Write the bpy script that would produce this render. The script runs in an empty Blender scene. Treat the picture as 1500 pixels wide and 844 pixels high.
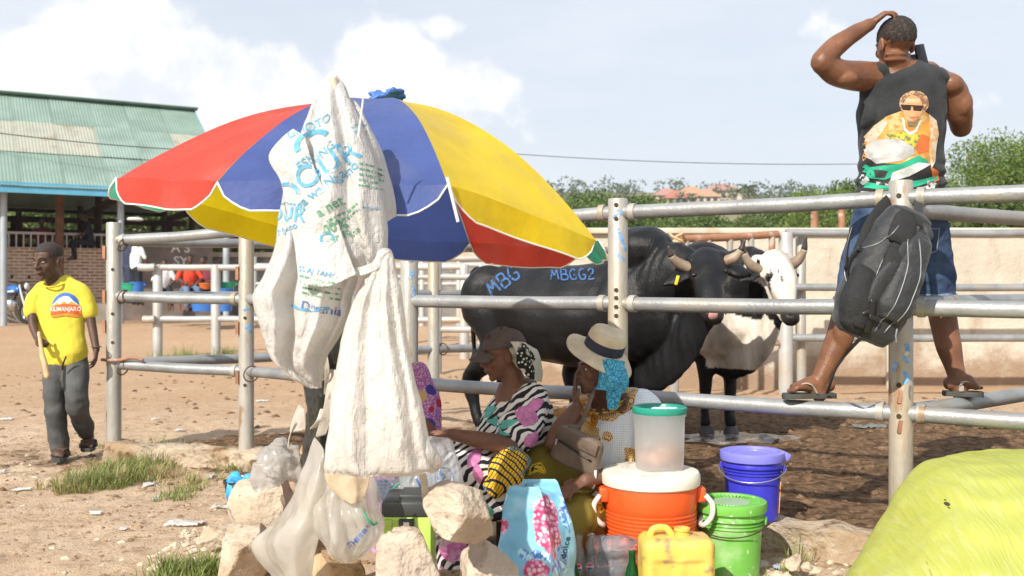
import bpy, bmesh, math, random
import numpy as np
from mathutils import Vector, Matrix, noise
from mathutils.bvhtree import BVHTree
rad = math.radians
random.seed(11)
sc = bpy.context.scene
COL = sc.collection

# ------------------------------------------------------------------ camera, sky, sun, exposure
CAMZ, FPX = 1.2, 1458.33           # 35 mm lens over a 1500 px wide frame
KD = FPX/2500.0
cam = bpy.data.objects.new('camera', bpy.data.cameras.new('camera'))
COL.objects.link(cam); sc.camera = cam
cam.location = (0, 0, CAMZ); cam.rotation_euler = (rad(90), 0, 0)
cam.data.sensor_width = 36.0; cam.data.lens = 35.0
cam.data.clip_start = 0.1; cam.data.clip_end = 5000
cam.data.dof.use_dof = True; cam.data.dof.focus_distance = 4.45; cam.data.dof.aperture_fstop = 4.0

SUN_AZ = math.atan2(-0.50, -0.866)      # direction towards the sun, measured from +Y to +X
SUN_EL = rad(36)
sun_dir = Vector((math.sin(SUN_AZ)*math.cos(SUN_EL), math.cos(SUN_AZ)*math.cos(SUN_EL), math.sin(SUN_EL)))
sl = bpy.data.lights.new('sun', 'SUN'); sl.energy = 3.6; sl.angle = rad(0.6); sl.color = (1.0, .93, .82)
so = bpy.data.objects.new('sun', sl); COL.objects.link(so)
so.rotation_euler = sun_dir.to_track_quat('Z', 'Y').to_euler()
so.location = sun_dir*50
vs_ = sc.view_settings
vs_.view_transform = 'Standard'; vs_.look = 'None'; vs_.exposure = 0.80; vs_.gamma = 1.0; vs_.use_curve_mapping = False
sc.cycles.use_denoising = True
sc.cycles.max_bounces = 8; sc.cycles.transparent_max_bounces = 16


def N(nt, typ, ins=None, **attr):
    n = nt.nodes.new(typ)
    for k, v in attr.items():
        setattr(n, k, v)
    for k, v in (ins or {}).items():
        s = n.inputs[k]
        if isinstance(v, bpy.types.NodeSocket):
            nt.links.new(v, s)
        elif isinstance(v, (tuple, list)) and len(v) == 3 and s.type == 'RGBA':
            s.default_value = (*v, 1)
        else:
            s.default_value = v
    return n


def math_(nt, op, a, b=0.0, c=None):
    n = N(nt, 'ShaderNodeMath', {0: a, 1: b}, operation=op)
    if c is not None:
        n.inputs[2].default_value = c
    return n.outputs[0]


def mix(nt, f, a, b, blend='MIX'):
    n = nt.nodes.new('ShaderNodeMix'); n.data_type = 'RGBA'; n.blend_type = blend
    for s, v in ((n.inputs[0], f), (n.inputs[6], a), (n.inputs[7], b)):
        if isinstance(v, bpy.types.NodeSocket): nt.links.new(v, s)
        elif isinstance(v, (tuple, list)): s.default_value = (*v[:3], 1)
        else: s.default_value = v
    return n.outputs[2]


def ramp(nt, f, lo, hi, a=0.0, b=1.0):
    n = N(nt, 'ShaderNodeMapRange', {0: f, 1: lo, 2: hi, 3: a, 4: b}); n.interpolation_type = 'SMOOTHSTEP'
    return n.outputs[0]


def make_world():
    w = bpy.data.worlds.new('World'); sc.world = w; w.use_nodes = True
    nt = w.node_tree; nt.nodes.clear()
    sky = N(nt, 'ShaderNodeTexSky', sky_type='NISHITA'); sky.sun_disc = False
    sky.sun_elevation = SUN_EL; sky.sun_rotation = SUN_AZ % (2*math.pi)
    sky.air_density = 1.0; sky.dust_density = 2.0; sky.ozone_density = 1.0
    tc = N(nt, 'ShaderNodeTexCoord').outputs['Generated']
    sx = N(nt, 'ShaderNodeSeparateXYZ', {0: tc})
    az = math_(nt, 'ARCTAN2', sx.outputs[0], sx.outputs[1])
    el = math_(nt, 'ARCSINE', sx.outputs[2])
    ae = N(nt, 'ShaderNodeCombineXYZ', {0: az, 1: el, 2: 0.0}).outputs[0]
    # veil of thin high cloud over the whole sky
    veil = N(nt, 'ShaderNodeTexNoise', {'Vector': N(nt, 'ShaderNodeVectorMath', {0: tc, 1: (1.5, 1.5, 7)}, operation='MULTIPLY').outputs[0], 'Scale': 2.2, 'Detail': 5.0, 'Roughness': .6}).outputs[0]
    vf = ramp(nt, veil, .30, .80, .74, .93)
    base = mix(nt, vf, sky.outputs[0], (6.15, 6.55, 7.15))
    # cumulus: banks of cloud in angular space, edges broken up by noise
    nz = N(nt, 'ShaderNodeTexNoise', {'Vector': ae, 'Scale': 9.5, 'Detail': 10.0, 'Roughness': .56}).outputs[0]
    big = N(nt, 'ShaderNodeTexNoise', {'Vector': tc, 'Scale': 5.0, 'Detail': 3.0}).outputs[0]
    dens = math_(nt, 'MULTIPLY', ramp(nt, big, .50, .72), ramp(nt, el, .50, .17))
    dens = math_(nt, 'MULTIPLY', dens, .40)

    def px(x, y): return (math.atan2(x-750, FPX), math.atan2(422-y, math.hypot(FPX, x-750)))
    for (x, y, rx, ry, s) in [(215, 105, 165, 88, 1.0), (185, 45, 105, 78, 1.0), (60, 120, 150, 60, .95), (330, 140, 110, 55, .9), (565, 105, 135, 70, 1.0), (665, 125, 110, 58, .95), (425, 120, 90, 66, .85),
                              (650, 45, 50, 30, .6), (60, 70, 60, 34, .6), (690, 170, 130, 44, .42), (-160, 90, 200, 90, .9), (640, 175, 120, 28, .7), (920, 185, 60, 24, .40), (1080, 45, 60, 28, .5), (1195, 40, 75, 36, .5), (1010, 130, 120, 24, .25), (1700, 150, 220, 60, .6)]:
        c = px(x, y)
        d = N(nt, 'ShaderNodeVectorMath', {0: ae, 1: (c[0], c[1], 0)}, operation='SUBTRACT').outputs[0]
        d = N(nt, 'ShaderNodeVectorMath', {0: d, 1: (FPX/rx, FPX/ry, 0)}, operation='MULTIPLY').outputs[0]
        l = N(nt, 'ShaderNodeVectorMath', {0: d}, operation='LENGTH').outputs['Value']
        dens = math_(nt, 'MAXIMUM', dens, ramp(nt, l, 1.45, .15, 0, s))
    e = math_(nt, 'ADD', dens, math_(nt, 'MULTIPLY', math_(nt, 'SUBTRACT', nz, .5), 2.0))
    edge = ramp(nt, e, .34, .66)
    nz2 = N(nt, 'ShaderNodeTexNoise', {'Vector': N(nt, 'ShaderNodeVectorMath', {0: ae, 1: (.017, -.024, 0)}, operation='ADD').outputs[0], 'Scale': 9.5, 'Detail': 6.0, 'Roughness': .52}).outputs[0]
    lit = math_(nt, 'ADD', math_(nt, 'SUBTRACT', nz, nz2), math_(nt, 'MULTIPLY', el, .6))
    lit = ramp(nt, lit, -.02, .17)
    ccol = mix(nt, lit, (6.3, 6.6, 7.3), (8.1, 8.0, 7.85))
    col = mix(nt, math_(nt, 'MULTIPLY', edge, .92), base, ccol)
    bg = N(nt, 'ShaderNodeBackground', {'Color': col, 'Strength': 0.082})
    N(nt, 'ShaderNodeOutputWorld', {0: bg.outputs[0]})
make_world()

# ------------------------------------------------------------------ helpers


def W(px, py, d):
    """a sight line (px, py) and a depth -> point in the place; d counts in units of KD metres, except that inside a
    thing (after ref) steps of d away from the thing's own depth are whole metres"""
    d = REF[1]+(d-REF[0]) if REF else d*KD
    return Vector(((px-750)/FPX*d, d, CAMZ-(py-422)/FPX*d))


REF = None


def ref(a=None, b=None):
    global REF
    REF = None if a is None else (a, a*KD if b is None else b)


def WA(px, py, d): return Vector(((px-750)/FPX*d, d, CAMZ-(py-422)/FPX*d))


def wloc(o):
    v = Vector((0, 0, 0))
    while o is not None:
        v += o.location; o = o.parent
    return v


def fbm(p, s, o=3, seed=0.0):
    return noise.fractal(Vector((p[0]*s+seed, p[1]*s-seed, p[2]*s+seed*.37)), 1.0, 2.0, o)


class MB:
    def __init__(s): s.v = []; s.f = []

    def add(s, vs, fs):
        n = len(s.v)
        s.v.extend(Vector(v) for v in vs)
        s.f.extend(tuple(i+n for i in f) for f in fs)
        return s

    def box(s, c, d, rot=None):
        c = Vector(c); vs = []
        for x in (-.5, .5):
            for y in (-.5, .5):
                for z in (-.5, .5):
                    v = Vector((x*d[0], y*d[1], z*d[2]))
                    vs.append(c+(rot @ v if rot is not None else v))
        return s.add(vs, [(0, 1, 3, 2), (4, 6, 7, 5), (0, 4, 5, 1), (2, 3, 7, 6), (0, 2, 6, 4), (1, 5, 7, 3)])

    def tube(s, pts, r, n=12, cap=True, up=None, closed=False):
        pts = [Vector(p) for p in pts]; m = len(pts)
        if not isinstance(r, (list,)): r = [r]*m
        vs = []; side = None
        for i, p in enumerate(pts):
            if closed: t = pts[(i+1) % m]-pts[i-1]
            else: t = pts[min(i+1, m-1)]-pts[max(i-1, 0)]
            t.normalize()
            if up is not None:
                sd = t.cross(Vector(up))
                if sd.length < 1e-4: sd = side.copy() if side is not None else t.orthogonal()
                side = sd.normalized()
            elif side is None: side = t.orthogonal().normalized()
            else: side = (side-t*side.dot(t)).normalized()
            u2 = side.cross(t).normalized()
            a, b = r[i] if isinstance(r[i], tuple) else (r[i], r[i])
            for k in range(n):
                th = 2*math.pi*k/n
                vs.append(p+side*(a*math.cos(th))+u2*(b*math.sin(th)))
        fs = []
        for i in range(m if closed else m-1):
            j = (i+1) % m
            for k in range(n):
                k2 = (k+1) % n
                fs.append((i*n+k, i*n+k2, j*n+k2, j*n+k))
        if cap and not closed:
            fs.append(tuple(range(n-1, -1, -1))); fs.append(tuple((m-1)*n+k for k in range(n)))
        return s.add(vs, fs)

    def capsule(s, a, b, ra, rb, n=12):
        """tapered limb with rounded ends"""
        a = Vector(a); b = Vector(b); t = (b-a).normalized()
        pts = [a-t*ra*.95, a-t*ra*.7, a-t*ra*.3, a, b, b+t*rb*.3, b+t*rb*.7, b+t*rb*.95]
        return s.tube(pts, [ra*.3, ra*.72, ra*.95, ra, rb, rb*.95, rb*.72, rb*.3], n)

    def limb(s, pts, rs, n=14, up=None):
        """smooth tapered chain with rounded ends; pts are resampled by Catmull-Rom"""
        P, Rr = resample(pts, rs, 5)
        t0 = (P[0]-P[1]).normalized(); t1 = (P[-1]-P[-2]).normalized()
        def mn(r): return min(r) if isinstance(r, tuple) else r
        def sc_(r, k): return (r[0]*k, r[1]*k) if isinstance(r, tuple) else r*k
        a, b = Rr[0], Rr[-1]
        P = [P[0]+t0*mn(a)*.9, P[0]+t0*mn(a)*.6]+P+[P[-1]+t1*mn(b)*.6, P[-1]+t1*mn(b)*.9]
        Rr = [sc_(a, .4), sc_(a, .8)]+Rr+[sc_(b, .8), sc_(b, .4)]
        return s.tube(P, Rr, n, up=up)

    def ell(s, c, r, rot=None, nu=14, nv=9):
        c = Vector(c); vs = []; fs = []
        if not isinstance(r, (tuple, list)): r = (r, r, r)
        for j in range(1, nv):
            ph = math.pi*j/nv
            for i in range(nu):
                th = 2*math.pi*i/nu
                v = Vector((r[0]*math.sin(ph)*math.cos(th), r[1]*math.sin(ph)*math.sin(th), r[2]*math.cos(ph)))
                vs.append(c+(rot @ v if rot is not None else v))
        top = Vector((0, 0, r[2])); 
        if rot is not None: top = rot @ top
        vs += [c+top, c-top]
        for j in range(nv-2):
            for i in range(nu):
                i2 = (i+1) % nu
                fs.append((j*nu+i, (j+1)*nu+i, (j+1)*nu+i2, j*nu+i2))
        nt_, nb = len(vs)-2, len(vs)-1
        for i in range(nu):
            i2 = (i+1) % nu
            fs.append((nt_, i, i2)); fs.append((nb, (nv-2)*nu+i2, (nv-2)*nu+i))
        return s.add(vs, fs)

    def lathe(s, prof, c=(0, 0, 0), n=40, rot=None):
        c = Vector(c); vs = []; fs = []; m = len(prof)
        for (r, z) in prof:
            for k in range(n):
                th = 2*math.pi*k/n
                v = Vector((max(r, 1e-4)*math.cos(th), max(r, 1e-4)*math.sin(th), z))
                vs.append(c+(rot @ v if rot is not None else v))
        for i in range(m-1):
            for k in range(n):
                k2 = (k+1) % n
                fs.append((i*n+k, i*n+k2, (i+1)*n+k2, (i+1)*n+k))
        if prof[0][0] > 0 and prof[0] != prof[-1]: pass
        return s.add(vs, fs)

    def grid(s, fn, nu, nv, closeu=False):
        vs = [fn(i/(nu if closeu else nu-1), j/(nv-1)) for j in range(nv) for i in range(nu)]
        fs = []
        for j in range(nv-1):
            for i in range(nu if closeu else nu-1):
                i2 = (i+1) % nu
                fs.append((j*nu+i, j*nu+i2, (j+1)*nu+i2, (j+1)*nu+i))
        return s.add(vs, fs)


def resample(pts, rs, k):
    pts = [Vector(p) for p in pts]; P = []; Rr = []
    def lerp(a, b, t):
        if isinstance(a, tuple) or isinstance(b, tuple):
            a = a if isinstance(a, tuple) else (a, a); b = b if isinstance(b, tuple) else (b, b)
            return (a[0]+(b[0]-a[0])*t, a[1]+(b[1]-a[1])*t)
        return a+(b-a)*t
    m = len(pts)
    for i in range(m-1):
        p0 = pts[i-1] if i else pts[0]*2-pts[1]; p1 = pts[i]; p2 = pts[i+1]; p3 = pts[i+2] if i+2 < m else pts[-1]*2-pts[-2]
        for q in range(k):
            t = q/k
            P.append(.5*((2*p1)+(p2-p0)*t+(2*p0-5*p1+4*p2-p3)*t*t+(-p0+3*p1-3*p2+p3)*t**3))
            Rr.append(lerp(rs[i], rs[i+1], t*t*(3-2*t)))
    P.append(pts[-1]); Rr.append(rs[-1])
    return P, Rr


def curve(pts, k=6): return resample(pts, [1.0]*len(pts), k)[0]


def mesh_obj(me, name, mat, parent=None):
    o = bpy.data.objects.new(name, me); COL.objects.link(o)
    if mat is not None: me.materials.append(mat)
    if parent is not None: o.parent = parent
    return o


def build(mb, name, mat, parent=None, smooth=45, recalc=True, sub=0, bevel=0):
    off = wloc(parent)
    me = bpy.data.meshes.new(name)
    me.from_pydata([v-off for v in mb.v], [], mb.f)
    if recalc or bevel:
        bm = bmesh.new(); bm.from_mesh(me)
        if bevel:
            bmesh.ops.remove_doubles(bm, verts=bm.verts, dist=1e-5)
            bmesh.ops.bevel(bm, geom=bm.edges[:], offset=bevel, segments=2, affect='EDGES', profile=.5)
        bmesh.ops.recalc_face_normals(bm, faces=bm.faces[:])
        bm.to_mesh(me); bm.free()
    if smooth:
        me.polygons.foreach_set('use_smooth', [True]*len(me.polygons))
        if smooth < 180: me.set_sharp_from_angle(angle=rad(smooth))
    me.update()
    o = mesh_obj(me, name, mat, parent)
    if sub:
        bake(o, [('SUBSURF', dict(levels=sub, render_levels=sub))])
    return o


def bake(o, mods):
    """apply modifiers to the mesh data"""
    for i, (t, kw) in enumerate(mods):
        m = o.modifiers.new('m%d' % i, t)
        for k, v in kw.items(): setattr(m, k, v)
    dg = bpy.context.evaluated_depsgraph_get()
    me = bpy.data.meshes.new_from_object(o.evaluated_get(dg))
    old = o.data; o.modifiers.clear(); o.data = me; me.name = o.name
    bpy.data.meshes.remove(old)
    me.polygons.foreach_set('use_smooth', [True]*len(me.polygons))
    return o


def flesh(mb, name, mat, parent=None, voxel=.008, it=4, fac=.5, post=None):
    """closed shapes that overlap -> one continuous smooth skin"""
    o = build(mb, name, mat, parent, smooth=180, recalc=False)
    bake(o, [('REMESH', dict(mode='VOXEL', voxel_size=voxel)), ('SMOOTH', dict(factor=fac, iterations=it))])
    if post: displace(o, post)
    return o


def displace(o, fn):
    """fn(world position, normal) -> offset along the normal"""
    off = wloc(o); me = o.data; vs = me.vertices
    nr = [v.normal.copy() for v in vs]
    for v, n_ in zip(vs, nr):
        d = fn(v.co+off, n_)
        if isinstance(d, Vector): v.co += d
        else: v.co += n_*d
    me.update()


def thing(name, label, cat, loc=(0, 0, 0), group=None):
    o = bpy.data.objects.new(name, None); COL.objects.link(o)
    o.location = loc; o.empty_display_size = .1
    return tag(o, label, cat, group)


def tag(o, label, cat, group=None, kind=None):
    if label: o['label'] = label
    if cat: o['category'] = cat
    if group: o['group'] = group
    if kind: o['kind'] = kind
    return o


def struct(o, label=None):
    o['kind'] = 'structure'
    if label: o['label'] = label
    return o


def bvh(objs):
    vs = []; fs = []
    for o in objs:
        off = wloc(o); n = len(vs)
        vs += [v.co+off for v in o.data.vertices]
        fs += [tuple(i+n for i in p.vertices) for p in o.data.polygons]
    return BVHTree.FromPolygons(vs, fs)


def text_mb(txt, size=1.0, align='CENTER', font_space=1.0):
    cu = bpy.data.curves.new('t', 'FONT'); cu.body = txt; cu.size = size; cu.align_x = align; cu.align_y = 'CENTER'
    cu.space_character = font_space; cu.resolution_u = 3; cu.offset = size*.012
    o = bpy.data.objects.new('t', cu); COL.objects.link(o)
    dg = bpy.context.evaluated_depsgraph_get()
    me = bpy.data.meshes.new_from_object(o.evaluated_get(dg))
    mb = MB(); mb.add([v.co for v in me.vertices], [tuple(p.vertices) for p in me.polygons])
    bpy.data.objects.remove(o); bpy.data.curves.remove(cu); bpy.data.meshes.remove(me)
    return mb


def poly_mb(*polys):
    mb = MB()
    for p in polys: mb.add([Vector((x, y, 0)) for x, y in p], [tuple(range(len(p)))])
    return mb


def disc_pts(cx, cy, rx, ry, n=20, a0=0, a1=360):
    return [(cx+rx*math.cos(rad(a0+(a1-a0)*i/(n if a1-a0 == 360 else n-1))), cy+ry*math.sin(rad(a0+(a1-a0)*i/(n if a1-a0 == 360 else n-1)))) for i in range(n)]


def stroke_mb(lines, w):
    """pen strokes as flat ribbons; each line is a list of (x, y)"""
    mb = MB()
    for L in lines:
        P = curve([Vector((x, y, 0)) for x, y in L], 4) if len(L) > 2 else [Vector((x, y, 0)) for x, y in L]
        vs = []
        for i, p in enumerate(P):
            t = (P[min(i+1, len(P)-1)]-P[max(i-1, 0)]).normalized(); n_ = Vector((-t.y, t.x, 0))
            vs += [p+n_*w/2, p-n_*w/2]
        mb.add(vs, [(2*i, 2*i+1, 2*i+3, 2*i+2) for i in range(len(P)-1)])
    return mb


def decal(mb, name, mat, parent, targets, o, U, V, maxlen=.02, lift=.003):
    """print laid on a surface: the flat pattern (x, y) at o + x U + y V is pressed along -U x V onto the target"""
    U = Vector(U); V = Vector(V); Nn = U.cross(V).normalized(); o = Vector(o)
    bm = bmesh.new()
    bv = [bm.verts.new(v) for v in mb.v]
    for f in mb.f:
        try: bm.faces.new([bv[i] for i in f])
        except ValueError: pass
    bmesh.ops.triangulate(bm, faces=bm.faces[:])
    sx = U.length
    for _ in range(6):
        es = [e for e in bm.edges if e.calc_length()*sx > maxlen]
        if not es or len(bm.verts) > 30000: break
        bmesh.ops.subdivide_edges(bm, edges=es, cuts=1)
        bmesh.ops.triangulate(bm, faces=[f for f in bm.faces if len(f.verts) > 3])
    tree = targets if isinstance(targets, BVHTree) else bvh(targets)
    off = wloc(parent); dead = []
    for v in bm.verts:
        p = o+U*v.co.x+V*v.co.y
        hit = tree.ray_cast(p+Nn*.5, -Nn, 1.0)
        if hit[0] is None: dead.append(v); v.co = p-off
        else: v.co = hit[0]+Nn*lift-off
    bmesh.ops.delete(bm, geom=dead, context='VERTS')
    me = bpy.data.meshes.new(name); bm.to_mesh(me); bm.free()
    return mesh_obj(me, name, mat, parent)


# ------------------------------------------------------------------ materials
MATS = {}


def mat(name, col, rough=.6, var=.12, vs=6.0, bump=0.0, bs=40.0, metal=0.0, col2=None, c2s=3.0, c2=(.52, .62), stretch=(1, 1, 1), trans=0.0, transl=0.0, alpha=1.0, sss=0.0, spec=.5, coat=0.0, attr=None, detail=5.0, sheen=0.0, bd=.01, ior=1.45, col3=None, c3s=12.0, c3=(.6, .66)):
    if name in MATS: return MATS[name]
    m = bpy.data.materials.new(name); m.use_nodes = True; nt = m.node_tree; nt.nodes.clear()
    tc = N(nt, 'ShaderNodeTexCoord').outputs['Object']
    rnd = N(nt, 'ShaderNodeObjectInfo').outputs['Random']
    wv = math_(nt, 'MULTIPLY', rnd, 17.0)
    vec = N(nt, 'ShaderNodeMapping', {0: tc, 3: stretch}).outputs[0]
    def nz(s, d=detail, ro=.55):
        return N(nt, 'ShaderNodeTexNoise', {'Vector': vec, 'W': wv, 'Scale': s, 'Detail': d, 'Roughness': ro}, noise_dimensions='4D').outputs[0]
    if attr:
        base = N(nt, 'ShaderNodeAttribute', attribute_name=attr).outputs['Color']
        n1 = ramp(nt, nz(vs), .3, .7, 1-var, 1+var)
        c = mix(nt, 1.0, base, N(nt, 'ShaderNodeCombineColor', {0: n1, 1: n1, 2: n1}).outputs[0], 'MULTIPLY')
    else:
        a = tuple(max(0, x*(1-var)) for x in col); b = tuple(min(1, x*(1+var)) for x in col)
        c = mix(nt, ramp(nt, nz(vs), .3, .7), a, b)
    if col2: c = mix(nt, ramp(nt, nz(c2s), *c2), c, col2)
    if col3: c = mix(nt, ramp(nt, nz(c3s, 8), *c3), c, col3)
    ins = {'Base Color': c, 'Roughness': rough, 'Metallic': metal, 'IOR': ior}
    p = N(nt, 'ShaderNodeBsdfPrincipled', ins)
    p.inputs['Specular IOR Level'].default_value = spec
    p.inputs['Transmission Weight'].default_value = trans
    p.inputs['Alpha'].default_value = alpha
    p.inputs['Coat Weight'].default_value = coat; p.inputs['Coat Roughness'].default_value = .2
    p.inputs['Sheen Weight'].default_value = sheen
    if sss:
        p.inputs['Subsurface Weight'].default_value = sss
        p.inputs['Subsurface Radius'].default_value = (.012, .005, .003); p.inputs['Subsurface Scale'].default_value = 1.0
    nrm = None
    if bump:
        nrm = N(nt, 'ShaderNodeBump', {'Height': nz(bs, 4), 'Strength': bump, 'Distance': bd}).outputs[0]
        nt.links.new(nrm, p.inputs['Normal'])
    out = p.outputs[0]
    if transl:
        t = N(nt, 'ShaderNodeBsdfTranslucent', {'Color': c})
        if nrm is not None: nt.links.new(nrm, t.inputs['Normal'])
        out = N(nt, 'ShaderNodeMixShader', {0: transl, 1: out, 2: t.outputs[0]}).outputs[0]
    N(nt, 'ShaderNodeOutputMaterial', {0: out})
    MATS[name] = m
    m['c'] = 1
    return m


def vcol(o, fn, name='col'):
    """colour attribute of the thing's own colouring; fn(world pos, normal) -> rgb"""
    off = wloc(o); me = o.data
    at = me.color_attributes.new(name, 'FLOAT_COLOR', 'POINT')
    a = np.ones((len(me.vertices), 4), dtype=np.float32)
    for i, v in enumerate(me.vertices):
        a[i, :3] = fn(v.co+off, v.normal)
    at.data.foreach_set('color', a.ravel())


def lerp3(a, b, t):
    t = max(0, min(1, t)); return tuple(x+(y-x)*t for x, y in zip(a, b))


def sstep(a, b, x):
    t = max(0., min(1., (x-a)/(b-a))); return t*t*(3-2*t)
# ------------------------------------------------------------------ setting: ground
PF = [(5.5, 2.042), (2.8, 3.663), (1.70, 4.352), (.54, 5.075), (-.59, 5.717), (-1.79, 6.708), (-2.80, 7.000)]     # front fence line
PB = [(-2.80, 7.000), (-.68, 8.633), (1.65, 10.150), (2.92, 10.617), (14, 10.617)]                                  # back fence line
PEN = PF+PB[1:]+[(14, 2.04)]


def seg_d(p, a, b):
    ax, ay = a; bx, by = b; dx, dy = bx-ax, by-ay
    t = max(0, min(1, ((p[0]-ax)*dx+(p[1]-ay)*dy)/(dx*dx+dy*dy)))
    return math.hypot(p[0]-ax-dx*t, p[1]-ay-dy*t)


def poly_d(p, L): return min(seg_d(p, L[i], L[i+1]) for i in range(len(L)-1))


def inside(p, L):
    c = False; n = len(L)
    for i in range(n):
        (x1, y1), (x2, y2) = L[i], L[i-1]
        if (y1 > p[1]) != (y2 > p[1]) and p[0] < (x2-x1)*(p[1]-y1)/(y2-y1)+x1: c = not c
    return c


def ground_z(x, y):
    if y < 1 or y > 36 or abs(x) > 40: return 0.30 if 24.5 < y < 60 else .0
    d = min(poly_d((x, y), PF), poly_d((x, y), PB))
    s = d if inside((x, y), PEN) else -d
    z = .11*sstep(-.05, .10, s) if poly_d((x, y), PF) < d+.01 else .11*sstep(-.5, .3, s)
    if not s > 0: z += -.10*sstep(4.5, 3.2, y)
    z += .30*sstep(19, 24.5, y)
    n1 = fbm((x, y, 0), .5, 2, 3.1)*.03
    amp = .020 if s > 0 else .013
    n2 = fbm((x, y, 0), 4.5, 3, 7.7)
    n3 = fbm((x, y, .3), 14, 2, 1.3)
    f = max(0, 1-max(0, y-12)/12)
    return z+n1*f+(amp*n2+.006*n3+.018*max(0, n2-.35))*f


def ground_mask(x, y):
    ins = inside((x, y), PEN); d = poly_d((x, y), PF)
    n = fbm((x, y, 0), .9, 3, 9.0)
    if ins:
        k = 1.25*math.exp(-(d/1.45)**2)+.85*sstep(-.8, 1.0, x)*sstep(6.5, 3.0, d)
        return max(0, min(1, k+.35*n))
    k = .55*math.exp(-((x+3.2)/1.3)**2-((y-6.85)/.6)**2)+.35*sstep(.3, .05, d)  # soft dark oval left of the pen and a darker kerb edge
    return max(0, min(1, k*(1+n)+.12*max(0, n)*sstep(24, 7, y)))


def axis(dense0, dense1, step, lo, hi, g=1.09):
    a = [dense0]
    while a[-1] < dense1: a.append(a[-1]+step)
    s = step
    while a[-1] < hi: s *= g; a.append(a[-1]+s)
    s = step; b = []
    x = dense0
    while x > lo: s *= g; x -= s; b.append(x)
    return b[::-1]+a


gx = axis(-3.9, 2.9, .04, -1300, 1300, 1.10); gy = axis(3.6, 8.2, .032, -60, 1600, 1.045)
vs = []; mk = []
for y in gy:
    for x in gx:
        vs.append((x, y, ground_z(x, y))); mk.append(ground_mask(x, y) if 1.5 < y < 26 and abs(x) < 20 else 0.0)
nx = len(gx)
me = bpy.data.meshes.new('ground')
me.from_pydata(vs, [], [(j*nx+i, j*nx+i+1, (j+1)*nx+i+1, (j+1)*nx+i) for j in range(len(gy)-1) for i in range(nx-1)])
at = me.color_attributes.new('dung', 'FLOAT_COLOR', 'POINT')  # dung in the pen, plus the dark oval and kerb edge outside it
arr = np.ones((len(vs), 4), dtype=np.float32); arr[:, 0] = arr[:, 1] = arr[:, 2] = mk
at.data.foreach_set('color', arr.ravel())
me.polygons.foreach_set('use_smooth', [True]*len(me.polygons))


def ground_mat():
    m = bpy.data.materials.new('sandy_ground'); m.use_nodes = True; nt = m.node_tree; nt.nodes.clear()
    tc = N(nt, 'ShaderNodeTexCoord').outputs['Object']
    def nz(s, d=6, r=.6, st=(1, 1, 1)):
        return N(nt, 'ShaderNodeTexNoise', {'Vector': N(nt, 'ShaderNodeMapping', {0: tc, 3: st}).outputs[0], 'Scale': s, 'Detail': d, 'Roughness': r}).outputs[0]
    c = mix(nt, ramp(nt, nz(1.3), .3, .7), (.53, .385, .26), (.62, .475, .34))
    c = mix(nt, ramp(nt, nz(9, 8, .7), .47, .72), c, (.34, .225, .14))
    c = mix(nt, ramp(nt, nz(38, 5, .6), .60, .70), c, (.20, .125, .07))
    c = mix(nt, ramp(nt, nz(55, 4, .6), .64, .70), c, (.70, .60, .48))
    sx = N(nt, 'ShaderNodeSeparateXYZ', {0: tc})
    c = mix(nt, math_(nt, 'MULTIPLY', ramp(nt, sx.outputs[1], 7.0, 11.5, 0, .75), ramp(nt, nz(.8), .25, .6, .6, 1)), c, (.45, .285, .17))
    dung = N(nt, 'ShaderNodeAttribute', attribute_name='dung').outputs['Fac']
    d = math_(nt, 'ADD', dung, math_(nt, 'MULTIPLY', math_(nt, 'SUBTRACT', nz(6, 8, .7), .5), 1.5))
    d = ramp(nt, d, .26, .66)
    dc = mix(nt, ramp(nt, nz(17, 6, .7), .35, .65), (.068, .040, .022), (.235, .143, .082))
    c = mix(nt, d, c, dc)
    h = math_(nt, 'ADD', nz(14, 8, .7), math_(nt, 'MULTIPLY', nz(60, 6, .7), .5))
    b = N(nt, 'ShaderNodeBump', {'Height': h, 'Strength': .9, 'Distance': .035})
    p = N(nt, 'ShaderNodeBsdfPrincipled', {'Base Color': c, 'Roughness': .95, 'Normal': b.outputs[0]})
    p.inputs['Specular IOR Level'].default_value = .15
    N(nt, 'ShaderNodeOutputMaterial', {0: p.outputs[0]})
    return m
g = struct(mesh_obj(me, 'ground', ground_mat()))

# puddle-like wet smear in the pen
M_wet = mat('wet_slurry', (.20, .19, .19), .22, .3, 14, .5, 30, col2=(.10, .065, .04), c2s=16, c2=(.45, .55))
mb = MB()
cx, cy = 1.64, 7.2


def blob_fn(u, v):
    a = u*2*math.pi; r = v*(1+.35*fbm((math.cos(a), math.sin(a), 0), 1.6, 3, 4))
    x, y = cx+.42*r*math.cos(a), cy+.26*r*math.sin(a)
    return Vector((x, y, ground_z(x, y)+.012*(1-v**4)))
mb.grid(blob_fn, 48, 14, True)
o = build(mb, 'puddle', M_wet, smooth=180); struct(o)

# ------------------------------------------------------------------ concrete kerb under the front fence
M_conc = mat('old_concrete', (.44, .36, .27), .9, .25, 5, 1.0, 25, col2=(.33, .235, .15), c2s=4, c2=(.44, .60), col3=(.15, .095, .055), c3s=8, c3=(.56, .66), spec=.15, bd=.03)


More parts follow.
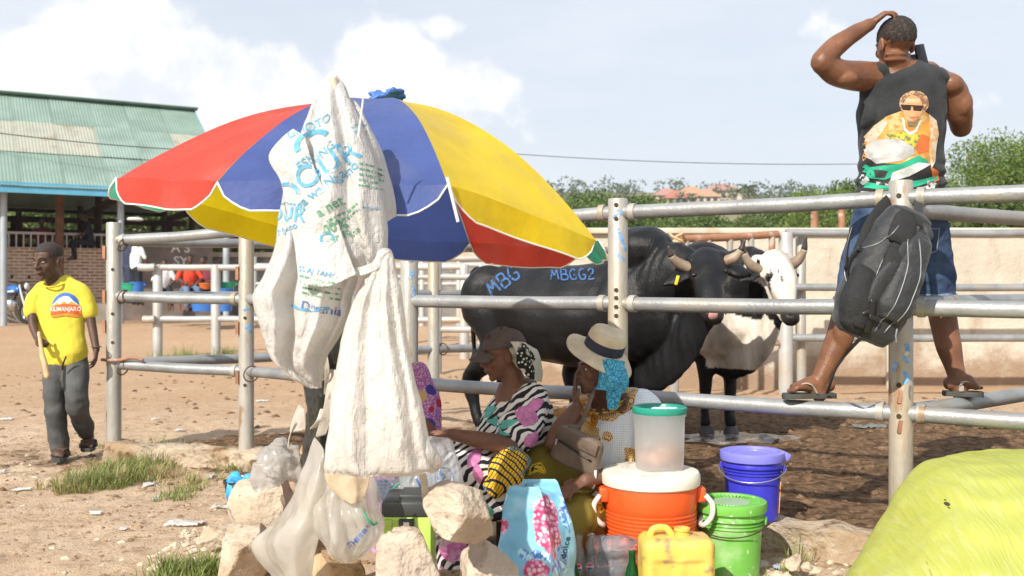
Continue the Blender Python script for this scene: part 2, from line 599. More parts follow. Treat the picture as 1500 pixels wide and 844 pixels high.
def strip_kerb(pts, name, wid, top):
    P = []
    for i in range(len(pts)-1):
        a, b = Vector((*pts[i], 0)), Vector((*pts[i+1], 0)); n = max(2, int((b-a).length/.05))
        P += [a+(b-a)*k/n for k in range(n)]
    P.append(Vector((*pts[-1], 0)))
    prof = [(-.5, -.25), (-.5, .5), (-.5, .92), (-.42, 1.0), (0, 1.02), (.42, .99), (.5, .9), (.5, -.25)]
    mb = MB(); vs = []
    for i, p in enumerate(P):
        t = (P[min(i+1, len(P)-1)]-P[max(i-1, 0)]).normalized(); n_ = Vector((t.y, -t.x, 0))
        for (a, h) in prof:
            q = p+n_*(a*wid)
            k = fbm(q+Vector((0, 0, h)), 5, 3, 2.2)
            vs.append(q+n_*(.040*k)+Vector((0, 0, h*top+.022*fbm(q, 5, 3, 5.5)-(.03 if h > .8 else 0)*max(0, k)*1.3)))
    m = len(prof)
    fs = [(i*m+k, i*m+k+1, (i+1)*m+k+1, (i+1)*m+k) for i in range(len(P)-1) for k in range(m-1)]
    mb.add(vs, fs)
    return build(mb, name, M_conc, smooth=50)
kerb = strip_kerb(PF, 'concrete_kerb', .20, .125); struct(kerb, 'low crumbling concrete kerb under the front pipe fence')

# ------------------------------------------------------------------ pipe fences
M_pipe = mat('galvanised_pipe', (.37, .355, .32), .45, .18, 7, .35, 60, metal=.2, col2=(.38, .31, .215), c2s=2.6, c2=(.44, .70), stretch=(1, 1, .35), col3=(.30, .20, .12), c3s=11, c3=(.60, .68))
M_pipe2 = mat('galvanised_rail', (.30, .31, .315), .45, .2, 6, .3, 60, metal=.4, col2=(.34, .28, .20), c2s=3.0, c2=(.54, .78), col3=(.32, .21, .13), c3s=12, c3=(.66, .72))
M_rust = mat('rusty_pipe', (.34, .17, .10), .7, .25, 8, .3, 50, metal=.2, col2=(.45, .38, .32), c2s=5, c2=(.55, .65))
M_farpipe = mat('white_far_pipe', (.41, .41, .40), .5, .15, 3, metal=.2, col2=(.45, .36, .26), c2s=2, c2=(.5, .7))
M_darkhole = mat('bolt_hole_dark', (.05, .035, .025), .8)
M_wire = mat('rusty_wire', (.16, .10, .07), .6, metal=.5)
M_chalk = mat('blue_chalk', (.16, .34, .62), .9, .25, 40, col2=(.5, .5, .47), c2s=30, c2=(.52, .62))


def post(parent, x, y, z0, z1, r=.051, m=None, cap=True):
    m = m or M_pipe
    P = [(r, z0), (r, z1-.006), (r-.004, z1), (r-.012, z1+.001), (r-.014, z1-.004), (.001, z1-.006)]
    mb = MB().lathe(P, (x, y, 0), 20)
    return build(mb, 'post', m, parent, smooth=40)


def rail(parent, a, b, r=.036, m=None, name='rail'):
    mb = MB(); a = Vector(a); b = Vector(b); n = max(2, int((b-a).length/.4)); sag = .006
    s = random.random()*9
    pts = [a.lerp(b, i/n)+Vector((0, 0, -sag*math.sin(math.pi*i/n)+.004*noise.noise(Vector((i*.7+s, s, 0))))) for i in range(n+1)]
    mb.tube(pts, r, 16)
    return build(mb, name, m or M_pipe2, parent, smooth=50)


def ring(parent, c, ax, r, t, m, name='collar'):
    rot = Vector(ax).to_track_quat('Z', 'Y').to_matrix()
    k = 14; pr = []
    w = t
    P = [(r, -w), (r+.008, -w), (r+.008, w), (r, w)]
    mb = MB().lathe(P, c, 20, rot)
    return build(mb, name, m, parent, smooth=30)


def torus(parent, c, ax, R_, r, m, name, sq=1.0):
    ax = Vector(ax).normalized(); a = ax.orthogonal().normalized(); b = ax.cross(a)
    mb = MB().tube([Vector(c)+a*(R_*math.cos(2*math.pi*i/20))+b*(R_*sq*math.sin(2*math.pi*i/20)) for i in range(20)], r, 8, closed=True)
    return build(mb, name, m, parent, smooth=180)


RZ = (1.594, 1.116, .654)
fence = thing('pipe_fence', 'front galvanised pipe fence of three rails, behind the seated women', 'fence', (.5, 5.07, .1))
FP = [(2.8, 3.663, .05, 1.68), (1.70, 4.352, .05, 1.669), (.54, 5.075, .05, 1.655), (-.59, 5.717, .05, 1.66), (-1.79, 6.708, .05, 1.63), (-2.80, 7.000, .02, 1.66)]
posts = [post(fence, *p) for p in FP]
RZs = [RZ, RZ, (1.585, 1.121, .655), (1.56, 1.128, .655), (1.585, 1.126, .640), (1.535, 1.142, .665)]
for i in range(len(FP)-1):
    for k in range(3):
        a = Vector((FP[i][0], FP[i][1], RZs[i][k])); b = Vector((FP[i+1][0], FP[i+1][1], RZs[i+1][k]))
        rail(fence, a, b)
for i, p in enumerate(FP):
    for j in (i-1, i+1):
        if 0 <= j < len(FP):
            t = (Vector(FP[j][:2])-Vector(p[:2])).normalized()
            for k in range(3):
                if random.random() < (.55 if i > 1 else 1):
                    c = Vector((p[0]+t.x*.085, p[1]+t.y*.085, RZs[i][k]))
                    rr = ring(fence, c, (t.x, t.y, 0), .0355, .016, M_pipe)
# bolts and slots on the posts, facing the photographer
for (i, zs) in ((1, (1.60, .645, 1.35, .78)), (2, (1.62, 1.55, 1.19, 1.15, 1.105, 1.06)), (4, (1.0, .55)), (5, (1.33, 1.02, .82))):
    for z in zs:
        x, y = FP[i][:2]; d = Vector((-x, -y, 0)).normalized(); d = Vector((d.x-.18, d.y, 0)).normalized()
        c = Vector((x, y, z))+d*.0505
        build(MB().lathe([(.011, 0), (.011, .004), (.005, .005), (.0005, .003)], c, 10, d.to_track_quat('Z', 'Y').to_matrix()), 'bolt', M_darkhole, fence)
for z in (.60, .73):
    c = Vector((*FP[1][:2], z)); d = Vector((-.22, -.97, 0)).normalized(); s = d.cross(Vector((0, 0, 1)))
    build(MB().box(c+d*.050+s*.012, (.014, .014, .055), Matrix.Rotation(rad(8), 3, 'Y')), 'lug', M_rust, fence)
# wire loops and chains tying the left rails
for (i, z, sq) in ((5, .655, .8), (4, .64, .9), (5, 1.51, .6), (5, 1.15, .7)):
    x, y = FP[i][:2]
    t = Vector((.9, -.45, 0)).normalized() if i == 5 else Vector((.6, -.8, 0))
    torus(fence, (x+t.x*.10, y+t.y*.10-.02, z-.01), t, .055, .005, M_wire, 'wire_loop', sq)
mb = MB().tube(curve([(-2.87, 6.96, .70), (-2.80, 6.93, .695), (-2.73, 6.93, .70), (-2.62, 6.90, .715), (-2.55, 6.88, .70)]), .011, 8)
build(mb, 'hook_bar', M_rust, fence)
for z in (1.45, 1.14, .93):
    build(MB().box((-2.853, 6.97, z), (.02, .03, .09)), 'hinge_lug', M_rust, fence)
for z in (1.30, .93, .60):
    build(MB().box((-1.842, 6.678, z), (.02, .03, .09)), 'hinge_lug', M_rust, fence)

# chalk marks on posts (post at the women, right post, sack post, left post)
for (i, strokes, zc) in ((2, [[(-.02, .10), (.0, .14), (.02, .12)], [(.0, .05), (.015, .01), (.03, -.03)], [(.02, -.03), (.04, -.06)], [(.0, -.08), (.03, -.11)]], 1.45),
                         (1, [[(.02, .06), (.03, .03), (.015, .0), (.035, -.02)], [(-.02, -.02), (-.03, -.06)], [(.01, -.06), (.03, -.09), (.01, -.11)]], .90),
                         (3, [[(.0, .2), (.02, .22), (.0, .25)], [(.0, .10), (.03, .12), (.0, .16), (.0, .10)], [(0, 0), (.02, .03), (0, .05)], [(.01, -.1), (.03, -.07), (.01, -.04)]], 1.25),
                         (4, [[(-.02, .0), (.02, .02)], [(-.01, -.12), (.02, -.10), (.02, -.15)]], 1.05)):
    x, y = FP[i][:2]; d = Vector((x, y, 0)).normalized(); U = Vector((d.y, -d.x, 0))
    decal(stroke_mb(strokes, .016), 'chalk_mark', M_chalk, fence, [posts[i]], (x, y, zc), U, (0, 0, 1), .01, .002)

# fence dividing the two pens, running back from the right post
div = thing('pipe_fence', 'pipe fence running back from the right post, under the right sandal', 'fence', (2.4, 4.9, .1))
dd = Vector((.79, .614, 0)); p0 = Vector((*FP[1][:2], 0))
for k, z in enumerate((1.545, 1.13, .654)):
    rail(div, p0+dd*.04+Vector((0, 0, z)), p0+dd*1.95+Vector((0, 0, z+.02)))
post(div, p0.x+dd.x*2.0, p0.y+dd.y*2.0, .05, 1.66)

# fence at the back of the pen
back = thing('pipe_fence', 'pipe fence along the back of the pen behind the black bulls', 'fence', (-.6, 8.63, .1))
BP = [(-2.80, 7.000), (-.68, 8.633), (1.65, 10.150)]
BZ = [(1.53, 1.14, .668), (1.57, 1.15, .67), (1.57, 1.13, .65)]
for i in (1, 2): post(back, *BP[i], .05, 1.64)
for i in range(2):
    for k in range(3):
        rail(back, (BP[i][0]+(.05 if i == 0 else 0), BP[i][1]+(.06 if i == 0 else 0), BZ[i][k]), (*BP[i+1], BZ[i+1][k]))
torus(back, (-.60, 8.66, .67), (.6, .8, 0), .05, .006, M_wire, 'wire_loop')
bar = thing('rusty_gate', 'rusty topped pipe gate in front of the plastered wall, behind the bull horns', 'gate', (2.2, 10.4, .1))
ga, gb = Vector((1.72, 10.18, 0)), Vector((2.82, 10.57, 0))
rail(bar, ga+Vector((0, 0, 1.70)), gb+Vector((0, 0, 1.77)), .04, M_rust, 'top_rail')
rail(bar, ga+Vector((0, 0, .62)), gb+Vector((0, 0, .62)), .035, M_rust, 'bottom_rail')
for k in range(5):
    p = ga.lerp(gb, .06+.22*k); zt = 1.70+.07*(.06+.22*k)
    mb = MB().tube([p+Vector((0, 0, .62)), p+Vector((0, 0, zt))], .034, 12)
    build(mb, 'upright_bar', M_rust if k in (4,) else M_pipe, bar)
# frayed rope knotted on the gate's post
M_rope = mat('sisal_rope', (.50, .36, .18), .9, .25, 30, .6, 80)
rp = MB()
for k in range(9):
    a = k*.75
    rp.tube(curve([(1.68+.07*math.cos(a+i*.9), 10.14+.07*math.sin(a+i*.9), 1.70-.03*i+.06*math.sin(k*2.1)) for i in range(5)], 4), .014, 6)
o = build(rp, 'rope', M_rope); tag(o, 'frayed straw coloured rope knotted round the gate post', 'rope')

wf = thing('pipe_fence', 'three-rail pipe fence in front of the right part of the plastered wall', 'fence', (2.9, 10.62, .1))
for x in (2.92, 6.2): post(wf, x, 10.62, .05, 1.79, .075, M_farpipe)
for z in (1.79, 1.21, .67): rail(wf, (2.92, 10.62, z), (6.4, 10.62, z), .04)
post(wf, 3.12+.0, 10.76, .05, 1.78, .055)
for (px_, m_) in ((1193, M_rust), (1233, M_rust)):
    q = W(px_, 306, 26); 
    o = build(MB().lathe([(.055, 1.0), (.055, q.z), (.001, q.z+.002)], (q.x, q.y, 0), 12), 'steel_post', m_)
    tag(o, 'rusty steel post rising behind the wall, ' + ('left of two' if px_ < 1200 else 'right of two'), 'post', 'rusty posts behind the wall')

# ------------------------------------------------------------------ plastered wall behind the pen
def wall_mat():
    m = bpy.data.materials.new('stained_plaster'); m.use_nodes = True; nt = m.node_tree; nt.nodes.clear()
    tc = N(nt, 'ShaderNodeTexCoord').outputs['Object']
    def nz(s, d=7, st=(1, 1, 1), ro=.62):
        return N(nt, 'ShaderNodeTexNoise', {'Vector': N(nt, 'ShaderNodeMapping', {0: tc, 3: st}).outputs[0], 'Scale': s, 'Detail': d, 'Roughness': ro}).outputs[0]
    c = mix(nt, ramp(nt, nz(1.1), .3, .7), (.47, .42, .345), (.58, .53, .445))
    c = mix(nt, ramp(nt, nz(2.0, 9, (1, 1, .35), .7), .50, .68, 0, .75), c, (.34, .27, .19))       # run-down streaks
    c = mix(nt, ramp(nt, nz(4.5, 9, (1, 1, 1), .75), .56, .66, 0, .8), c, (.58, .53, .45))          # patched plaster
    z = N(nt, 'ShaderNodeSeparateXYZ', {0: tc}).outputs[2]
    k = math_(nt, 'ADD', z, math_(nt, 'MULTIPLY', math_(nt, 'SUBTRACT', nz(3.0, 8), .5), 1.1))
    c = mix(nt, ramp(nt, k, .50, .02, 0, .85), c, (.27, .175, .11))                                  # mud splashed on the foot
    c = mix(nt, ramp(nt, nz(11, 8, (1, 1, 1), .7), .63, .70, 0, .8), c, (.24, .18, .12))
    h = math_(nt, 'ADD', nz(9, 8), math_(nt, 'MULTIPLY', nz(40, 5), .4))
    b = N(nt, 'ShaderNodeBump', {'Height': h, 'Strength': .6, 'Distance': .03})
    p = N(nt, 'ShaderNodeBsdfPrincipled', {'Base Color': c, 'Roughness': .92, 'Normal': b.outputs[0]}); p.inputs['Specular IOR Level'].default_value = .15
    N(nt, 'ShaderNodeOutputMaterial', {0: p.outputs[0]}); return m
M_wall = wall_mat()
wall = thing('plastered_wall', 'long stained cream plastered wall behind the cattle pen', 'wall', (4, 11.96, .1))
WX0, WX1 = -.35, 16


def wall_panel(x0, x1, y, z0, z1, th):
    mb = MB(); nx_ = int((x1-x0)/.3); nz_ = 6
    def fn(u, v):
        x = x0+(x1-x0)*u; z = z0+(z1-z0)*v
        return Vector((x, y+.012*fbm((x, z, 0), 1.1, 3), z+(.02*fbm((x, 0, 0), .8, 2) if v == 1 else 0)))
    mb.grid(fn, nx_, nz_)
    mb.box(((x0+x1)/2, y+th/2+.02, (z0+z1)/2-.01), (x1-x0, th, z1-z0-.02))
    return mb
build(wall_panel(WX0, WX1, 11.96, -.1, 1.86, .2), 'plaster_face', M_wall, wall, smooth=30)
M_wall2 = mat('pale_plaster', (.50, .45, .38), .9, .12, 2, .4, 15, col2=(.42, .34, .24), c2s=3, c2=(.55, .7), spec=.15)
for x in (WX0+.12, 4.6, 11.0):
    build(MB().box((x, 11.92, .88), (.24, .07, 1.9)), 'pilaster', M_wall2, wall, bevel=.01)
build(MB().box(((WX0+WX1)/2, 12.04, 1.885), (WX1-WX0, .30, .07)), 'coping', M_wall2, wall, bevel=.012)

# ------------------------------------------------------------------ far pens on the left
def far_fence(label, pts, zs, r=.045, rp_=.06, zt=1.6, m=None):
    t = thing('pipe_fence', label, 'fence', (pts[0][0], pts[0][1], .05), 'pipe fences of the far pens')
    for p in pts: post(t, p[0], p[1], -.1, zt, rp_, m or M_farpipe)
    for i in range(len(pts)-1):
        for z in zs:
            rail(t, (*pts[i], z), (*pts[i+1], z), r, m or M_farpipe)
    return t
f1 = W(231, 520, 29.8); f2 = W(316, 518, 29.8); f3 = W(440, 518, 29.6); f4 = W(560, 516, 29.3); f5 = W(680, 516, 29)
t = far_fence('far two-rail pipe fence in front of the man in red', [(f1.x, f1.y), (f2.x, f2.y), (f3.x, f3.y), (f4.x, f4.y), (f5.x, f5.y)], (1.56, .66), .055, .082)
rail(t, (f1.x-.28, f1.y-.14, 1.56), (f1.x, f1.y-.14, 1.56), .065, M_farpipe); rail(t, (f1.x-.20, f1.y-.14, .66), (f1.x, f1.y-.14, .66), .065, M_farpipe)
q = [W(x, 470, 41) for x in (372, 430, 492, 556, 618, 672)]
far_fence('farther white pipe fence seen under the umbrella between the posts', [(p.x, p.y) for p in q], (1.75, 1.30, .80), .05, .07, 1.95)
q = [W(x, 470, 24) for x in (640, 716, 800)]
far_fence('pale pipe fence left of the black bull behind the cap woman', [(p.x, p.y) for p in q], (1.62, 1.36, .62), .045, .07, 1.66)
q = [W(x, 470, 34) for x in (570, 640, 705, 790)]
far_fence('pipe fence with rusty stretch far behind the hanging sack', [(p.x, p.y) for p in q], (1.66, 1.42, 1.1), .05, .07, 1.7)
M_greywall = mat('grey_block_wall', (.20, .19, .18), .9, .25, 2, .4, 10, col2=(.32, .30, .27), c2s=3, c2=(.5, .65))
q0, q1 = W(286, 430, 50), W(720, 430, 50)
o = thing('block_wall', 'low dark grey block wall with pale top far left', 'wall', ((q0.x+q1.x)/2, 50*KD, .2))
build(MB().box(((q0.x+q1.x)/2, 50*KD, 1.0), (q1.x-q0.x, .25, 2.2)), 'wall_face', M_greywall, o)
build(MB().box(((q0.x+q1.x)/2, 50*KD-.03, 2.17), (q1.x-q0.x+.1, .4, .14)), 'coping', M_wall2, o)

# ------------------------------------------------------------------ market shed with green roof
su = Vector((.868, .496, 0)).normalized(); sv = Vector((.496, -.868, 0)).normalized()
E = Vector((-9.7, 30.3, 0)); SL = 20.0; HW = 4.6; ZR, ZE = 6.62, 3.76
def S(a, b, z): return E-su*a+sv*b+Vector((0, 0, z))      # a metres left along the ridge, b towards us, z up
shed = thing('open_shed', 'open market shed with green corrugated roof and blue fascia', 'shed', S(6, 0, .3))
M_roof = mat('green_roof_sheet', (.20, .285, .24), .6, .10, 1.2, col2=(.27, .36, .32), c2s=.6, c2=(.45, .75), metal=.1)
M_skyl = mat('pale_roof_sheet', (.50, .52, .44), .5, .12, 1.5, col2=(.40, .36, .28), c2s=1.5, c2=(.5, .7), transl=.3)
M_fascia = mat('blue_fascia', (.10, .34, .50), .6, .12, 2)
M_steel = mat('grey_steel_post', (.36, .40, .44), .5, .15, 2, metal=.2)
M_wood = mat('weathered_brown_wood', (.16, .085, .05), .85, .3, 3, .4, 20, stretch=(1, 1, 1))
M_darkwood = mat('dark_timber', (.045, .028, .022), .85, .3, 3)


def sheet_mesh(w, b0, b1):
    mb = MB(); n = 13*4
    L = math.hypot(b1-b0, (ZR-ZE)*(b1-b0)/HW)
    def fn(u, v):
        a = w*u; b = b0+(b1-b0)*v
        z = -(ZR-ZE)*b/HW+.010*math.cos(u*13*2*math.pi)
        return -su*a+sv*b+Vector((0, 0, z))
    mb.grid(fn, n+1, 3)
    me = bpy.data.meshes.new('roof_sheet'); me.from_pydata(mb.v, [], mb.f)
    me.polygons.foreach_set('use_smooth', [True]*len(me.polygons))
    return me
rows = [(0.0, 1.62), (1.56, 3.20), (3.12, HW+.15)]
rows_b = [(0.0, -2.4), (-2.3, -HW-.15)]
sw = 1.0
for ri, (b0, b1) in enumerate(rows+rows_b):
    me1 = sheet_mesh(sw+.03, b0, b1); me1.materials.append(M_roof); me2 = me1.copy(); me2.materials.clear(); me2.materials.append(M_skyl)
    if ri >= 3:
        me1 = bpy.data.meshes.new('roof_sheet')
        mb = MB().grid(lambda u, v: -su*(SL*u)+sv*(b0+(b1-b0)*v)+Vector((0, 0, (ZR-ZE)*(b0+(b1-b0)*v)/HW)), 30, 2)
        me1.from_pydata(mb.v, [], mb.f); me1.materials.append(M_roof)
        o = bpy.data.objects.new('rear_roof_slope', me1); COL.objects.link(o); o.parent = shed
        o.location = E+Vector((0, 0, ZR))-shed.location
        continue
    for k in range(int(SL/sw)):
        skyl = (ri == 1 and k in (3, 4, 5, 6)) or (ri == 1 and k in (0, 14, 15)) 
        o = bpy.data.objects.new('roof_sheet', me2 if skyl else me1); COL.objects.link(o); o.parent = shed
        o.location = S(k*sw, 0, ZR+.006*(k % 2)+(-.03*ri+.03 if ri else .0)+random.uniform(-.005, .005))-shed.location
mb = MB().tube([S(-.1, 0, ZR+.03), S(SL, 0, ZR+.03)], [(.26, .05), (.26, .05)], 10, up=(0, 0, 1)); build(mb, 'ridge_cap', M_roof, shed)
mb = MB().box(S(SL/2, HW+.08, ZE-.16), (SL, .06, .26), Matrix.Rotation(math.atan2(su.y, su.x), 3, 'Z')); build(mb, 'fascia', M_fascia, shed)
mb = MB()
Rz = Matrix.Rotation(math.atan2(su.y, su.x), 3, 'Z')
for sgn in (1, -1):
    a_, b_ = S(-.02, 0, ZR-.1), S(-.02, sgn*HW, ZE-.1)
    mb.tube([a_, b_], [(.03, .12)]*2, 4, up=(0, 0, 1))
build(mb, 'barge_board', M_fascia, shed)
# roof beams and purlins seen from below
for b in (3.6, 2.4, 1.2, 0, -1.2, -2.4, -3.6, -4.5):
    z = ZR-(ZR-ZE)*abs(b)/HW-.12
    build(MB().box(S(SL/2, b, z), (SL, .08, .12), Rz), 'purlin', M_darkwood, shed)
for a in np.arange(.05, SL, 2.65):
    for b in (HW-.35, 0.1, -HW+.35):
        z1 = ZR-(ZR-ZE)*abs(b)/HW-.1
        build(MB().tube([S(a, b, .1), S(a, b, z1)], .085 if b > 3 else .10, 10), 'post', M_steel if b > 3 else M_darkwood, shed)
    build(MB().box(S(a, 0, ZE-.25), (.1, 2*HW-.8, .2), Rz), 'tie_beam', M_darkwood, shed)
build(MB().tube([S(4.0, HW-1.6, .1), S(4.0, HW-1.6, ZE+.4)], .11, 8), 'wooden_post', M_wood, shed)
# dark plank pens inside
for (b, zs) in ((-1.0, (3.2, 2.72, 2.25)), (-3.8, (3.0, 2.5))):
    for z in zs:
        build(MB().box(S(SL/2-.5, b, z), (SL-1, .06, .17), Rz), 'plank_rail', M_darkwood, shed)
    for a in np.arange(.5, SL, 2.1):
        build(MB().box(S(a, b-.06, 1.8), (.16, .12, 3.2), Rz), 'rail_post', M_darkwood, shed)
# brick parapet
def brick_mat():
    m = bpy.data.materials.new('old_brick'); m.use_nodes = True; nt = m.node_tree; nt.nodes.clear()
    tc = N(nt, 'ShaderNodeTexCoord').outputs['Object']
    mp = N(nt, 'ShaderNodeMapping', {0: tc, 2: (rad(90), 0, -math.atan2(su.y, su.x))}).outputs[0]
    sx = N(nt, 'ShaderNodeSeparateXYZ', {0: tc})
    al = math_(nt, 'ADD', math_(nt, 'MULTIPLY', sx.outputs[0], .868), math_(nt, 'MULTIPLY', sx.outputs[1], .496))
    v = N(nt, 'ShaderNodeCombineXYZ', {0: al, 1: sx.outputs[2], 2: 0.0}).outputs[0]
    br = N(nt, 'ShaderNodeTexBrick', {'Vector': v, 'Color1': (.28, .115, .07), 'Color2': (.42, .27, .185), 'Mortar': (.52, .46, .38), 'Scale': 1.0, 'Mortar Size': .018, 'Brick Width': .24, 'Row Height': .085})
    nz = N(nt, 'ShaderNodeTexNoise', {'Vector': tc, 'Scale': .9, 'Detail': 6.0}).outputs[0]
    c = mix(nt, ramp(nt, nz, .50, .68), br.outputs[0], (.34, .27, .21))
    p = N(nt, 'ShaderNodeBsdfPrincipled', {'Base Color': c, 'Roughness': .9})
    N(nt, 'ShaderNodeOutputMaterial', {0: p.outputs[0]}); return m
M_brick = brick_mat()
build(MB().box(S(SL/2+1.2, HW-2.0, 1.15), (SL-2.4, .22, 2.2), Rz), 'brick_parapet', M_brick, shed)
build(MB().box(S(SL/2+1.2, HW-1.75, .45), (SL-2.6, .5, .7), Rz), 'plinth_step', mat('grey_cement', (.30, .27, .23), .9, .2, 3, .4, 10), shed)
for k in range(40):
    a = 2.6+k*.17
    build(MB().box(S(a, HW-2.0, 2.42), (.035, .04, .36), Rz), 'baluster', M_farpipe, shed)
build(MB().box(S(SL/2+1.2, HW-2.0, 2.62), (SL-2.4, .07, .06), Rz), 'baluster_rail', M_farpipe, shed)
# end room with dark wall
M_dwall = mat('dirty_dark_wall', (.19, .155, .14), .9, .25, 2, .3, 8, col2=(.30, .19, .13), c2s=2, c2=(.55, .75))
o = thing('dark_block_room', 'dirty dark walled room at the shed end with faint white writing', 'building', S(1.3, 3, .3))
dw = build(MB().box(S(1.3, HW-1.6, 1.45), (2.3, .25, 2.5), Rz), 'wall_face', M_dwall, o)
M_pw = mat('white_paint', (.65, .65, .65), .8)
decal(text_mb('A S\nSY', .36), 'painted_letters', M_pw, o, [dw], S(1.0, HW-1.3, 2.1), su, (0, 0, 1), .3, .01)
# raised earthen apron in front of the shed
def apron(u, v):
    a = -3+26*u; b = HW-2.0+3.4*v
    return S(a, b, .30*(1-v**3)+.05*fbm((a, b, 0), .8, 2)*(1-v)+.02-.15*v**4)
o = build(MB().grid(apron, 50, 10), 'earth_bank', mat('brown_earth', (.34, .22, .14), .95, .25, 2, .6, 12), smooth=180); struct(o)

# overhead cables
M_cable = mat('cable', (.05, .05, .055), .6)
def cable(a, b, sag, label, r=.012):
    pts = [a.lerp(b, i/40)+Vector((0, 0, -sag*4*(i/40)*(1-i/40))) for i in range(41)]
    o = build(MB().tube(pts, r, 6), 'overhead_cable', M_cable); tag(o, label, 'cable')
cable(W(520, 205, 60), W(1600, 225, 66), .62, 'thin overhead cable crossing the sky at right', .013)
cable(W(-120, 178, 41), W(330, 222, 44), .12, 'dark cable strung in front of the green roof', .013)
# ------------------------------------------------------------------ trees, hill, far houses
def leaf_mat(name, c1, c2, tr=.35):
    m = bpy.data.materials.new(name); m.use_nodes = True; nt = m.node_tree; nt.nodes.clear()
    ri = N(nt, 'ShaderNodeNewGeometry').outputs['Random Per Island']
    rnd = N(nt, 'ShaderNodeObjectInfo').outputs['Random']
    c = mix(nt, ri, c1, c2)
    c = mix(nt, math_(nt, 'MULTIPLY', rnd, .45), c, (.10, .13, .045))
    d = N(nt, 'ShaderNodeBsdfPrincipled', {'Base Color': c, 'Roughness': .55})
    t = N(nt, 'ShaderNodeBsdfTranslucent', {'Color': c})
    N(nt, 'ShaderNodeOutputMaterial', {0: N(nt, 'ShaderNodeMixShader', {0: tr, 1: d.outputs[0], 2: t.outputs[0]}).outputs[0]})
    return m
M_leaf = leaf_mat('neem_leaf', (.06, .115, .028), (.16, .23, .06))
M_leaf2 = leaf_mat('acacia_leaf', (.10, .17, .030), (.22, .31, .070))
M_palm = leaf_mat('palm_leaf', (.07, .11, .03), (.14, .17, .06))
M_farleaf = leaf_mat('far_leaf', (.06, .10, .045), (.11, .15, .07))
M_bark = mat('bark', (.16, .115, .08), .9, .3, 4, .6, 20)
rng = np.random.default_rng(5)


def leaf_cloud(centres, radii, n, size, flat=.75):
    """many leaf-sized faces through the clumps' volume"""
    V = np.zeros((n*4, 3)); idx = rng.integers(0, len(centres), n)
    dirs = rng.normal(size=(n, 3)); dirs /= np.linalg.norm(dirs, axis=1)[:, None]
    r = radii[idx]*(.55+.5*rng.random(n)**.6)
    c = centres[idx]+dirs*r[:, None]*np.array([1, 1, flat])
    a = rng.normal(size=(n, 3)); a /= np.linalg.norm(a, axis=1)[:, None]
    b = np.cross(a, rng.normal(size=(n, 3))); b /= np.linalg.norm(b, axis=1)[:, None]
    s = size*(.6+.8*rng.random(n))[:, None]
    V[0::4] = c-a*s; V[1::4] = c+b*s*.45; V[2::4] = c+a*s; V[3::4] = c-b*s*.45
    return V


def tree_data(seed, h, spread, ncl, nleaf, size, open_=False, leaf=None):
    random.seed(seed); mb = MB(); cs = []; rs = []
    base_h = h*(.30 if not open_ else .38)
    mb.limb([(0, 0, -.1), (.05*h*.2, 0, base_h*.5), (0, .03*h, base_h)], [h*.035, h*.028, h*.022], 9)
    for i in range(ncl):
        a = i*2.4+random.random(); rr = spread*math.sqrt(random.random())*(.95)
        zz = h*(.42+.50*random.random()*(1-.45*(rr/spread)**2))
        if open_: zz = h*(.40+.55*random.random()*(1-.3*(rr/spread)**2))
        c = Vector((rr*math.cos(a), rr*math.sin(a), zz))
        cs.append(c); rs.append(spread*(.22+.20*random.random())*(.72 if open_ else 1))
        if i % 2 == 0:
            mb.limb([(0, 0, base_h*.9), c*.5+Vector((0, 0, base_h*.3)), c], [h*.015, h*.009, h*.004], 5)
    V = leaf_cloud(np.array(cs), np.array(rs), nleaf, size)
    crown = bpy.data.meshes.new('crown')
    crown.from_pydata(V.tolist(), [], [(4*i, 4*i+1, 4*i+2, 4*i+3) for i in range(nleaf)])
    crown.materials.append(leaf or M_leaf)
    trunk = bpy.data.meshes.new('trunk'); trunk.from_pydata(mb.v, [], mb.f); trunk.materials.append(M_bark)
    trunk.polygons.foreach_set('use_smooth', [True]*len(trunk.polygons))
    return trunk, crown


def put_tree(data, loc, s, rz, label, name='leafy_tree', group='trees beyond the wall'):
    t = thing(name, label, 'tree', loc, group); t.scale = (s, s, s); t.rotation_euler = (0, 0, rz)
    for nm, d in zip(('trunk', 'crown'), data):
        o = bpy.data.objects.new(nm, d); COL.objects.link(o); o.parent = t
TA = tree_data(1, 5, 2.5, 34, 17000, .075); TB = tree_data(2, 5, 2.2, 30, 16000, .075); TC = tree_data(3, 5, 2.9, 40, 20000, .055, True, M_leaf2)
TD = tree_data(4, 6, 3.4, 80, 48000, .048, True, M_leaf2); TE = tree_data(9, 2.6, 1.9, 22, 13000, .065)
ORD = ['first', 'second', 'third', 'fourth', 'fifth', 'sixth', 'seventh', 'eighth', 'ninth', 'tenth', 'eleventh', 'twelfth', 'thirteenth', 'fourteenth']
random.seed(21)
rowspec = [(820, 64, 'B', .98), (870, 60, 'A', .98), (925, 68, 'C', 1.02), (960, 62, 'A', .92), (1010, 62, 'E', 1.12), (1060, 66, 'B', .80), (1105, 60, 'E', 1.15), (1150, 64, 'E', 1.20), (1195, 58, 'B', .85), (1240, 60, 'A', 1.05), (1300, 58, 'B', 1.02), (1355, 56, 'A', .95), (1410, 60, 'E', 1.5), (1480, 62, 'A', .9)]
kinds = {'A': (TA, 'dense round green tree'), 'B': (TB, 'narrow bushy green tree'), 'C': (TC, 'feathery pale green tree'), 'E': (TE, 'low spreading green bush'), 'D': (TD, 'tall feathery acacia')}
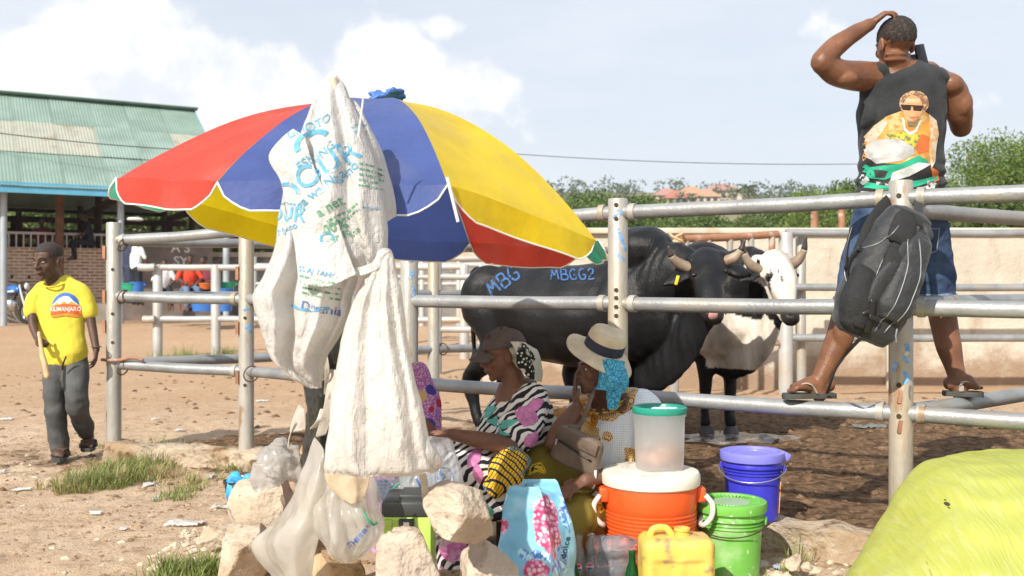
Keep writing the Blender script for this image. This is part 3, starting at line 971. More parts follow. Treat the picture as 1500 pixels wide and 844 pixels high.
for i, (px_, d, k, s) in enumerate([(835, 52, 'A', .80), (880, 53, 'B', .80), (930, 51, 'A', .76), (975, 53, 'B', .78), (1020, 52, 'A', .74), (1068, 53, 'B', .74), (1118, 51, 'A', .72), (1170, 52, 'B', .74), (1222, 52, 'A', .80)]):
    p = W(px_, 422, d)
    put_tree(kinds[k][0], (p.x, p.y, 0), s, random.random()*6, 'bushy tree just above the wall, %s of the front row from the umbrella' % ORD[i])
for i, (px_, d, k, s) in enumerate(rowspec):
    p = W(px_, 422, d)
    put_tree(kinds[k][0], (p.x, p.y, 0), s, random.random()*6, '%s beyond the wall, %s of the tree line counted from the umbrella' % (kinds[k][1], ORD[i]))
p = W(1500, 400, 40); put_tree(TD, (p.x, p.y, 0), .80, 1.0, 'tall feathery acacia at the right edge beyond the wall')
p = W(1600, 400, 44); put_tree(TD, (p.x, p.y, 0), .86, 3.0, 'second feathery acacia cut by the right edge beyond the wall')
p = W(1265, 400, 46); put_tree(TC, (p.x, p.y, 0), .84, 2.2, 'feathery acacia behind the man standing on the fence')
p = W(1415, 400, 36); put_tree(TE, (p.x, p.y, 0), 1.15, .2, 'low bush at the foot of the right acacia beyond the wall')
p = W(1500, 400, 33); put_tree(TE, (p.x, p.y, 0), 1.25, 2.2, 'leafy bush above the wall at the right edge')
for i, (px_, d, k, s) in enumerate([(-60, 86, 'A', 1.5), (30, 80, 'B', 1.35), (110, 88, 'A', 1.4), (185, 82, 'B', 1.3), (255, 84, 'A', 1.5), (330, 80, 'B', 1.35), (395, 90, 'A', 1.4), (470, 84, 'B', 1.2), (560, 88, 'A', 1.0), (640, 80, 'B', .9), (720, 82, 'A', .9)]):
    p = W(px_, 422, d)
    put_tree(kinds[k][0], (p.x, p.y, 0.2), s, random.random()*6, '%s behind the shed and far pens, %s from the left' % (kinds[k][1], ORD[i]), group='trees behind the shed')


def palm_data(h):
    tr = MB().limb([(0, 0, 0), (h*.03, 0, h*.5), (0, 0, h*.85)], [h*.022, h*.016, h*.014], 6); cr = MB()
    for k in range(16):
        a = k*2.4; el = .9-1.5*((k % 5)/5)
        prev = None; L = h*.36
        for q in range(7):
            t = q/6; r = L*t*math.cos(el*.6)*1.0; z = h*.85+L*(t*math.sin(el)-.9*t*t*.6)
            c = Vector((r*math.cos(a), r*math.sin(a), z)); w = h*.05*(1-abs(t-.45)*1.4)
            s = Vector((-math.sin(a), math.cos(a), -.6)).normalized()*w
            if prev: cr.add([prev[0], prev[1], c+s, c-s], [(0, 1, 2, 3)])
            prev = (c-s, c+s)
    md = []
    for mb, m, nm in ((tr, M_bark, 'trunk'), (cr, M_palm, 'crown')):
        me = bpy.data.meshes.new(nm); me.from_pydata(mb.v, [], mb.f); me.materials.append(m); md.append(me)
    return md
PD = palm_data(10)

def hill_z(x, y): return 42*sstep(280, 760, y)+5*fbm((x, y, 0), .004, 2)*sstep(300, 700, y)-6*sstep(60, 320, x)-2
o = build(MB().grid(lambda u, v: Vector((-900+2000*u, (260+1400*v)*KD, hill_z(-900+2000*u, 260+1400*v))), 60, 50), 'hill', mat('hill_scrub', (.16, .15, .075), .95, .35, .05), smooth=180); struct(o)
# distant woodland on the hill reads as one mass
cs = []; rs = []
random.seed(4)
for i in range(900):
    y = 330+random.random()*440; x = (random.uniform(-60, 1500)-750)/2500*y*1.15
    z = hill_z(x, y); r = random.uniform(2.2, 4.2)
    cs.append((x, y*KD, z+r*.8)); rs.append(r)
V = leaf_cloud(np.array(cs), np.array(rs), 42000, .75, 1.0)
me = bpy.data.meshes.new('hill_woodland'); me.from_pydata(V.tolist(), [], [(4*i, 4*i+1, 4*i+2, 4*i+3) for i in range(42000)])
o = mesh_obj(me, 'hill_woodland', M_farleaf); tag(o, 'hazy woodland covering the far hillside', 'woodland', kind='stuff')
for i, (px_, py_, d, s) in enumerate([(820, 290, 620, .85), (836, 296, 560, .9), (848, 292, 650, .8), (968, 288, 640, .85), (990, 290, 650, .8), (1002, 289, 640, .85), (1020, 292, 660, .6), (1080, 296, 560, 1.0), (1094, 298, 540, 1.15), (1050, 290, 640, .6)]):
    p = W(px_, py_, d)
    put_tree(PD, (p.x, p.y, p.z-5), s, i*1.3, '%s coconut palm from the umbrella on the far hill' % ORD[i], 'palm_tree', 'palms on the far hill')
M_hr = [mat('pink_roof', (.36, .20, .165), .8, .1), mat('red_roof', (.38, .14, .10), .8, .1), mat('tan_roof', (.40, .24, .15), .8, .1)]
M_hw = mat('house_wall', (.58, .46, .36), .8, .1)
M_glass_d = mat('dark_window', (.05, .06, .07), .2, 0)
for i, (px_, py_, d, w, hh, ri, lab) in enumerate([(976, 296, 620, 11, 3.4, 0, 'small pink roofed house, leftmost on the far hill'), (990, 298, 590, 10, 2.6, 1, 'low red roofed house on the far hill'),
                                                   (1012, 296, 610, 13, 4.0, 2, 'cream house with tan hipped roof on the far hill'), (1034, 297, 600, 10, 3.0, 2, 'small tan house beside the big pink one on the far hill'),
                                                   (1056, 294, 630, 17, 5.0, 0, 'big pink roofed house, largest on the far hill')]):
    p = W(px_, py_+3, d); z0 = p.z-3; w *= .8; hh *= .8
    t = thing('hill_house', lab, 'house', (p.x, p.y, z0), 'houses on the far hill')
    build(MB().box((p.x, p.y, z0+(hh+3)/2), (w, 9, hh+3)), 'wall', M_hw, t)
    mb = MB(); z1 = z0+3+hh; e = .8
    mb.add([(p.x-w/2-e, p.y-4.5-e, z1), (p.x+w/2+e, p.y-4.5-e, z1), (p.x+w/2+e, p.y+4.5+e, z1), (p.x-w/2-e, p.y+4.5+e, z1), (p.x-w/6, p.y, z1+3), (p.x+w/6, p.y, z1+3)],
           [(0, 1, 5, 4), (1, 2, 5), (2, 3, 4, 5), (3, 0, 4), (0, 3, 2, 1)])
    build(mb, 'roof', M_hr[ri], t, smooth=0)
    for k in (-.3, 0, .3): build(MB().box((p.x+k*w, p.y-4.52, z0+3+hh*.55), (1.4, .1, 1.5)), 'window', M_glass_d, t)

# ------------------------------------------------------------------ grass, clods, litter
M_grass = leaf_mat('grass_blade', (.17, .24, .05), (.40, .44, .14), .35)
M_dry = leaf_mat('dry_grass', (.40, .32, .14), (.55, .46, .24), .3)


def grass_patch(name, pts, n, h, m, label):
    """pts: (x, y, radius)"""
    vs = []; fs = []
    tufts = []
    for i in range(max(6, n//22)):
        x0, y0, r = pts[int(random.random()*len(pts))]; a = random.random()*6.28; q = r*1.15*random.random()**.7
        tufts.append((x0+q*math.cos(a), y0+q*math.sin(a), .02+.05*random.random(), .45+.8*random.random()*(1-.4*q/r)))
    for i in range(n):
        x0, y0, r, hk = tufts[int(random.random()*len(tufts))]
        a = random.random()*6.28; q = r*math.sqrt(random.random())
        x, y = x0+q*math.cos(a), y0+q*math.sin(a); z = ground_z(x, y)-.01
        hh = h*hk*(.35+.75*random.random()); b = a+random.gauss(0, .7); w = .0022+.0022*random.random()
        lean = Vector((math.cos(b), math.sin(b), 0))*hh*random.uniform(.2, 1.1); s = Vector((-math.sin(b), math.cos(b), 0))*w
        p = Vector((x, y, z)); k = len(vs)
        vs += [p-s, p+s, p+lean*.4+Vector((0, 0, hh*.65))+s*.7, p+lean*.4+Vector((0, 0, hh*.65))-s*.7, p+lean+Vector((0, 0, hh))]
        fs += [(k, k+1, k+2, k+3), (k+3, k+2, k+4)]
    me = bpy.data.meshes.new(name); me.from_pydata(vs, [], fs)
    o = mesh_obj(me, name, m); tag(o, label, 'grass', kind='stuff'); return o
def G(px_, py_, r):
    d = CAMZ*FPX/(py_-422); p = WA(px_, py_, d); return (p.x, p.y, r)
gp = [G(110, 712, .16), G(150, 700, .20), G(190, 690, .22), G(215, 680, .2), G(170, 705, .18)]
grass_patch('grass', gp, 2200, .125, M_grass, 'green grass tufts along the left end of the kerb')
grass_patch('dry_grass', gp+[G(250, 700, .2)], 1300, .13, M_dry, 'dry straw coloured blades among the left grass')
grass_patch('grass', [G(255, 722, .12), G(285, 715, .13), G(300, 706, .12), G(345, 690, .09), G(355, 684, .08)], 700, .09, M_grass, 'small green grass tufts near the black bucket')
grass_patch('grass', [G(225, 842, .1), G(255, 838, .11), G(290, 836, .12), G(320, 838, .11), G(300, 850, .15), G(260, 856, .14)], 1300, .095, M_grass, 'green grass at the bottom edge left of the stones')
grass_patch('grass', [G(1165, 822, .04), G(1150, 835, .07)], 60, .14, M_grass, 'few grass blades beside the green bucket')
grass_patch('dry_grass', [G(270, 525, .5), G(330, 523, .5)], 700, .28, M_grass, 'thin grass strip below the far left fence')
grass_patch('dry_grass', [G(140, 655, .1), G(280, 712, .18), G(300, 645, .2)], 240, .07, M_dry, 'scattered dry stalks around the kerb')

M_clod = mat('dung_clod', (.15, .09, .05), .95, .35, 10, .5, 60)
M_pebble = mat('pale_pebble', (.50, .42, .32), .9, .25, 10, .4, 60)


def scatter(name, m, n, area, smin, smax, label, test=None):
    vs = []; fs = []
    ico = [Vector(v) for v in [(0, 0, 1), (.9, 0, .3), (.25, .85, .3), (-.72, .53, .3), (-.72, -.53, .3), (.25, -.85, .3), (.7, .5, -.4), (-.3, .85, -.4), (-.9, 0, -.4), (-.3, -.85, -.4), (.7, -.5, -.4)]]
    tri = [(0, 1, 2), (0, 2, 3), (0, 3, 4), (0, 4, 5), (0, 5, 1), (1, 6, 2), (2, 6, 7), (2, 7, 3), (3, 7, 8), (3, 8, 4), (4, 8, 9), (4, 9, 5), (5, 9, 10), (5, 10, 1), (1, 10, 6)]
    k = 0
    while k < n:
        x = random.uniform(area[0], area[1]); y = random.uniform(area[2], area[3])
        if test and not test(x, y): continue
        s = smin+(smax-smin)*random.random()**3; z = ground_z(x, y); b = len(vs); a = random.random()*6.28
        ca, sa = math.cos(a), math.sin(a); fx = random.uniform(.7, 1.6)
        for v in ico:
            w = v*(1+random.uniform(-.25, .25))*s; w.x *= fx
            vs.append((x+w.x*ca-w.y*sa, y+w.x*sa+w.y*ca, z+w.z*.6))
        fs += [tuple(b+i for i in t) for t in tri]; k += 1
    me = bpy.data.meshes.new(name); me.from_pydata(vs, [], fs)
    o = mesh_obj(me, name, m); tag(o, label, 'debris', kind='stuff')
scatter('dung_clods', M_clod, 3200, (-3, 4.5, 4.0, 10), .007, .036, 'dark dung clods trodden into the pen floor', lambda x, y: inside((x, y), PEN) and random.random() < ground_mask(x, y)+.08)
scatter('soil_crumbs', mat('soil_crumb', (.28, .185, .11), .95, .3, 10), 2200, (-4.2, 2.5, 4.0, 8.0), .006, .022, 'brown soil crumbs scattered over the sand', lambda x, y: not inside((x, y), PEN))
scatter('dung_clods', M_clod, 1500, (-9, 2, 5.8, 14), .008, .036, 'dark dung specks on the open yard behind the fence', None)
scatter('pebbles', M_pebble, 260, (-4.2, 2.2, 4.0, 7.6), .006, .024, 'pale pebbles scattered on the sand', lambda x, y: not inside((x, y), PEN))
scatter('rubble', M_pebble, 120, (-1.62, -1.10, 4.25, 5.0), .012, .04, 'pale rubble chips beside the left stones', None)
scatter('rubble', M_pebble, 70, (1.05, 1.55, 3.95, 4.45), .010, .05, 'rubble chips by the kerb right of the green bucket', None)

M_litter = mat('white_litter', (.74, .74, .72), .35, .12, 20, .5, 30, transl=.3)
M_litterb = mat('blue_litter', (.45, .55, .72), .4, .1, 20, transl=.3)
def litter(px_, py_, w, h, label, m=None, pen=False, rz=0.0):
    d = (CAMZ-(.11 if pen else 0))*FPX/(py_-422); p = WA(px_, py_, d); s = d/FPX
    w *= .75
    wx, wy = w*s/2, max(h*s*1.4, .02)
    sd = random.random()*50
    def fn(u, v):
        a, b = (u-.5)*2, (v-.5)*2
        k = 1+.35*noise.noise(Vector((a*1.7+sd, b*1.7, 0)))
        x, y = p.x+wx*a*k, p.y+wy*b*k
        return Vector((x, y, ground_z(x, y)+.012+max(-.01, .35*h*s*(1-abs(b))*(.6+noise.noise(Vector((a*3+sd, b*3, 1)))))+.3*h*s*noise.noise(Vector((a*6+sd, b*6, 2)))))
    o = build(MB().grid(fn, 12, 9), 'plastic_litter', m or M_litter, smooth=60)
    tag(o, label, 'litter', 'plastic litter on the ground')
for a in [(272, 770, 66, 12, 'long clear plastic strip on the sand beside the stones'), (35, 716, 34, 6, 'flat white plastic scrap at the left, in front of the boy'), (3, 693, 16, 10, 'white plastic scrap cut by the left edge'), (221, 711, 20, 12, 'crumpled white plastic ball by the left grass'),
          (228, 726, 10, 6, 'bluish plastic cap scrap below the left grass', M_litterb), (309, 697, 12, 10, 'grey crumpled wrapper in the grass near the black bucket'), (141, 753, 22, 6, 'faint white scrap on the sand below the left grass'), (181, 778, 14, 5, 'tiny white scrap on the open sand'),
          (325, 745, 40, 8, 'white plastic strip beside the black bucket'), (10, 616, 22, 4, 'white scrap on the far sand at the left edge'), (264, 612, 16, 6, 'white scrap on the sand between the left fence posts', None, True), (227, 619, 12, 5, 'small white scrap right of the left fence post'), (300, 655, 26, 5, 'scrap of white litter on the dark soil behind the kerb', None, True), (385, 572, 24, 6, 'white scrap on the sand left of the hanging sack', None, True), (1137, 830, 14, 6, 'bluish scrap beside the green bucket', M_litterb)]:
    litter(*a)
M_cloth = mat('grey_rag', (.12, .13, .12), .9, .3, 10, .6, 30)
litter(1270, 628, 60, 10, 'dark grey rag lying under the bottom rail', M_cloth, True)
litter(1245, 566, 40, 8, 'pale bluish plastic on the pen floor behind the left sandal', M_litterb, True)
M_husk = mat('maize_husk', (.45, .30, .14), .9, .3, 15, .8, 30)
litter(1435, 628, 80, 10, 'dry straw coloured husk under the right bottom rail', M_husk, True)
# ------------------------------------------------------------------ beach umbrella
def fabric(name, col, tr=.5):
    return mat(name, col, .55, .12, 4, .5, 9, transl=tr, spec=.35, sheen=.15, col2=tuple(min(1, x*.8+.10) for x in col), c2s=3, c2=(.5, .8), bd=.02)
FAB = {'red': fabric('red_canopy', (.70, .075, .045)), 'blue': fabric('blue_canopy', (.085, .140, .43)), 'yellow': fabric('yellow_canopy', (.86, .66, .012)), 'green': fabric('green_canopy', (.02, .36, .20))}
M_pip = mat('white_piping', (.82, .82, .80), .6)
M_white_metal = mat('white_painted_metal', (.72, .72, .72), .4)
UC = Vector((-.567, 4.02, 1.475)); un = Vector((.06, .03, 1)).normalized()
ue1 = Vector((1, 0, -.11)); ue1 = (ue1-un*ue1.dot(un)).normalized(); ue2 = un.cross(ue1)
UR, UH = .95, .46
umb = thing('beach_umbrella', 'big red, blue, yellow and green umbrella shading the two seated women', 'umbrella', (-.735, 3.97, 0))


UAP = Vector((-.54, 4.05, 1.955)); UZ = [1.535, 1.53, 1.375, 1.375, 1.425, 1.45, 1.585, 1.605]      # rim height at the eight rib ends, from the front left rib round to the right


def usurf(th, t):
    """point of the canopy at angle th (degrees, 0 = towards us) and radius t"""
    k = math.floor((th+22.5)/45); a0 = k*45-22.5; f = (th-a0)/45
    def rim(a, i): return Vector((UC.x+UR*math.sin(rad(a)), UC.y-UR*math.cos(rad(a)), UZ[i % 8]))
    r = rim(a0, k).lerp(rim(a0+45, k+1), f)
    sag = -.030*math.sin(math.pi*f)*math.sin(math.pi*min(1, t))*t
    h = t**2.05
    return Vector((UAP.x+(r.x-UAP.x)*t, UAP.y+(r.y-UAP.y)*t, UAP.z+(r.z-UAP.z)*h+sag+.010*noise.noise(Vector((th*.06, t*3.5, 2)))*t))


cols = ['blue', 'yellow', 'green', 'red', 'blue', 'yellow', 'green', 'red']     # from the front panel towards the right
for k in range(8):
    th0 = k*45-22.5; cn = cols[k]
    pn = build(MB().grid(lambda u, v: usurf(th0+45*min(.9999, max(1e-4, u)), .03+.97*v), 17, 20), 'canopy_panel', FAB[cn], umb, smooth=180)
    pn['label'] = '%s canopy panel' % cn
    # hanging valance with rounded lower corners
    def val(u, v):
        p = usurf(th0+45*min(.9999, max(1e-4, u)), 1.0)
        w = min(u, 1-u)*2; L = .098*min(1, (w*3.2)**.55 if w > 0 else 0)
        out = (p-UC); out = (out-un*out.dot(un)).normalized()
        lift = 0.0
        if cn == 'green': lift = .5
        return p+(-un*(1-lift*.6)+out*(.10+lift))*(L*v)+out*(.012*math.sin(u*9+k)*v)
    vo = build(MB().grid(val, 25, 5), 'valance', FAB[cn], pn, smooth=180)
    build(MB().tube([val(i/24, 1.0) for i in range(25)], .0030, 6), 'piping', M_pip, pn, smooth=180)
    # rib under each seam
    mb = MB().tube([usurf(th0+.01, .04+.95*i/12)-un*.012 for i in range(13)], .004, 6)
    build(mb, 'rib', M_white_metal, umb, smooth=180)
    mb = MB().tube([usurf(th0+.01, .55)-un*.014, UAP-Vector((.052, .035, .52))+Vector((math.sin(rad(th0)), -math.cos(rad(th0)), 0))*.025], .0035, 6)
    build(mb, 'stretcher', M_white_metal, umb, smooth=180)
pt = UAP+Vector((0, 0, .012))
build(MB().tube([pt, UAP-Vector((.06, .04, .6)), Vector((-.735, 3.97, -.05))], .016, 12), 'pole', M_white_metal, umb)
build(MB().tube([UAP-Vector((.05, .034, .49)), UAP-Vector((.056, .038, .55))], .026, 12), 'runner', M_white_metal, umb)
M_bluecloth = mat('blue_rag', (.05, .14, .42), .5, .15, 10, .6, 40)
mb = MB(); 
for i in range(9):
    a = i*2.3
    mb.ell(pt+Vector((.045*math.cos(a)+.03, .03*math.sin(a), .012+.012*math.sin(i*1.7))), (.035, .025, .013), Matrix.Rotation(a, 3, 'Z') @ Matrix.Rotation(.5*math.sin(a*2), 3, 'Y'))
flesh(mb, 'finial_knot', M_bluecloth, umb, .006, 2, .4, lambda p, n: .006*fbm(p, 60, 2))
pa = usurf(22.5, 1.0)
build(MB().tube([pa+Vector((.0, -.02, .02)), pa+Vector((.035, -.03, -.12))], .005, 8), 'loose_rib_tip', M_white_metal, umb)
pa = usurf(20, .36)
build(MB().tube([W(525, 200, 5.0), W(532, 145, 4.98)], .003, 6), 'stick_pin', M_white_metal, umb)

# ------------------------------------------------------------------ sacks hung on a leaning stick
def sack_mat(name, col, tr=.25):
    m = bpy.data.materials.new(name); m.use_nodes = True; nt = m.node_tree; nt.nodes.clear()
    tc = N(nt, 'ShaderNodeTexCoord').outputs['Object']
    def nz(s, d=6, st=(1, 1, 1)):
        return N(nt, 'ShaderNodeTexNoise', {'Vector': N(nt, 'ShaderNodeMapping', {0: tc, 3: st}).outputs[0], 'Scale': s, 'Detail': d, 'Roughness': .62}).outputs[0]
    c = mix(nt, ramp(nt, nz(4), .35, .7), col, tuple(x*.84 for x in col))
    c = mix(nt, ramp(nt, nz(7, 8), .56, .76, 0, .55), c, (.62, .50, .34))
    wv = N(nt, 'ShaderNodeTexWave', {'Vector': tc, 'Scale': 60.0, 'Distortion': 1.0}, bands_direction='X').outputs[1]
    wh = N(nt, 'ShaderNodeTexWave', {'Vector': tc, 'Scale': 60.0, 'Distortion': 1.0}, bands_direction='Z').outputs[1]
    rg = math_(nt, 'ABSOLUTE', math_(nt, 'SUBTRACT', nz(9, 3, (1.6, 1.6, .5)), .5)); rg2 = math_(nt, 'ABSOLUTE', math_(nt, 'SUBTRACT', nz(20, 3, (1, 1, .8)), .5))
    h = math_(nt, 'ADD', math_(nt, 'MULTIPLY', math_(nt, 'ADD', wv, wh), .10), math_(nt, 'MULTIPLY', nz(26, 5), .45))
    h = math_(nt, 'ADD', h, math_(nt, 'ADD', ramp(nt, rg, 0, .10, 0, .8), ramp(nt, rg2, 0, .08, 0, .35)))
    b = N(nt, 'ShaderNodeBump', {'Height': h, 'Strength': .5, 'Distance': .008})
    p = N(nt, 'ShaderNodeBsdfPrincipled', {'Base Color': c, 'Roughness': .52, 'Normal': b.outputs[0]})
    t = N(nt, 'ShaderNodeBsdfTranslucent', {'Color': c, 'Normal': b.outputs[0]})
    N(nt, 'ShaderNodeOutputMaterial', {0: N(nt, 'ShaderNodeMixShader', {0: tr, 1: p.outputs[0], 2: t.outputs[0]}).outputs[0]})
    return m
M_sack = sack_mat('woven_sack', (.78, .77, .75), .35); M_sack2 = sack_mat('plain_woven_sack', (.79, .76, .71), .35)


def crumple(amp, s=9.0, seed=0.0):
    """creased film: facets that meet in sharp ridges, at two scales"""
    def f(p, n):
        q = Vector((p.x+.02*noise.noise(p*9), p.y, p.z*.7))
        a1 = noise.voronoi(q*s*.8+Vector((seed, 1, 2)))[0]; a2 = noise.voronoi(q*s*2.0+Vector((2, seed, 5)))[0]
        return amp*(1.4*fbm(q, s*.5, 2, seed+3)+2.4*(a1[0]-.45)+1.0*(a2[0]-.45))
    return f


def drape(name, rows, mat_, parent, folds=5, famp=.25, seed=0.0, n=72, amp=.007, sub=4, open_bottom=True):
    """hollow hanging cloth: rows of (py, x left, x right, distance, half thickness)"""
    P, Rr = resample([Vector((r[1], r[2], r[0])) for r in rows], [(r[3], r[4]) for r in rows], sub)
    mb = MB(); vs = []
    for j, (q, (d, th)) in enumerate(zip(P, Rr)):
        L, Rg = W(q.x, q.z, d), W(q.y, q.z, d); c = (L+Rg)/2; hw = (Rg-L)/2
        v = j/(len(P)-1)
        for i in range(n):
            a = 2*math.pi*i/n; ca, sa = math.cos(a), math.sin(a)
            ph = noise.noise(Vector((seed, v*2.2, 3)))*2
            pl = folds*a*1.4+ph*1.5+seed+1.2*noise.noise(Vector((ca*1.5, sa*1.5, v*1.6+seed))); k = 1+famp*1.25*abs(sa)**.5*(1.4*(1-abs(math.sin(pl*.5)))**1.0-.6+.35*math.sin(pl*1.7+v*2))*min(1, v*4)
            p = c+hw*(abs(ca)**.9*(1 if ca > 0 else -1))+Vector((0, -sa*th*k, 0))
            vs.append(p)
    m = len(P)
    fs = [(j*n+i, j*n+(i+1) % n, (j+1)*n+(i+1) % n, (j+1)*n+i) for j in range(m-1) for i in range(n)]
    fs.append(tuple(range(n)))
    mb.add(vs, fs)
    o = build(mb, name, mat_, parent, smooth=180)
    bake(o, [('SUBSURF', dict(levels=1, render_levels=1))])
    displace(o, crumple(amp*.42, 8, seed)); displace(o, crumple(amp*.16, 22, seed+5))
    return o


def sheet(name, ctrl, mat_, parent, k=6, amp=.006, seed=0.0, thick=.002, s=10.0):
    """crumpled sheet through control rows of (px, py, distance)"""
    rows = [curve([W(*c) for c in r], k) for r in ctrl]
    cols_ = list(zip(*rows)); cols_ = [curve(list(c), k) for c in cols_]
    nu, nv = len(cols_), len(cols_[0])
    mb = MB().grid(lambda u, v: cols_[round(u*(nu-1))][round(v*(nv-1))], nu, nv)
    o = build(mb, name, mat_, parent, smooth=180)
    bake(o, [('SUBSURF', dict(levels=2, render_levels=2))])
    displace(o, crumple(amp*.8, s*1.25, seed))
    if thick: bake(o, [('SOLIDIFY', dict(thickness=thick, offset=0))])
    return o


ref()
stick = thing('leaning_stick', 'pale wooden stick that holds up the hanging sacks', 'stick', W(640, 850, 6.95))
build(MB().tube(curve([W(487, 114, 5.17), W(558, 430, 5.45), W(618, 690, 6.20), W(624, 740, 6.42), W(640, 860, 6.85)], 4), .014, 10), 'shaft', mat('pale_stick', (.66, .58, .48), .7, .15, 10, .3, 30), stick)

ink = lambda n_, c: mat(n_, c, .7, .25, 25, col2=(.70, .68, .64), c2s=18, c2=(.52, .66))
M_ink = ink('pale_blue_ink', (.10, .33, .50)); M_inkg = ink('green_ink', (.10, .30, .18)); M_inkd = ink('dark_blue_ink', (.06, .16, .45))
ref(5.88, 3.00)
sack = thing('flour_sack', 'crumpled white flour sack with blue print hung in front of the umbrella', 'sack', W(487, 560, 5.9))
hood = drape('hood', [(107, 483, 491, 5.93, .012), (128, 470, 505, 5.92, .03), (165, 454, 522, 5.90, .055), (205, 438, 537, 5.89, .07), (250, 422, 550, 5.88, .08), (300, 416, 562, 5.87, .085), (345, 440, 569, 5.87, .075), (372, 478, 566, 5.87, .06), (391, 512, 548, 5.87, .035)], M_sack, sack, 5, .35, 1.3, amp=.008)
left = drape('hanging_side', [(262, 416, 505, 5.90, .05), (310, 409, 520, 5.89, .075), (360, 402, 528, 5.88, .09), (405, 385, 524, 5.87, .10), (435, 370, 515, 5.87, .105), (470, 381, 508, 5.88, .10), (500, 389, 494, 5.89, .085), (528, 398, 478, 5.9, .065), (552, 425, 472, 5.91, .035), (568, 455, 470, 5.92, .015)], M_sack, sack, 5, .45, 4.1, amp=.010)
flap = sheet('folded_flap', [[(428, 188, 5.83), (436, 193, 5.81), (446, 200, 5.80)], [(396, 228, 5.84), (428, 235, 5.79), (458, 240, 5.785)], [(410, 262, 5.82), (446, 285, 5.775), (480, 290, 5.775)], [(418, 300, 5.80), (470, 335, 5.76), (500, 340, 5.77)], [(430, 355, 5.77), (480, 382, 5.745), (515, 385, 5.76)], [(438, 415, 5.745), (478, 420, 5.73), (522, 402, 5.76)]], M_sack, sack, 5, .006, 2.2)
side = sheet('back_flap', [[(508, 140, 5.95), (520, 150, 5.95), (530, 165, 5.97)], [(515, 180, 5.92), (538, 190, 5.93), (552, 205, 5.97)], [(525, 240, 5.90), (550, 245, 5.92), (570, 260, 5.98)], [(535, 290, 5.90), (560, 300, 5.93), (580, 312, 5.99)], [(540, 325, 5.90), (560, 328, 5.93), (577, 318, 5.98)]], M_sack, sack, 5, .005, 7.2)
skirt = sheet('torn_hem', [[(470, 372, 5.80), (510, 392, 5.79), (545, 385, 5.79), (570, 366, 5.82)], [(476, 388, 5.79), (515, 404, 5.785), (550, 396, 5.79), (572, 374, 5.83)]], M_sack, sack, 6, .006, 8.8)
ca, sa = math.cos(rad(36)), math.sin(rad(36)); U1 = Vector((ca, 0, sa)); V1 = Vector((-sa, 0, ca)); sp = 5.85/2500.0
tg = bvh([hood, left, flap, side])


def ptxt(t, px_, py_, h, m, ang=36, nm='printed_text', tgt=None, par=None, d=5.85, align='CENTER', sx_=1.0):
    a = rad(ang); s = h*d/2500.0
    return tag(decal(text_mb(t, 1.0, align), nm, m, par or sack, tgt or tg, W(px_, py_, d), Vector((math.cos(a), 0, math.sin(a)))*s*1.35*sx_, Vector((-math.sin(a), 0, math.cos(a)))*s*1.35, .012, .0025), None, None, None, 'stuff')
arc = poly_mb(disc_pts(0, 0, 1, 1, 24, 10, 190)+disc_pts(0, 0, .62, .62, 24, 10, 190)[::-1])
def parc(px_, py_, r, ang, m=M_ink, tgt=None, par=None, d=5.85, el=.7):
    a = rad(ang); s = r*d/2500.0
    mb = MB()
    for i in range(23):
        f0, f1 = i/23, (i+1)/23
        A = lambda f, q: Vector((q*math.cos(rad(5+185*f)), q*math.sin(rad(5+185*f)), 0))
        w = .66
        mb.add([A(f0, 1), A(f1, 1), A(f1, w), A(f0, w)], [(0, 1, 2, 3)])
    return decal(mb, 'printed_arc', m, par or sack, tgt or tg, W(px_, py_, d), Vector((math.cos(a), 0, math.sin(a)))*s, Vector((-math.sin(a), 0, math.cos(a)))*s*el, .012, .0025)
def dashes(px_, py_, w, m, ang, seed, tgt=None, par=None, d=5.85):
    """a row of print too small to read"""
    rg_ = random.Random(seed); x = -w/2; L_ = []
    while x < w/2:
        q = rg_.uniform(1.5, 6); L_.append([(x, rg_.uniform(-.4, .4)), (min(w/2, x+q), rg_.uniform(-.4, .4))]); x += q+1.6
    a = rad(ang); s = d/2500.0
    return decal(stroke_mb(L_, 2.6), 'fine_print', m, par or sack, tgt or tg, W(px_, py_, d), Vector((math.cos(a), 0, math.sin(a)))*s, Vector((-math.sin(a), 0, math.cos(a)))*s, .012, .0025)
ptxt('GHOTO', 455, 187, 12, M_ink, 25); parc(462, 212, 24, 30)
ptxt('ESKING', 468, 232, 12, M_ink); ptxt('OUR', 484, 246, 30, M_ink, 34, sx_=1.0); ptxt('ga wa Ngano', 484, 274, 13, M_ink, 38)
ptxt('a net', 490, 306, 13, M_inkg, 32); dashes(508, 314, 44, M_inkg, 32, 31); dashes(512, 321, 40, M_inkg, 32, 32); ptxt('00%', 497, 335, 13, M_inkg, 24); ptxt('per Fine', 508, 347, 10, M_inkg, 24)
parc(425, 285, 19, -10); dashes(424, 300, 26, M_ink, -8, 41); ptxt('OUR', 422, 316, 20, M_ink, -5); ptxt('a Ngano', 420, 338, 9, M_ink, 15)
for i in range(5): dashes(543, 243+i*8, 24, M_inkg, -6, i)
dashes(548, 306, 20, M_ink, 3, 9); dashes(525, 180, 22, M_ink, 40, 11); dashes(528, 188, 18, M_ink, 40, 12)
ptxt('SS AJ TANG', 475, 400, 7, M_ink, -12)
for i in range(4): dashes(475, 410+i*8, 46, M_inkg, -12, 20+i)
parc(458, 448, 26, 175, el=.25); ptxt('Dorania', 475, 452, 11, M_inkd, -12)
parc(487, 352, 9, 140, M_ink, el=1); parc(487, 352, 9, -40, M_ink, el=1)

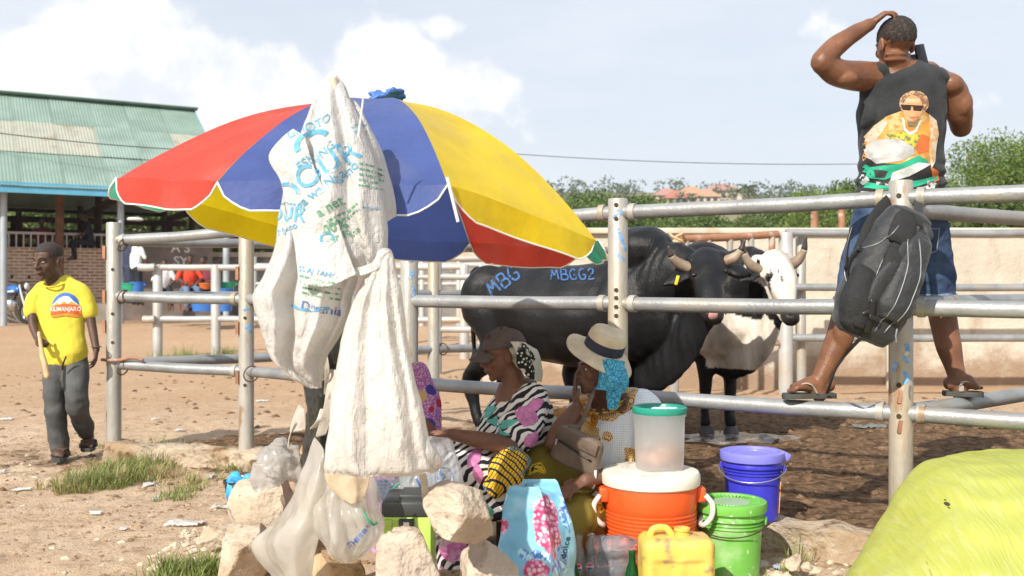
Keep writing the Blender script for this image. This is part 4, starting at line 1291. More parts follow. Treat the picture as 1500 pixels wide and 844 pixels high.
plain = thing('plain_sack', 'plain white woven sack hanging below the printed one', 'sack', W(550, 692, 5.85))
drape('sack_body', [(366, 556, 570, 5.84, .015), (400, 540, 579, 5.83, .035), (440, 519, 587, 5.82, .055), (490, 504, 596, 5.81, .065), (545, 492, 607, 5.80, .075), (600, 484, 619, 5.79, .08), (650, 478, 631, 5.79, .085), (680, 475, 638, 5.79, .08), (692, 476, 640, 5.79, .06)], M_sack2, plain, 6, .26, 2.7, amp=.011)
sheet('sack_corner', [[(606, 640, 5.75), (625, 640, 5.77), (632, 650, 5.80)], [(606, 665, 5.74), (630, 668, 5.76), (648, 676, 5.80)], [(600, 688, 5.75), (625, 690, 5.77), (640, 690, 5.80)]], M_sack2, plain, 6, .007, 1.1)

M_blackpl = mat('black_plastic', (.022, .024, .022), .28, .3, 12, .9, 18)
ref(6.3, 3.72)
blk = thing('black_plastic_wrap', 'torn black plastic bag wrapped round the umbrella pole', 'plastic bag', W(470, 690, 6.4))
sheet('wrap', [[(440, 470, 6.3), (470, 465, 6.2), (512, 460, 6.3)], [(447, 520, 6.3), (475, 520, 6.18), (500, 515, 6.3)], [(452, 580, 6.35), (470, 585, 6.22), (492, 580, 6.3)], [(450, 640, 6.4), (466, 640, 6.25), (482, 645, 6.3)], [(444, 692, 6.4), (462, 690, 6.3), (478, 695, 6.35)]], M_blackpl, blk, 6, .016, 3.3, s=13)
sheet('torn_tail', [[(476, 470, 6.1), (510, 462, 6.1)], [(485, 500, 6.08), (506, 500, 6.1)], [(490, 535, 6.1), (500, 530, 6.12)]], M_blackpl, blk, 6, .01, 4.4)
M_strip = mat('grey_white_strips', (.60, .56, .50), .6, .15, 12, .6, 30, transl=.2)
ref(6.0, 3.52)
st = thing('torn_sack_strips', 'torn pale sack strips dangling between the two sacks', 'sack', W(480, 600, 6.0))
for i, (x0, y0, x1, y1, w) in enumerate([(462, 505, 476, 560, 14), (474, 512, 478, 580, 7), (490, 540, 470, 640, 16), (486, 555, 482, 600, 12), (497, 545, 492, 575, 8), (478, 600, 462, 628, 18), (450, 540, 470, 556, 10)]):
    sheet('strip', [[(x0-w/2, y0, 6.0), (x0+w/2, y0+3, 6.0)], [((x0+x1)/2-w/2+3, (y0+y1)/2, 5.97), ((x0+x1)/2+w/2+3, (y0+y1)/2, 5.98)], [(x1-w/2, y1, 6.0), (x1+w/2, y1-4, 6.0)]], M_strip, st, 5, .008, i*2.1)
sheet('white_tail', [[(438, 592, 6.5), (446, 600, 6.5)], [(428, 615, 6.5), (448, 622, 6.5)], [(424, 634, 6.5), (450, 628, 6.5)]], M_strip, st, 5, .008, 9.1)
build(MB().tube(curve([W(432, 618, 6.49), W(424, 640, 6.5), W(422, 655, 6.5)]), .0025, 5), 'thread', M_strip, st)

# plastic sheets and bags at the foot
M_clear = mat('cloudy_plastic', (.82, .80, .75), .14, .06, 10, .35, 24, transl=.45, alpha=.42, coat=1.0)
M_clear2 = mat('thin_clear_plastic', (.80, .83, .87), .10, .06, 10, .4, 26, transl=.3, alpha=.26, coat=1.0)
M_silver = mat('grey_clear_plastic', (.66, .66, .65), .12, .12, 8, .35, 24, transl=.35, alpha=.40, coat=1.0)
ref(6.1, 3.54)
shp = thing('plastic_sheet', 'cloudy translucent plastic sheet trailing down over the left stones', 'plastic sheet', W(420, 860, 6.3))
sheet('sheet_fold', [[(462, 640, 6.1), (474, 660, 6.05), (480, 690, 6.05)], [(440, 690, 6.1), (460, 705, 6.0), (482, 720, 6.05)], [(418, 745, 6.15), (445, 755, 6.0), (472, 765, 6.05)], [(373, 796, 6.2), (418, 800, 6.0), (462, 812, 6.05)], [(400, 846, 6.2), (428, 850, 6.05), (456, 850, 6.1)], [(415, 880, 6.25), (430, 882, 6.1), (450, 884, 6.15)]], M_clear, shp, 7, .013, 5.5, s=6)
bag = thing('bottle_bag', 'clear plastic carrier bag with blue lettering and green handle', 'plastic bag', W(510, 810, 6.2))
bb = drape('bag_film', [(690, 478, 540, 6.12, .03), (715, 466, 545, 6.10, .08), (745, 462, 552, 6.08, .11), (775, 466, 560, 6.08, .11), (800, 480, 545, 6.1, .09), (816, 500, 520, 6.12, .04)], M_clear, bag, 6, .3, 3.9, amp=.028)
mb = MB().tube(curve([W(530, 745, 5.99), W(538, 760, 5.97), W(546, 768, 5.98), W(552, 766, 6.0)]), .005, 6); build(mb, 'handle_cord', mat('green_cord', (.04, .30, .16), .5), bag)
tb = bvh([bb]); M_logo = mat('blue_logo', (.03, .07, .42), .5)
ptxt('ITH', 517, 795, 9, M_logo, 40, tgt=tb, par=bag, d=6.0, nm='logo_letters'); ptxt('百信商行', 534, 778, 6, M_inkd, 48, tgt=tb, par=bag, d=6.0, nm='printed_text')
brn = thing('cardboard_flap', 'brown paper liner sticking out of the clear bag', 'paper', W(515, 735, 6.2))
sheet('paper', [[(476, 694, 6.0), (510, 693, 5.98), (544, 690, 6.0)], [(482, 715, 5.98), (512, 720, 5.95), (540, 716, 5.98)], [(494, 728, 5.97), (514, 738, 5.94), (532, 734, 5.97)]], mat('brown_paper', (.44, .34, .23), .7, .15, 6, .6, 20), brn, 6, .014, 6.1, s=9)
ref(7.1, 4.15)
sv_ = thing('silver_plastic_bag', 'crumpled grey silvery plastic bag lying on the left stone', 'plastic bag', W(410, 715, 7.0))
sheet('bag_film', [[(398, 650, 7.25), (408, 647, 7.22), (418, 652, 7.25)], [(376, 668, 7.2), (405, 664, 7.05), (436, 668, 7.2)], [(385, 682, 7.1), (410, 684, 6.98), (440, 684, 7.15)], [(376, 700, 7.1), (405, 700, 6.98), (444, 692, 7.1)], [(380, 714, 7.1), (405, 712, 7.05), (440, 700, 7.15)]], M_silver, sv_, 8, .030, 7.7, s=17)
ref(6.9, 4.06)
wb = thing('water_sachet_bag', 'clear bag of water sachets with printed oval beside the stick', 'plastic bag', W(640, 760, 6.9))
w1 = drape('bag_film', [(640, 628, 655, 6.95, .03), (655, 605, 668, 6.93, .08), (680, 592, 676, 6.9, .12), (710, 588, 682, 6.88, .13), (745, 590, 682, 6.9, .12), (790, 596, 676, 6.92, .10)], M_clear2, wb, 6, .3, 8.8, amp=.032)
for i, (x, y) in enumerate([(612, 705), (640, 700), (662, 712), (625, 735), (655, 740), (610, 750), (640, 765)]):
    flesh(MB().ell(W(x, y, 6.92), (.05, .04, .04), Matrix.Rotation(i, 3, 'Y')), 'water_sachet', M_clear2, wb, .012, 2, .5, crumple(.006, 18, i))
tw = bvh([w1])
ov = MB()
for i in range(30):
    A = lambda k, q: Vector((q*math.cos(rad(12*k)), q*.62*math.sin(rad(12*k)), 0))
    ov.add([A(i, 1), A(i+1, 1), A(i+1, .92), A(i, .92)], [(0, 1, 2, 3)])
a = rad(-62); s = 19*6.85/2500.0
decal(ov, 'printed_oval', M_inkd, wb, tw, W(653, 696, 6.85), Vector((math.cos(a), 0, math.sin(a)))*s, Vector((-math.sin(a), 0, math.cos(a)))*s, .02, .004)
ptxt('pure drop', 655, 697, 7, M_inkd, -62, tgt=tw, par=wb, d=6.85); ptxt('water', 648, 699, 6, M_inkd, -62, tgt=tw, par=wb, d=6.85)
for q, (x, y) in enumerate(((612, 690), (620, 705), (668, 720), (630, 725))): dashes(x, y, 30, M_inkd, -62, 50+q, tgt=tw, par=wb, d=6.85)
ref(6.97, 4.12)
wb2 = thing('water_sachet_bag', 'bluish clear sachet bag behind the lime toolbox', 'plastic bag', W(575, 745, 7.0))
w2 = drape('bag_film', [(684, 556, 600, 7.0, .04), (700, 549, 608, 6.98, .08), (720, 547, 612, 6.97, .09), (742, 550, 612, 6.98, .08), (765, 555, 608, 7.0, .06)], M_clear2, wb2, 6, .3, 6.6, amp=.03)
ptxt('JATU', 572, 694, 9, M_inkd, -20, tgt=bvh([w2]), par=wb2, d=6.92)
for i in range(6): dashes(565+i*2, 706+i*5, 28, mat('light_blue_ink', (.15, .35, .65), .6), -8, 60+i, tgt=bvh([w2]), par=wb2, d=6.92)
for i, (x, y) in enumerate([(562, 715), (585, 712), (600, 725), (572, 738), (592, 748)]):
    flesh(MB().ell(W(x, y, 7.0), (.045, .035, .035), Matrix.Rotation(i*1.3, 3, 'Y')), 'water_sachet', M_clear2, wb2, .012, 2, .5, crumple(.006, 18, i+4))
build(MB().tube(curve([W(598, 700, 6.9), W(582, 710, 6.88), W(570, 722, 6.9), W(566, 730, 6.92)]), .004, 6), 'tie_cord', MATS['green_cord'], wb2)

ref()
# ------------------------------------------------------------------ stones
def rock_mat(name, c, c2_):
    return mat(name, c, .92, .2, 4, 1.0, 24, col2=c2_, c2s=5, c2=(.46, .66), spec=.12, detail=9, col3=(.30, .22, .16), c3s=34, c3=(.60, .70), bd=.028)
M_rk = [rock_mat('pale_limestone', (.49, .41, .325), (.41, .315, .225)), rock_mat('orange_limestone', (.50, .36, .22), (.36, .23, .13)), rock_mat('grey_limestone', (.47, .395, .32), (.38, .305, .235))]


def rock(x0, y0, x1, y1, d, depth, label, seed, m=0, cuts=13, flat=.76):
    c = W((x0+x1)/2, (y0+y1)/2, d); s = d/2500.0; r = Vector(((x1-x0)*s/2, depth/2, (y1-y0)*s/2))
    bm = bmesh.new(); bmesh.ops.create_icosphere(bm, subdivisions=5, radius=1)
    random.seed(seed); pl = []
    for i in range(cuts):
        n_ = Vector((random.gauss(0, 1), random.gauss(0, 1)-.3, random.gauss(0, .8))).normalized(); pl.append((n_, random.uniform(flat-.12, flat+.08)))
    for v in bm.verts:
        p = v.co.copy()
        p = Vector([math.copysign(abs(x)**.70, x) for x in p])
        for n_, h in pl:
            k = p.dot(n_)-h
            if k > 0: p -= n_*k*.97
        q = p*1.0
        p *= 1+.06*fbm(q, 1.3, 3, seed)+.028*fbm(q, 5, 4, seed)+.008*abs(noise.noise(q*13))-.09*max(0, fbm(q, 2.6, 2, seed+9)-.12)
        v.co = Vector((c.x+p.x*r.x*1.05, c.y+p.y*r.y, c.z+p.z*r.z*1.05))
    me = bpy.data.meshes.new('stone'); bm.to_mesh(me); bm.free()
    me.polygons.foreach_set('use_smooth', [True]*len(me.polygons))
    o = mesh_obj(me, 'stone', M_rk[m]); tag(o, label, 'stone', 'limestone blocks round the umbrella foot')
    return o
rock(338, 692, 442, 812, 7.55, .40, 'big pale stone under the silver plastic bag, farthest left at the back', 3)
rock(320, 764, 408, 850, 7.1, .34, 'pale wedge stone at the front left beside the plastic sheet', 5, 0, 11)
rock(452, 810, 538, 880, 6.75, .26, 'small orange brown stone at the bottom edge', 8, 1, 12)
rock(432, 786, 474, 870, 6.95, .25, 'narrow brown stone in shade behind the plastic sheet', 9, 1, 12)
rock(534, 782, 672, 1000, 5.18, .28, 'wide pale block at the bottom centre below the toolbox', 12, 2, 14, .72)
rock(620, 708, 732, 797, 5.08, .24, 'pale round topped stone stacked on the two centre blocks', 15, 0, 13)
rock(660, 768, 766, 1000, 5.40, .26, 'grey brown block right of centre, next to the floral bag', 19, 2, 14, .72)
rock(436, 644, 462, 700, 7.6, .2, 'small orange stone behind the black plastic', 23, 1, 12)
rock(1150, 812, 1176, 836, 7.15, .09, 'small pale stone by the green bucket', 27, 0, 12)
rock(1172, 824, 1190, 838, 7.1, .06, 'tiny pale stone right of the green bucket', 29, 0, 12)
rock(296, 770, 346, 808, 7.65, .16, 'flat pale rubble stone left of the stone pile', 31, 0, 12)
random.seed(77)

# ------------------------------------------------------------------ containers
def plast(name, col, rough=.38, **k): return mat(name, col, rough, .07, 6, .05, 40, spec=.5, **k)
M_orange = plast('orange_plastic', (.72, .095, .018), col2=(.55, .12, .05), c2s=4, c2=(.6, .8), col3=(.52, .30, .20), c3s=10, c3=(.62, .80))
M_lidw = plast('white_plastic_lid', (.72, .68, .60), .45, col2=(.52, .44, .34), c2s=6, c2=(.58, .74))
M_green = plast('green_plastic', (.155, .44, .075), col2=(.36, .56, .27), c2s=5, c2=(.52, .72), col3=(.50, .62, .42), c3s=26, c3=(.62, .66))
M_blueb = plast('blue_plastic', (.045, .045, .52), .3, col2=(.10, .11, .60), c2s=4, c2=(.55, .75), col3=(.28, .26, .45), c3s=12, c3=(.64, .80))
M_bluel = plast('pale_blue_rim', (.20, .20, .66), .35)
M_teal = plast('teal_lid', (.02, .27, .20), .35)
M_clrtub = mat('frosted_tub', (.92, .93, .95), .28, .03, 4, alpha=.17, transl=.5)
M_wirem = mat('steel_wire', (.55, .55, .55), .35, metal=.9)

cc = W(953, 690, 7.15); cx, cy = cc.x, cc.y
cool = thing('drink_cooler', 'orange ribbed drink cooler with white lid and handles', 'cooler', (cx, cy, -.01))
pr = [(.001, -.02), (.172, -.02), (.178, 0), (.183, .03)]
z = .03
while z < .27:
    pr += [(.186, z), (.1905, z+.004), (.1905, z+.010), (.186, z+.0135)]; z += .0155
pr += [(.190, .285), (.192, .30), (.194, .375), (.19, .385), (.001, .386)]
build(MB().lathe(pr, (cx, cy, 0), 64), 'body', M_orange, cool, smooth=50)
lid = build(MB().lathe([(.001, .38), (.197, .38), (.204, .386), (.206, .40), (.205, .425), (.198, .437), (.185, .441), (.13, .442), (.128, .446), (.12, .446), (.118, .442), (.11, .442), (.108, .446), (.10, .446), (.098, .442), (.001, .442)], (cx, cy, 0), 64), 'lid', M_lidw, cool, smooth=40)
M_hand = plast('cream_handle', (.68, .62, .54), .45)
for sx_ in (-1, 1):
    b = Vector((cx+sx_*.188, cy-.03, 0))
    build(MB().box(b+Vector((sx_*.012, 0, .345)), (.04, .075, .06)), 'handle_mount', M_orange, cool, bevel=.008)
    pts = curve([b+Vector((sx_*.03, -.035, .345)), b+Vector((sx_*.055, -.05, .31)), b+Vector((sx_*.05, -.055, .26)), b+Vector((sx_*.02, -.045, .225)), b+Vector((sx_*.018, .02, .225)), b+Vector((sx_*.05, .05, .26)), b+Vector((sx_*.055, .05, .31)), b+Vector((sx_*.03, .035, .345))], 5)
    build(MB().tube(pts, .011, 10), 'handle', M_hand, cool, smooth=180)

c2 = W(966, 660, 7.15)
tub = thing('food_tub', 'frosted clear food tub with teal lid standing on the cooler', 'tub', (c2.x, c2.y, .446))
build(MB().lathe([(.001, .4475), (.096, .4475), (.100, .453), (.1055, .66), (.111, .668), (.111, .676), (.1045, .676), (.1035, .66), (.098, .456), (.001, .4505)], (c2.x, c2.y, 0), 48), 'clear_wall', M_clrtub, tub, smooth=40)
tl = build(MB().lathe([(.001, .690), (.088, .690), (.092, .696), (.094, .704), (.106, .706), (.1135, .702), (.1145, .690), (.1125, .678), (.1115, .6765)], (c2.x, c2.y, 0), 48), 'lid', M_teal, tub, smooth=40)
mb = MB()
for k in range(5): mb.ell((c2.x-.02+.02*k, c2.y-.02+.012*math.sin(k*3), .697), (.02, .014, .008), Matrix.Rotation(k, 3, 'Z'), 8, 6)
flesh(mb, 'lid_knot', mat('pale_blue_film', (.45, .60, .70), .3, .1, 10, .5, 30), tl, .005, 1, .4)
M_bun = mat('fried_dough', (.55, .24, .13), .6, .25, 12, .4, 30, col2=(.62, .40, .28), c2s=14, c2=(.5, .6))
random.seed(3)
for k in range(11):
    a = k*2.4; r = .058 if k < 8 else .03
    p = Vector((c2.x+r*math.cos(a), c2.y+r*math.sin(a), .478+.018*(k % 3)+(.03 if k > 7 else 0)))
    flesh(MB().ell(p, (.036, .034, .028), Matrix.Rotation(a, 3, 'X')), 'dough_bun', M_bun, tub, .008, 1, .5, crumple(.004, 25, k))


def bucket(name, label, c, z0, h, r0, r1, m, rimm, lid_m, wire_m, handle_side, group=None, wire_up=False):
    t = thing(name, label, 'bucket', (c[0], c[1], z0), group)
    def R_(z): return r0+(r1-r0)*z/h
    pr = [(.001, 0), (r0-.006, 0), (r0, .006)]
    for f in (.3, .6, .68): pr.append((R_(f*h), f*h))
    for f in (.70, .745): pr += [(R_(f*h), f*h), (R_(f*h)+.007, f*h+.001), (R_(f*h)+.007, f*h+.006), (R_(f*h), f*h+.008)]
    pr += [(R_(.80*h), .80*h), (R_(.80*h)+.013, .80*h+.001), (R_(.80*h)+.013, .80*h+.010), (R_(.86*h)+.003, .83*h)]
    for f in (.87, .91): pr += [(R_(f*h), f*h), (R_(f*h)+.008, f*h+.001), (R_(f*h)+.008, f*h+.006), (R_(f*h), f*h+.008)]
    pr += [(R_(h), .955*h), (R_(h), h), (R_(h)-.004, h), (R_(h)-.004, .9*h)]
    build(MB().lathe(pr, (c[0], c[1], z0), 56), 'body', m, t, smooth=40)
    rr = r1+.008
    L = build(MB().lathe([(rr-.003, h-.035), (rr+.006, h-.034), (rr+.009, h-.01), (rr+.006, h+.004), (rr-.004, h+.008), (rr-.016, h+.006), (rr-.022, h-.004), (rr-.05, h-.004), (rr-.052, h-.008), (.001, h-.008)], (c[0], c[1], z0), 56), 'lid', lid_m, t, smooth=40)
    for k in range(40):
        a = 2*math.pi*k/40
        pass
    ux = Vector((math.cos(handle_side), math.sin(handle_side), 0)); rb = R_(.80*h)+.012
    for s in (-1, 1):
        build(MB().box(Vector((c[0], c[1], z0+.78*h))+ux*s*rb, (.014, .03, .03), Matrix.Rotation(handle_side, 3, 'Z')), 'handle_ear', m, t, bevel=.003)
    perp = Vector((-ux.y, ux.x, 0))
    if perp.y > 0: perp = -perp
    pts = []
    for i in range(17):
        a = math.pi*i/16
        p = Vector((c[0], c[1], z0+.78*h))+ux*(math.cos(a)*(rb+.012))+perp*(math.sin(a)*(rb+.006))+Vector((0, 0, -.05*math.sin(a) if not wire_up else -.11*math.sin(a)))
        pts.append(p)
    build(MB().tube(pts, .0028, 6), 'wire_handle', wire_m, t, smooth=180)
    return t, L
gb = W(1070, 740, 7.25)
t, L = bucket('plastic_bucket', 'scuffed green lidded bucket right of the orange cooler', (gb.x, gb.y), -.03, .325, .118, .136, M_green, M_green, M_green, M_darkhole, rad(160))
# ribbed lid ring
mb = MB()
for k in range(44):
    a = 2*math.pi*k/44
    mb.box((gb.x+.108*math.cos(a), gb.y+.108*math.sin(a), .2945), (.030, .005, .006), Matrix.Rotation(a, 3, 'Z'))
o = build(mb, 'lid_ribs', M_green, L); o['kind'] = 'stuff'
build(MB().lathe([(.082, .290), (.080, .2935), (.001, .2935)], (gb.x, gb.y, 0), 40), 'lid_centre', plast('pale_green_film', (.34, .50, .26), .25), L)
bb_ = W(1102, 670, 7.97)
t, L = bucket('plastic_bucket', 'deep blue bucket with wire handle standing on the kerb', (bb_.x, bb_.y), .125, .31, .116, .133, M_blueb, M_blueb, M_bluel, M_wirem, rad(-20))
build(MB().box((bb_.x+.148, bb_.y-.03, .42), (.03, .05, .035), Matrix.Rotation(.5, 3, 'Y')), 'spout_tab', M_bluel, t, bevel=.004)
stk = W(1141, 715, 7.9)
build(MB().box((bb_.x+.121, bb_.y-.028, .245), (.004, .05, .17), Matrix.Rotation(rad(-14), 3, 'Z') @ Matrix.Rotation(rad(3), 3, 'Y')), 'label_sticker', mat('orange_sticker', (.65, .50, .38), .5, .4, 18, col2=(.7, .3, .08), c2s=14, c2=(.5, .55)), t)

# jerrycan
jc = W(990, 800, 6.50); jx, jy = jc.x, jc.y
jer = thing('jerrycan', 'dirty yellow plastic jerrycan in front of the cooler', 'jerrycan', (jx, jy, -.07))
M_yel = mat('yellow_plastic', (.72, .51, .10), .45, .12, 5, .2, 30, col2=(.56, .38, .17), c2s=5, c2=(.45, .68), col3=(.36, .25, .14), c3s=17, c3=(.56, .68), spec=.4)


def rbox(c, d, rx, m_=7, shape=None, n=40):
    """rounded-rectangle can: superellipse sections up the height"""
    mb = MB(); vs = []; m = 26
    for j in range(m+1):
        v = j/m; z = d[2]*(v-.5)
        e = min(v, 1-v)*d[2]; k = 1.0
        if e < rx: k = 1-(rx-math.sqrt(max(0, rx*rx-(rx-e)**2)))/(d[0]/2)
        sc_ = shape(v) if shape else 1
        for i in range(n):
            a = 2*math.pi*i/n; ca_, sa_ = math.cos(a), math.sin(a)
            r = (abs(ca_)**m_+abs(sa_)**m_)**(-1/m_)
            vs.append(Vector(c)+Vector((d[0]/2*r*ca_*k*sc_, d[1]/2*r*sa_*k*sc_, z)))
    fs = [(j*n+i, j*n+(i+1) % n, (j+1)*n+(i+1) % n, (j+1)*n+i) for j in range(m) for i in range(n)]
    fs += [tuple(range(n))[::-1], tuple(m*n+i for i in range(n))]
    return mb.add(vs, fs)
jb = rbox((jx, jy, .10), (.275, .20, .32), .03)
o = build(jb, 'body', M_yel, jer, smooth=180)
bake(o, [('SUBSURF', dict(levels=1, render_levels=1))])
def jdent(p, n_):
    q = 0.0
    if abs(n_.y) > .6 and abs(p.x-jx) < .10 and .03 < p.z < .19:
        q -= .008*sstep(.10, .085, abs(p.x-jx))*sstep(.03, .045, p.z)*sstep(.19, .175, p.z)
        if abs(p.x-jx) < .015: q += .006
    if abs(n_.x) < .4 and abs(abs(p.x-jx)-.115) < .007: q += .004
    return q+.003*fbm(p, 12, 2)
displace(o, jdent)
build(MB().lathe([(.03, .235), (.03, .262), (.026, .263), (.026, .275), (.031, .276), (.031, .285), (.025, .286), (.024, .276), (.001, .272)], (jx+.025, jy+.01, 0), 28), 'neck', M_yel, jer, smooth=40)
build(MB().limb([(jx-.10, jy, .25), (jx-.085, jy, .282), (jx-.04, jy, .286), (jx-.015, jy, .258)], [(.014, .012)]*4, 10, up=(0, 1, 0)), 'handle', M_yel, jer, smooth=180)

# floral shopping bag
ref(6.5, 3.46)
fb = thing('floral_bag', 'light blue floral shopping bag in front of the women', 'bag', W(790, 960, 6.6))
def floral_mat():
    m = bpy.data.materials.new('floral_print'); m.use_nodes = True; nt = m.node_tree; nt.nodes.clear()
    tc = N(nt, 'ShaderNodeTexCoord').outputs['Object']
    at = N(nt, 'ShaderNodeAttribute', attribute_name='col').outputs['Color']
    sep = N(nt, 'ShaderNodeSeparateColor', {0: at})
    vor = N(nt, 'ShaderNodeTexVoronoi', {'Vector': tc, 'Scale': 62.0})
    vr = N(nt, 'ShaderNodeSeparateColor', {0: vor.outputs['Color']})
    fl = mix(nt, vr.outputs[0], (.66, .16, .30), (.85, .62, .70)); fl = mix(nt, ramp(nt, vor.outputs[0], .35, .6), fl, (.45, .05, .14))
    n1 = N(nt, 'ShaderNodeTexNoise', {'Vector': tc, 'Scale': 22.0, 'Detail': 3.0, 'Distortion': 2.0}).outputs[0]
    bl = mix(nt, ramp(nt, n1, .42, .58), (.06, .16, .52), (.42, .70, .82))
    n2 = N(nt, 'ShaderNodeTexNoise', {'Vector': tc, 'Scale': 9.0, 'Detail': 3.0}).outputs[0]
    base = mix(nt, ramp(nt, n2, .4, .65), (.17, .43, .58), (.30, .56, .67))
    c = mix(nt, sep.outputs[0], base, fl); c = mix(nt, sep.outputs[1], c, bl); c = mix(nt, sep.outputs[2], c, mix(nt, ramp(nt, n1, .4, .6), (.72, .74, .76), (.62, .76, .70)))
    p = N(nt, 'ShaderNodeBsdfPrincipled', {'Base Color': c, 'Roughness': .3})
    N(nt, 'ShaderNodeOutputMaterial', {0: p.outputs[0]}); return m
M_floral = floral_mat()
bx0 = [W(733, 845, 6.55), W(812, 712, 6.6)]
rows = [(970, 726, 796, 6.42), (880, 726, 800, 6.42), (844, 726, 806, 6.42), (800, 729, 808, 6.45), (760, 732, 803, 6.48), (735, 736, 800, 6.52), (712, 744, 794, 6.58)]
mb = MB(); n = 60; vs = []
P, Rr = resample([Vector((a[1], a[2], a[0])) for a in rows], [a[3] for a in rows], 5)
for q, d in zip(P, Rr):
    v = max(0, (880-q.z)/168)
    FL, FR = W(q.x, q.z, d), W(q.y, q.z, d); gw = (.23*(1-.45*v**1.5)); bx = Vector((.12*(1-.5*v), gw, 0))
    BR, BL = FR+bx, FL+Vector((.05, gw, 0))
    dy = -.02*math.sin(v*3)
    for i in range(n):
        s_ = i/n*4; k = int(s_); f = s_-k; quad = [FL, FR, BR, BL]
        p = quad[k].lerp(quad[(k+1) % 4], f)
        if k in (1, 3): p = p+Vector((-.05 if k == 1 else .03, 0, 0))*math.sin(math.pi*f)*v
        vs.append(p)
m = len(P)
mb.add(vs, [(j*n+i, j*n+(i+1) % n, (j+1)*n+(i+1) % n, (j+1)*n+i) for j in range(m-1) for i in range(n)])
o = build(mb, 'bag_body', M_floral, fb, smooth=50)
bake(o, [('SUBSURF', dict(levels=2, render_levels=2, subdivision_type='CATMULL_CLARK'))]); displace(o, crumple(.010, 7, 2.2))
FB0 = W(770, 780, 6.5)
def flcol(p, n_):
    px_ = p.x/p.y*FPX+750; py_ = 422-(p.z-CAMZ)/p.y*FPX
    n2_ = fbm(p, 16, 3, 4)
    side_ = sstep(.3, .7, n_.x)
    pink = sstep(.25, .0, abs((px_-801)/19)**2+abs((py_-772)/42)**2-1+n2_*1.0)
    pink = max(pink, sstep(.2, .0, abs((px_-786)/16)**2+abs((py_-834)/13)**2-1+n2_), sstep(.2, 0, abs((px_-738)/6)**2+abs((py_-772)/10)**2-1+n2_))
    blue = sstep(.2, -.1, ((px_-832)/16)**2+((py_-745)/26)**2-1+n2_*1.4)
    blue = max(blue, .9*sstep(.1, -.1, ((px_-792)/36)**2+((py_-812)/14)**2-1+n2_*1.2), sstep(.1, -.1, ((px_-820)/10)**2+((py_-835)/14)**2-1+n2_*1.2))
    wt = side_*sstep(-.2, .2, n2_+.1)*.8*(1-pink)*(1-blue)
    return (pink, blue*(1-pink), wt)
vcol(o, flcol)
ptxt('dolce', 828, 800, 9, mat('black_ink', (.02, .02, .02), .6), 72, tgt=bvh([o]), par=fb, d=6.6)

ref()
# bottles
def glass(name, col, rough=.05):
    return mat(name, col, rough, 0, trans=.92, ior=1.45)
M_cg = glass('clear_glass', (.90, .93, .93)); M_gg = glass('green_glass', (.04, .42, .12))
BP_ = [(.0005, 0), (.027, 0), (.030, .006), (.030, .06), (.0275, .08), (.030, .10), (.0305, .13), (.024, .165), (.015, .195), (.0125, .225), (.0145, .228), (.0145, .238), (.0125, .240), (.0108, .238), (.0105, .225), (.0125, .195), (.021, .165), (.0275, .13), (.027, .10), (.0255, .08), (.0275, .06), (.027, .008), (.0005, .006)]
def bottle(px_, d, z0, m, label, logo=False, cap=False):
    p = W(px_, 800, d); t = thing('soda_bottle', label, 'bottle', (p.x, p.y, z0), 'glass soda bottles')
    b = build(MB().lathe(BP_, (p.x, p.y, z0), 28), 'glass_body', m, t, smooth=60)
    if logo:
        M1, M2, M3 = mat('logo_red', (.65, .02, .03), .5), mat('logo_white', (.85, .85, .85), .5), mat('logo_navy', (.02, .06, .32), .5)
        u = Vector((p.y, -p.x, 0)).normalized(); vv = Vector((0, 0, 1)); o_ = (p.x-.004, p.y, z0+.115)
        tg_ = bvh([b])
        lg = decal(poly_mb(disc_pts(0, 0, 1, 1, 24)), 'round_logo', M2, t, tg_, o_, u*.016, vv*.016, .006, .001)
        decal(poly_mb(disc_pts(0, 0, .92, .92, 16, 20, 175)+[(-.4, .25), (.3, .05)]), 'logo_top', M1, lg, tg_, o_, u*.016, vv*.016, .006, .0018)
        decal(poly_mb(disc_pts(0, 0, .92, .92, 16, 200, 350)+[(.4, -.35), (-.3, -.15)]), 'logo_base', M3, lg, tg_, o_, u*.016, vv*.016, .006, .0018)
    if cap:
        build(MB().lathe([(.0145, .232), (.0165, .23), (.0165, .238), (.013, .244), (.001, .245)], (p.x, p.y, z0), 20), 'crown_cap', mat('bronze_cap', (.40, .18, .08), .4, metal=.5), t)
bottle(848, 6.85, -.03, M_cg, 'clear soda bottle with round red and blue logo, left of the pair', True)
bottle(866, 6.88, -.03, M_cg, 'clear soda bottle with round logo, right of the pair beside the water pack', True)
bottle(857, 7.06, -.02, M_cg, 'clear capped soda bottle standing behind the pair with logos', False, True)
bottle(842, 7.22, -.02, M_cg, 'clear capped soda bottle farthest back beside the floral bag', False, True)
bottle(876, 7.12, -.02, M_cg, 'clear capped soda bottle behind the water pack', False, True)
bottle(838, 6.72, -.07, M_gg, 'dark green glass bottle against the floral bag', False)
bottle(926, 6.66, -.065, M_gg, 'green glass bottle between water pack and jerrycan', False)

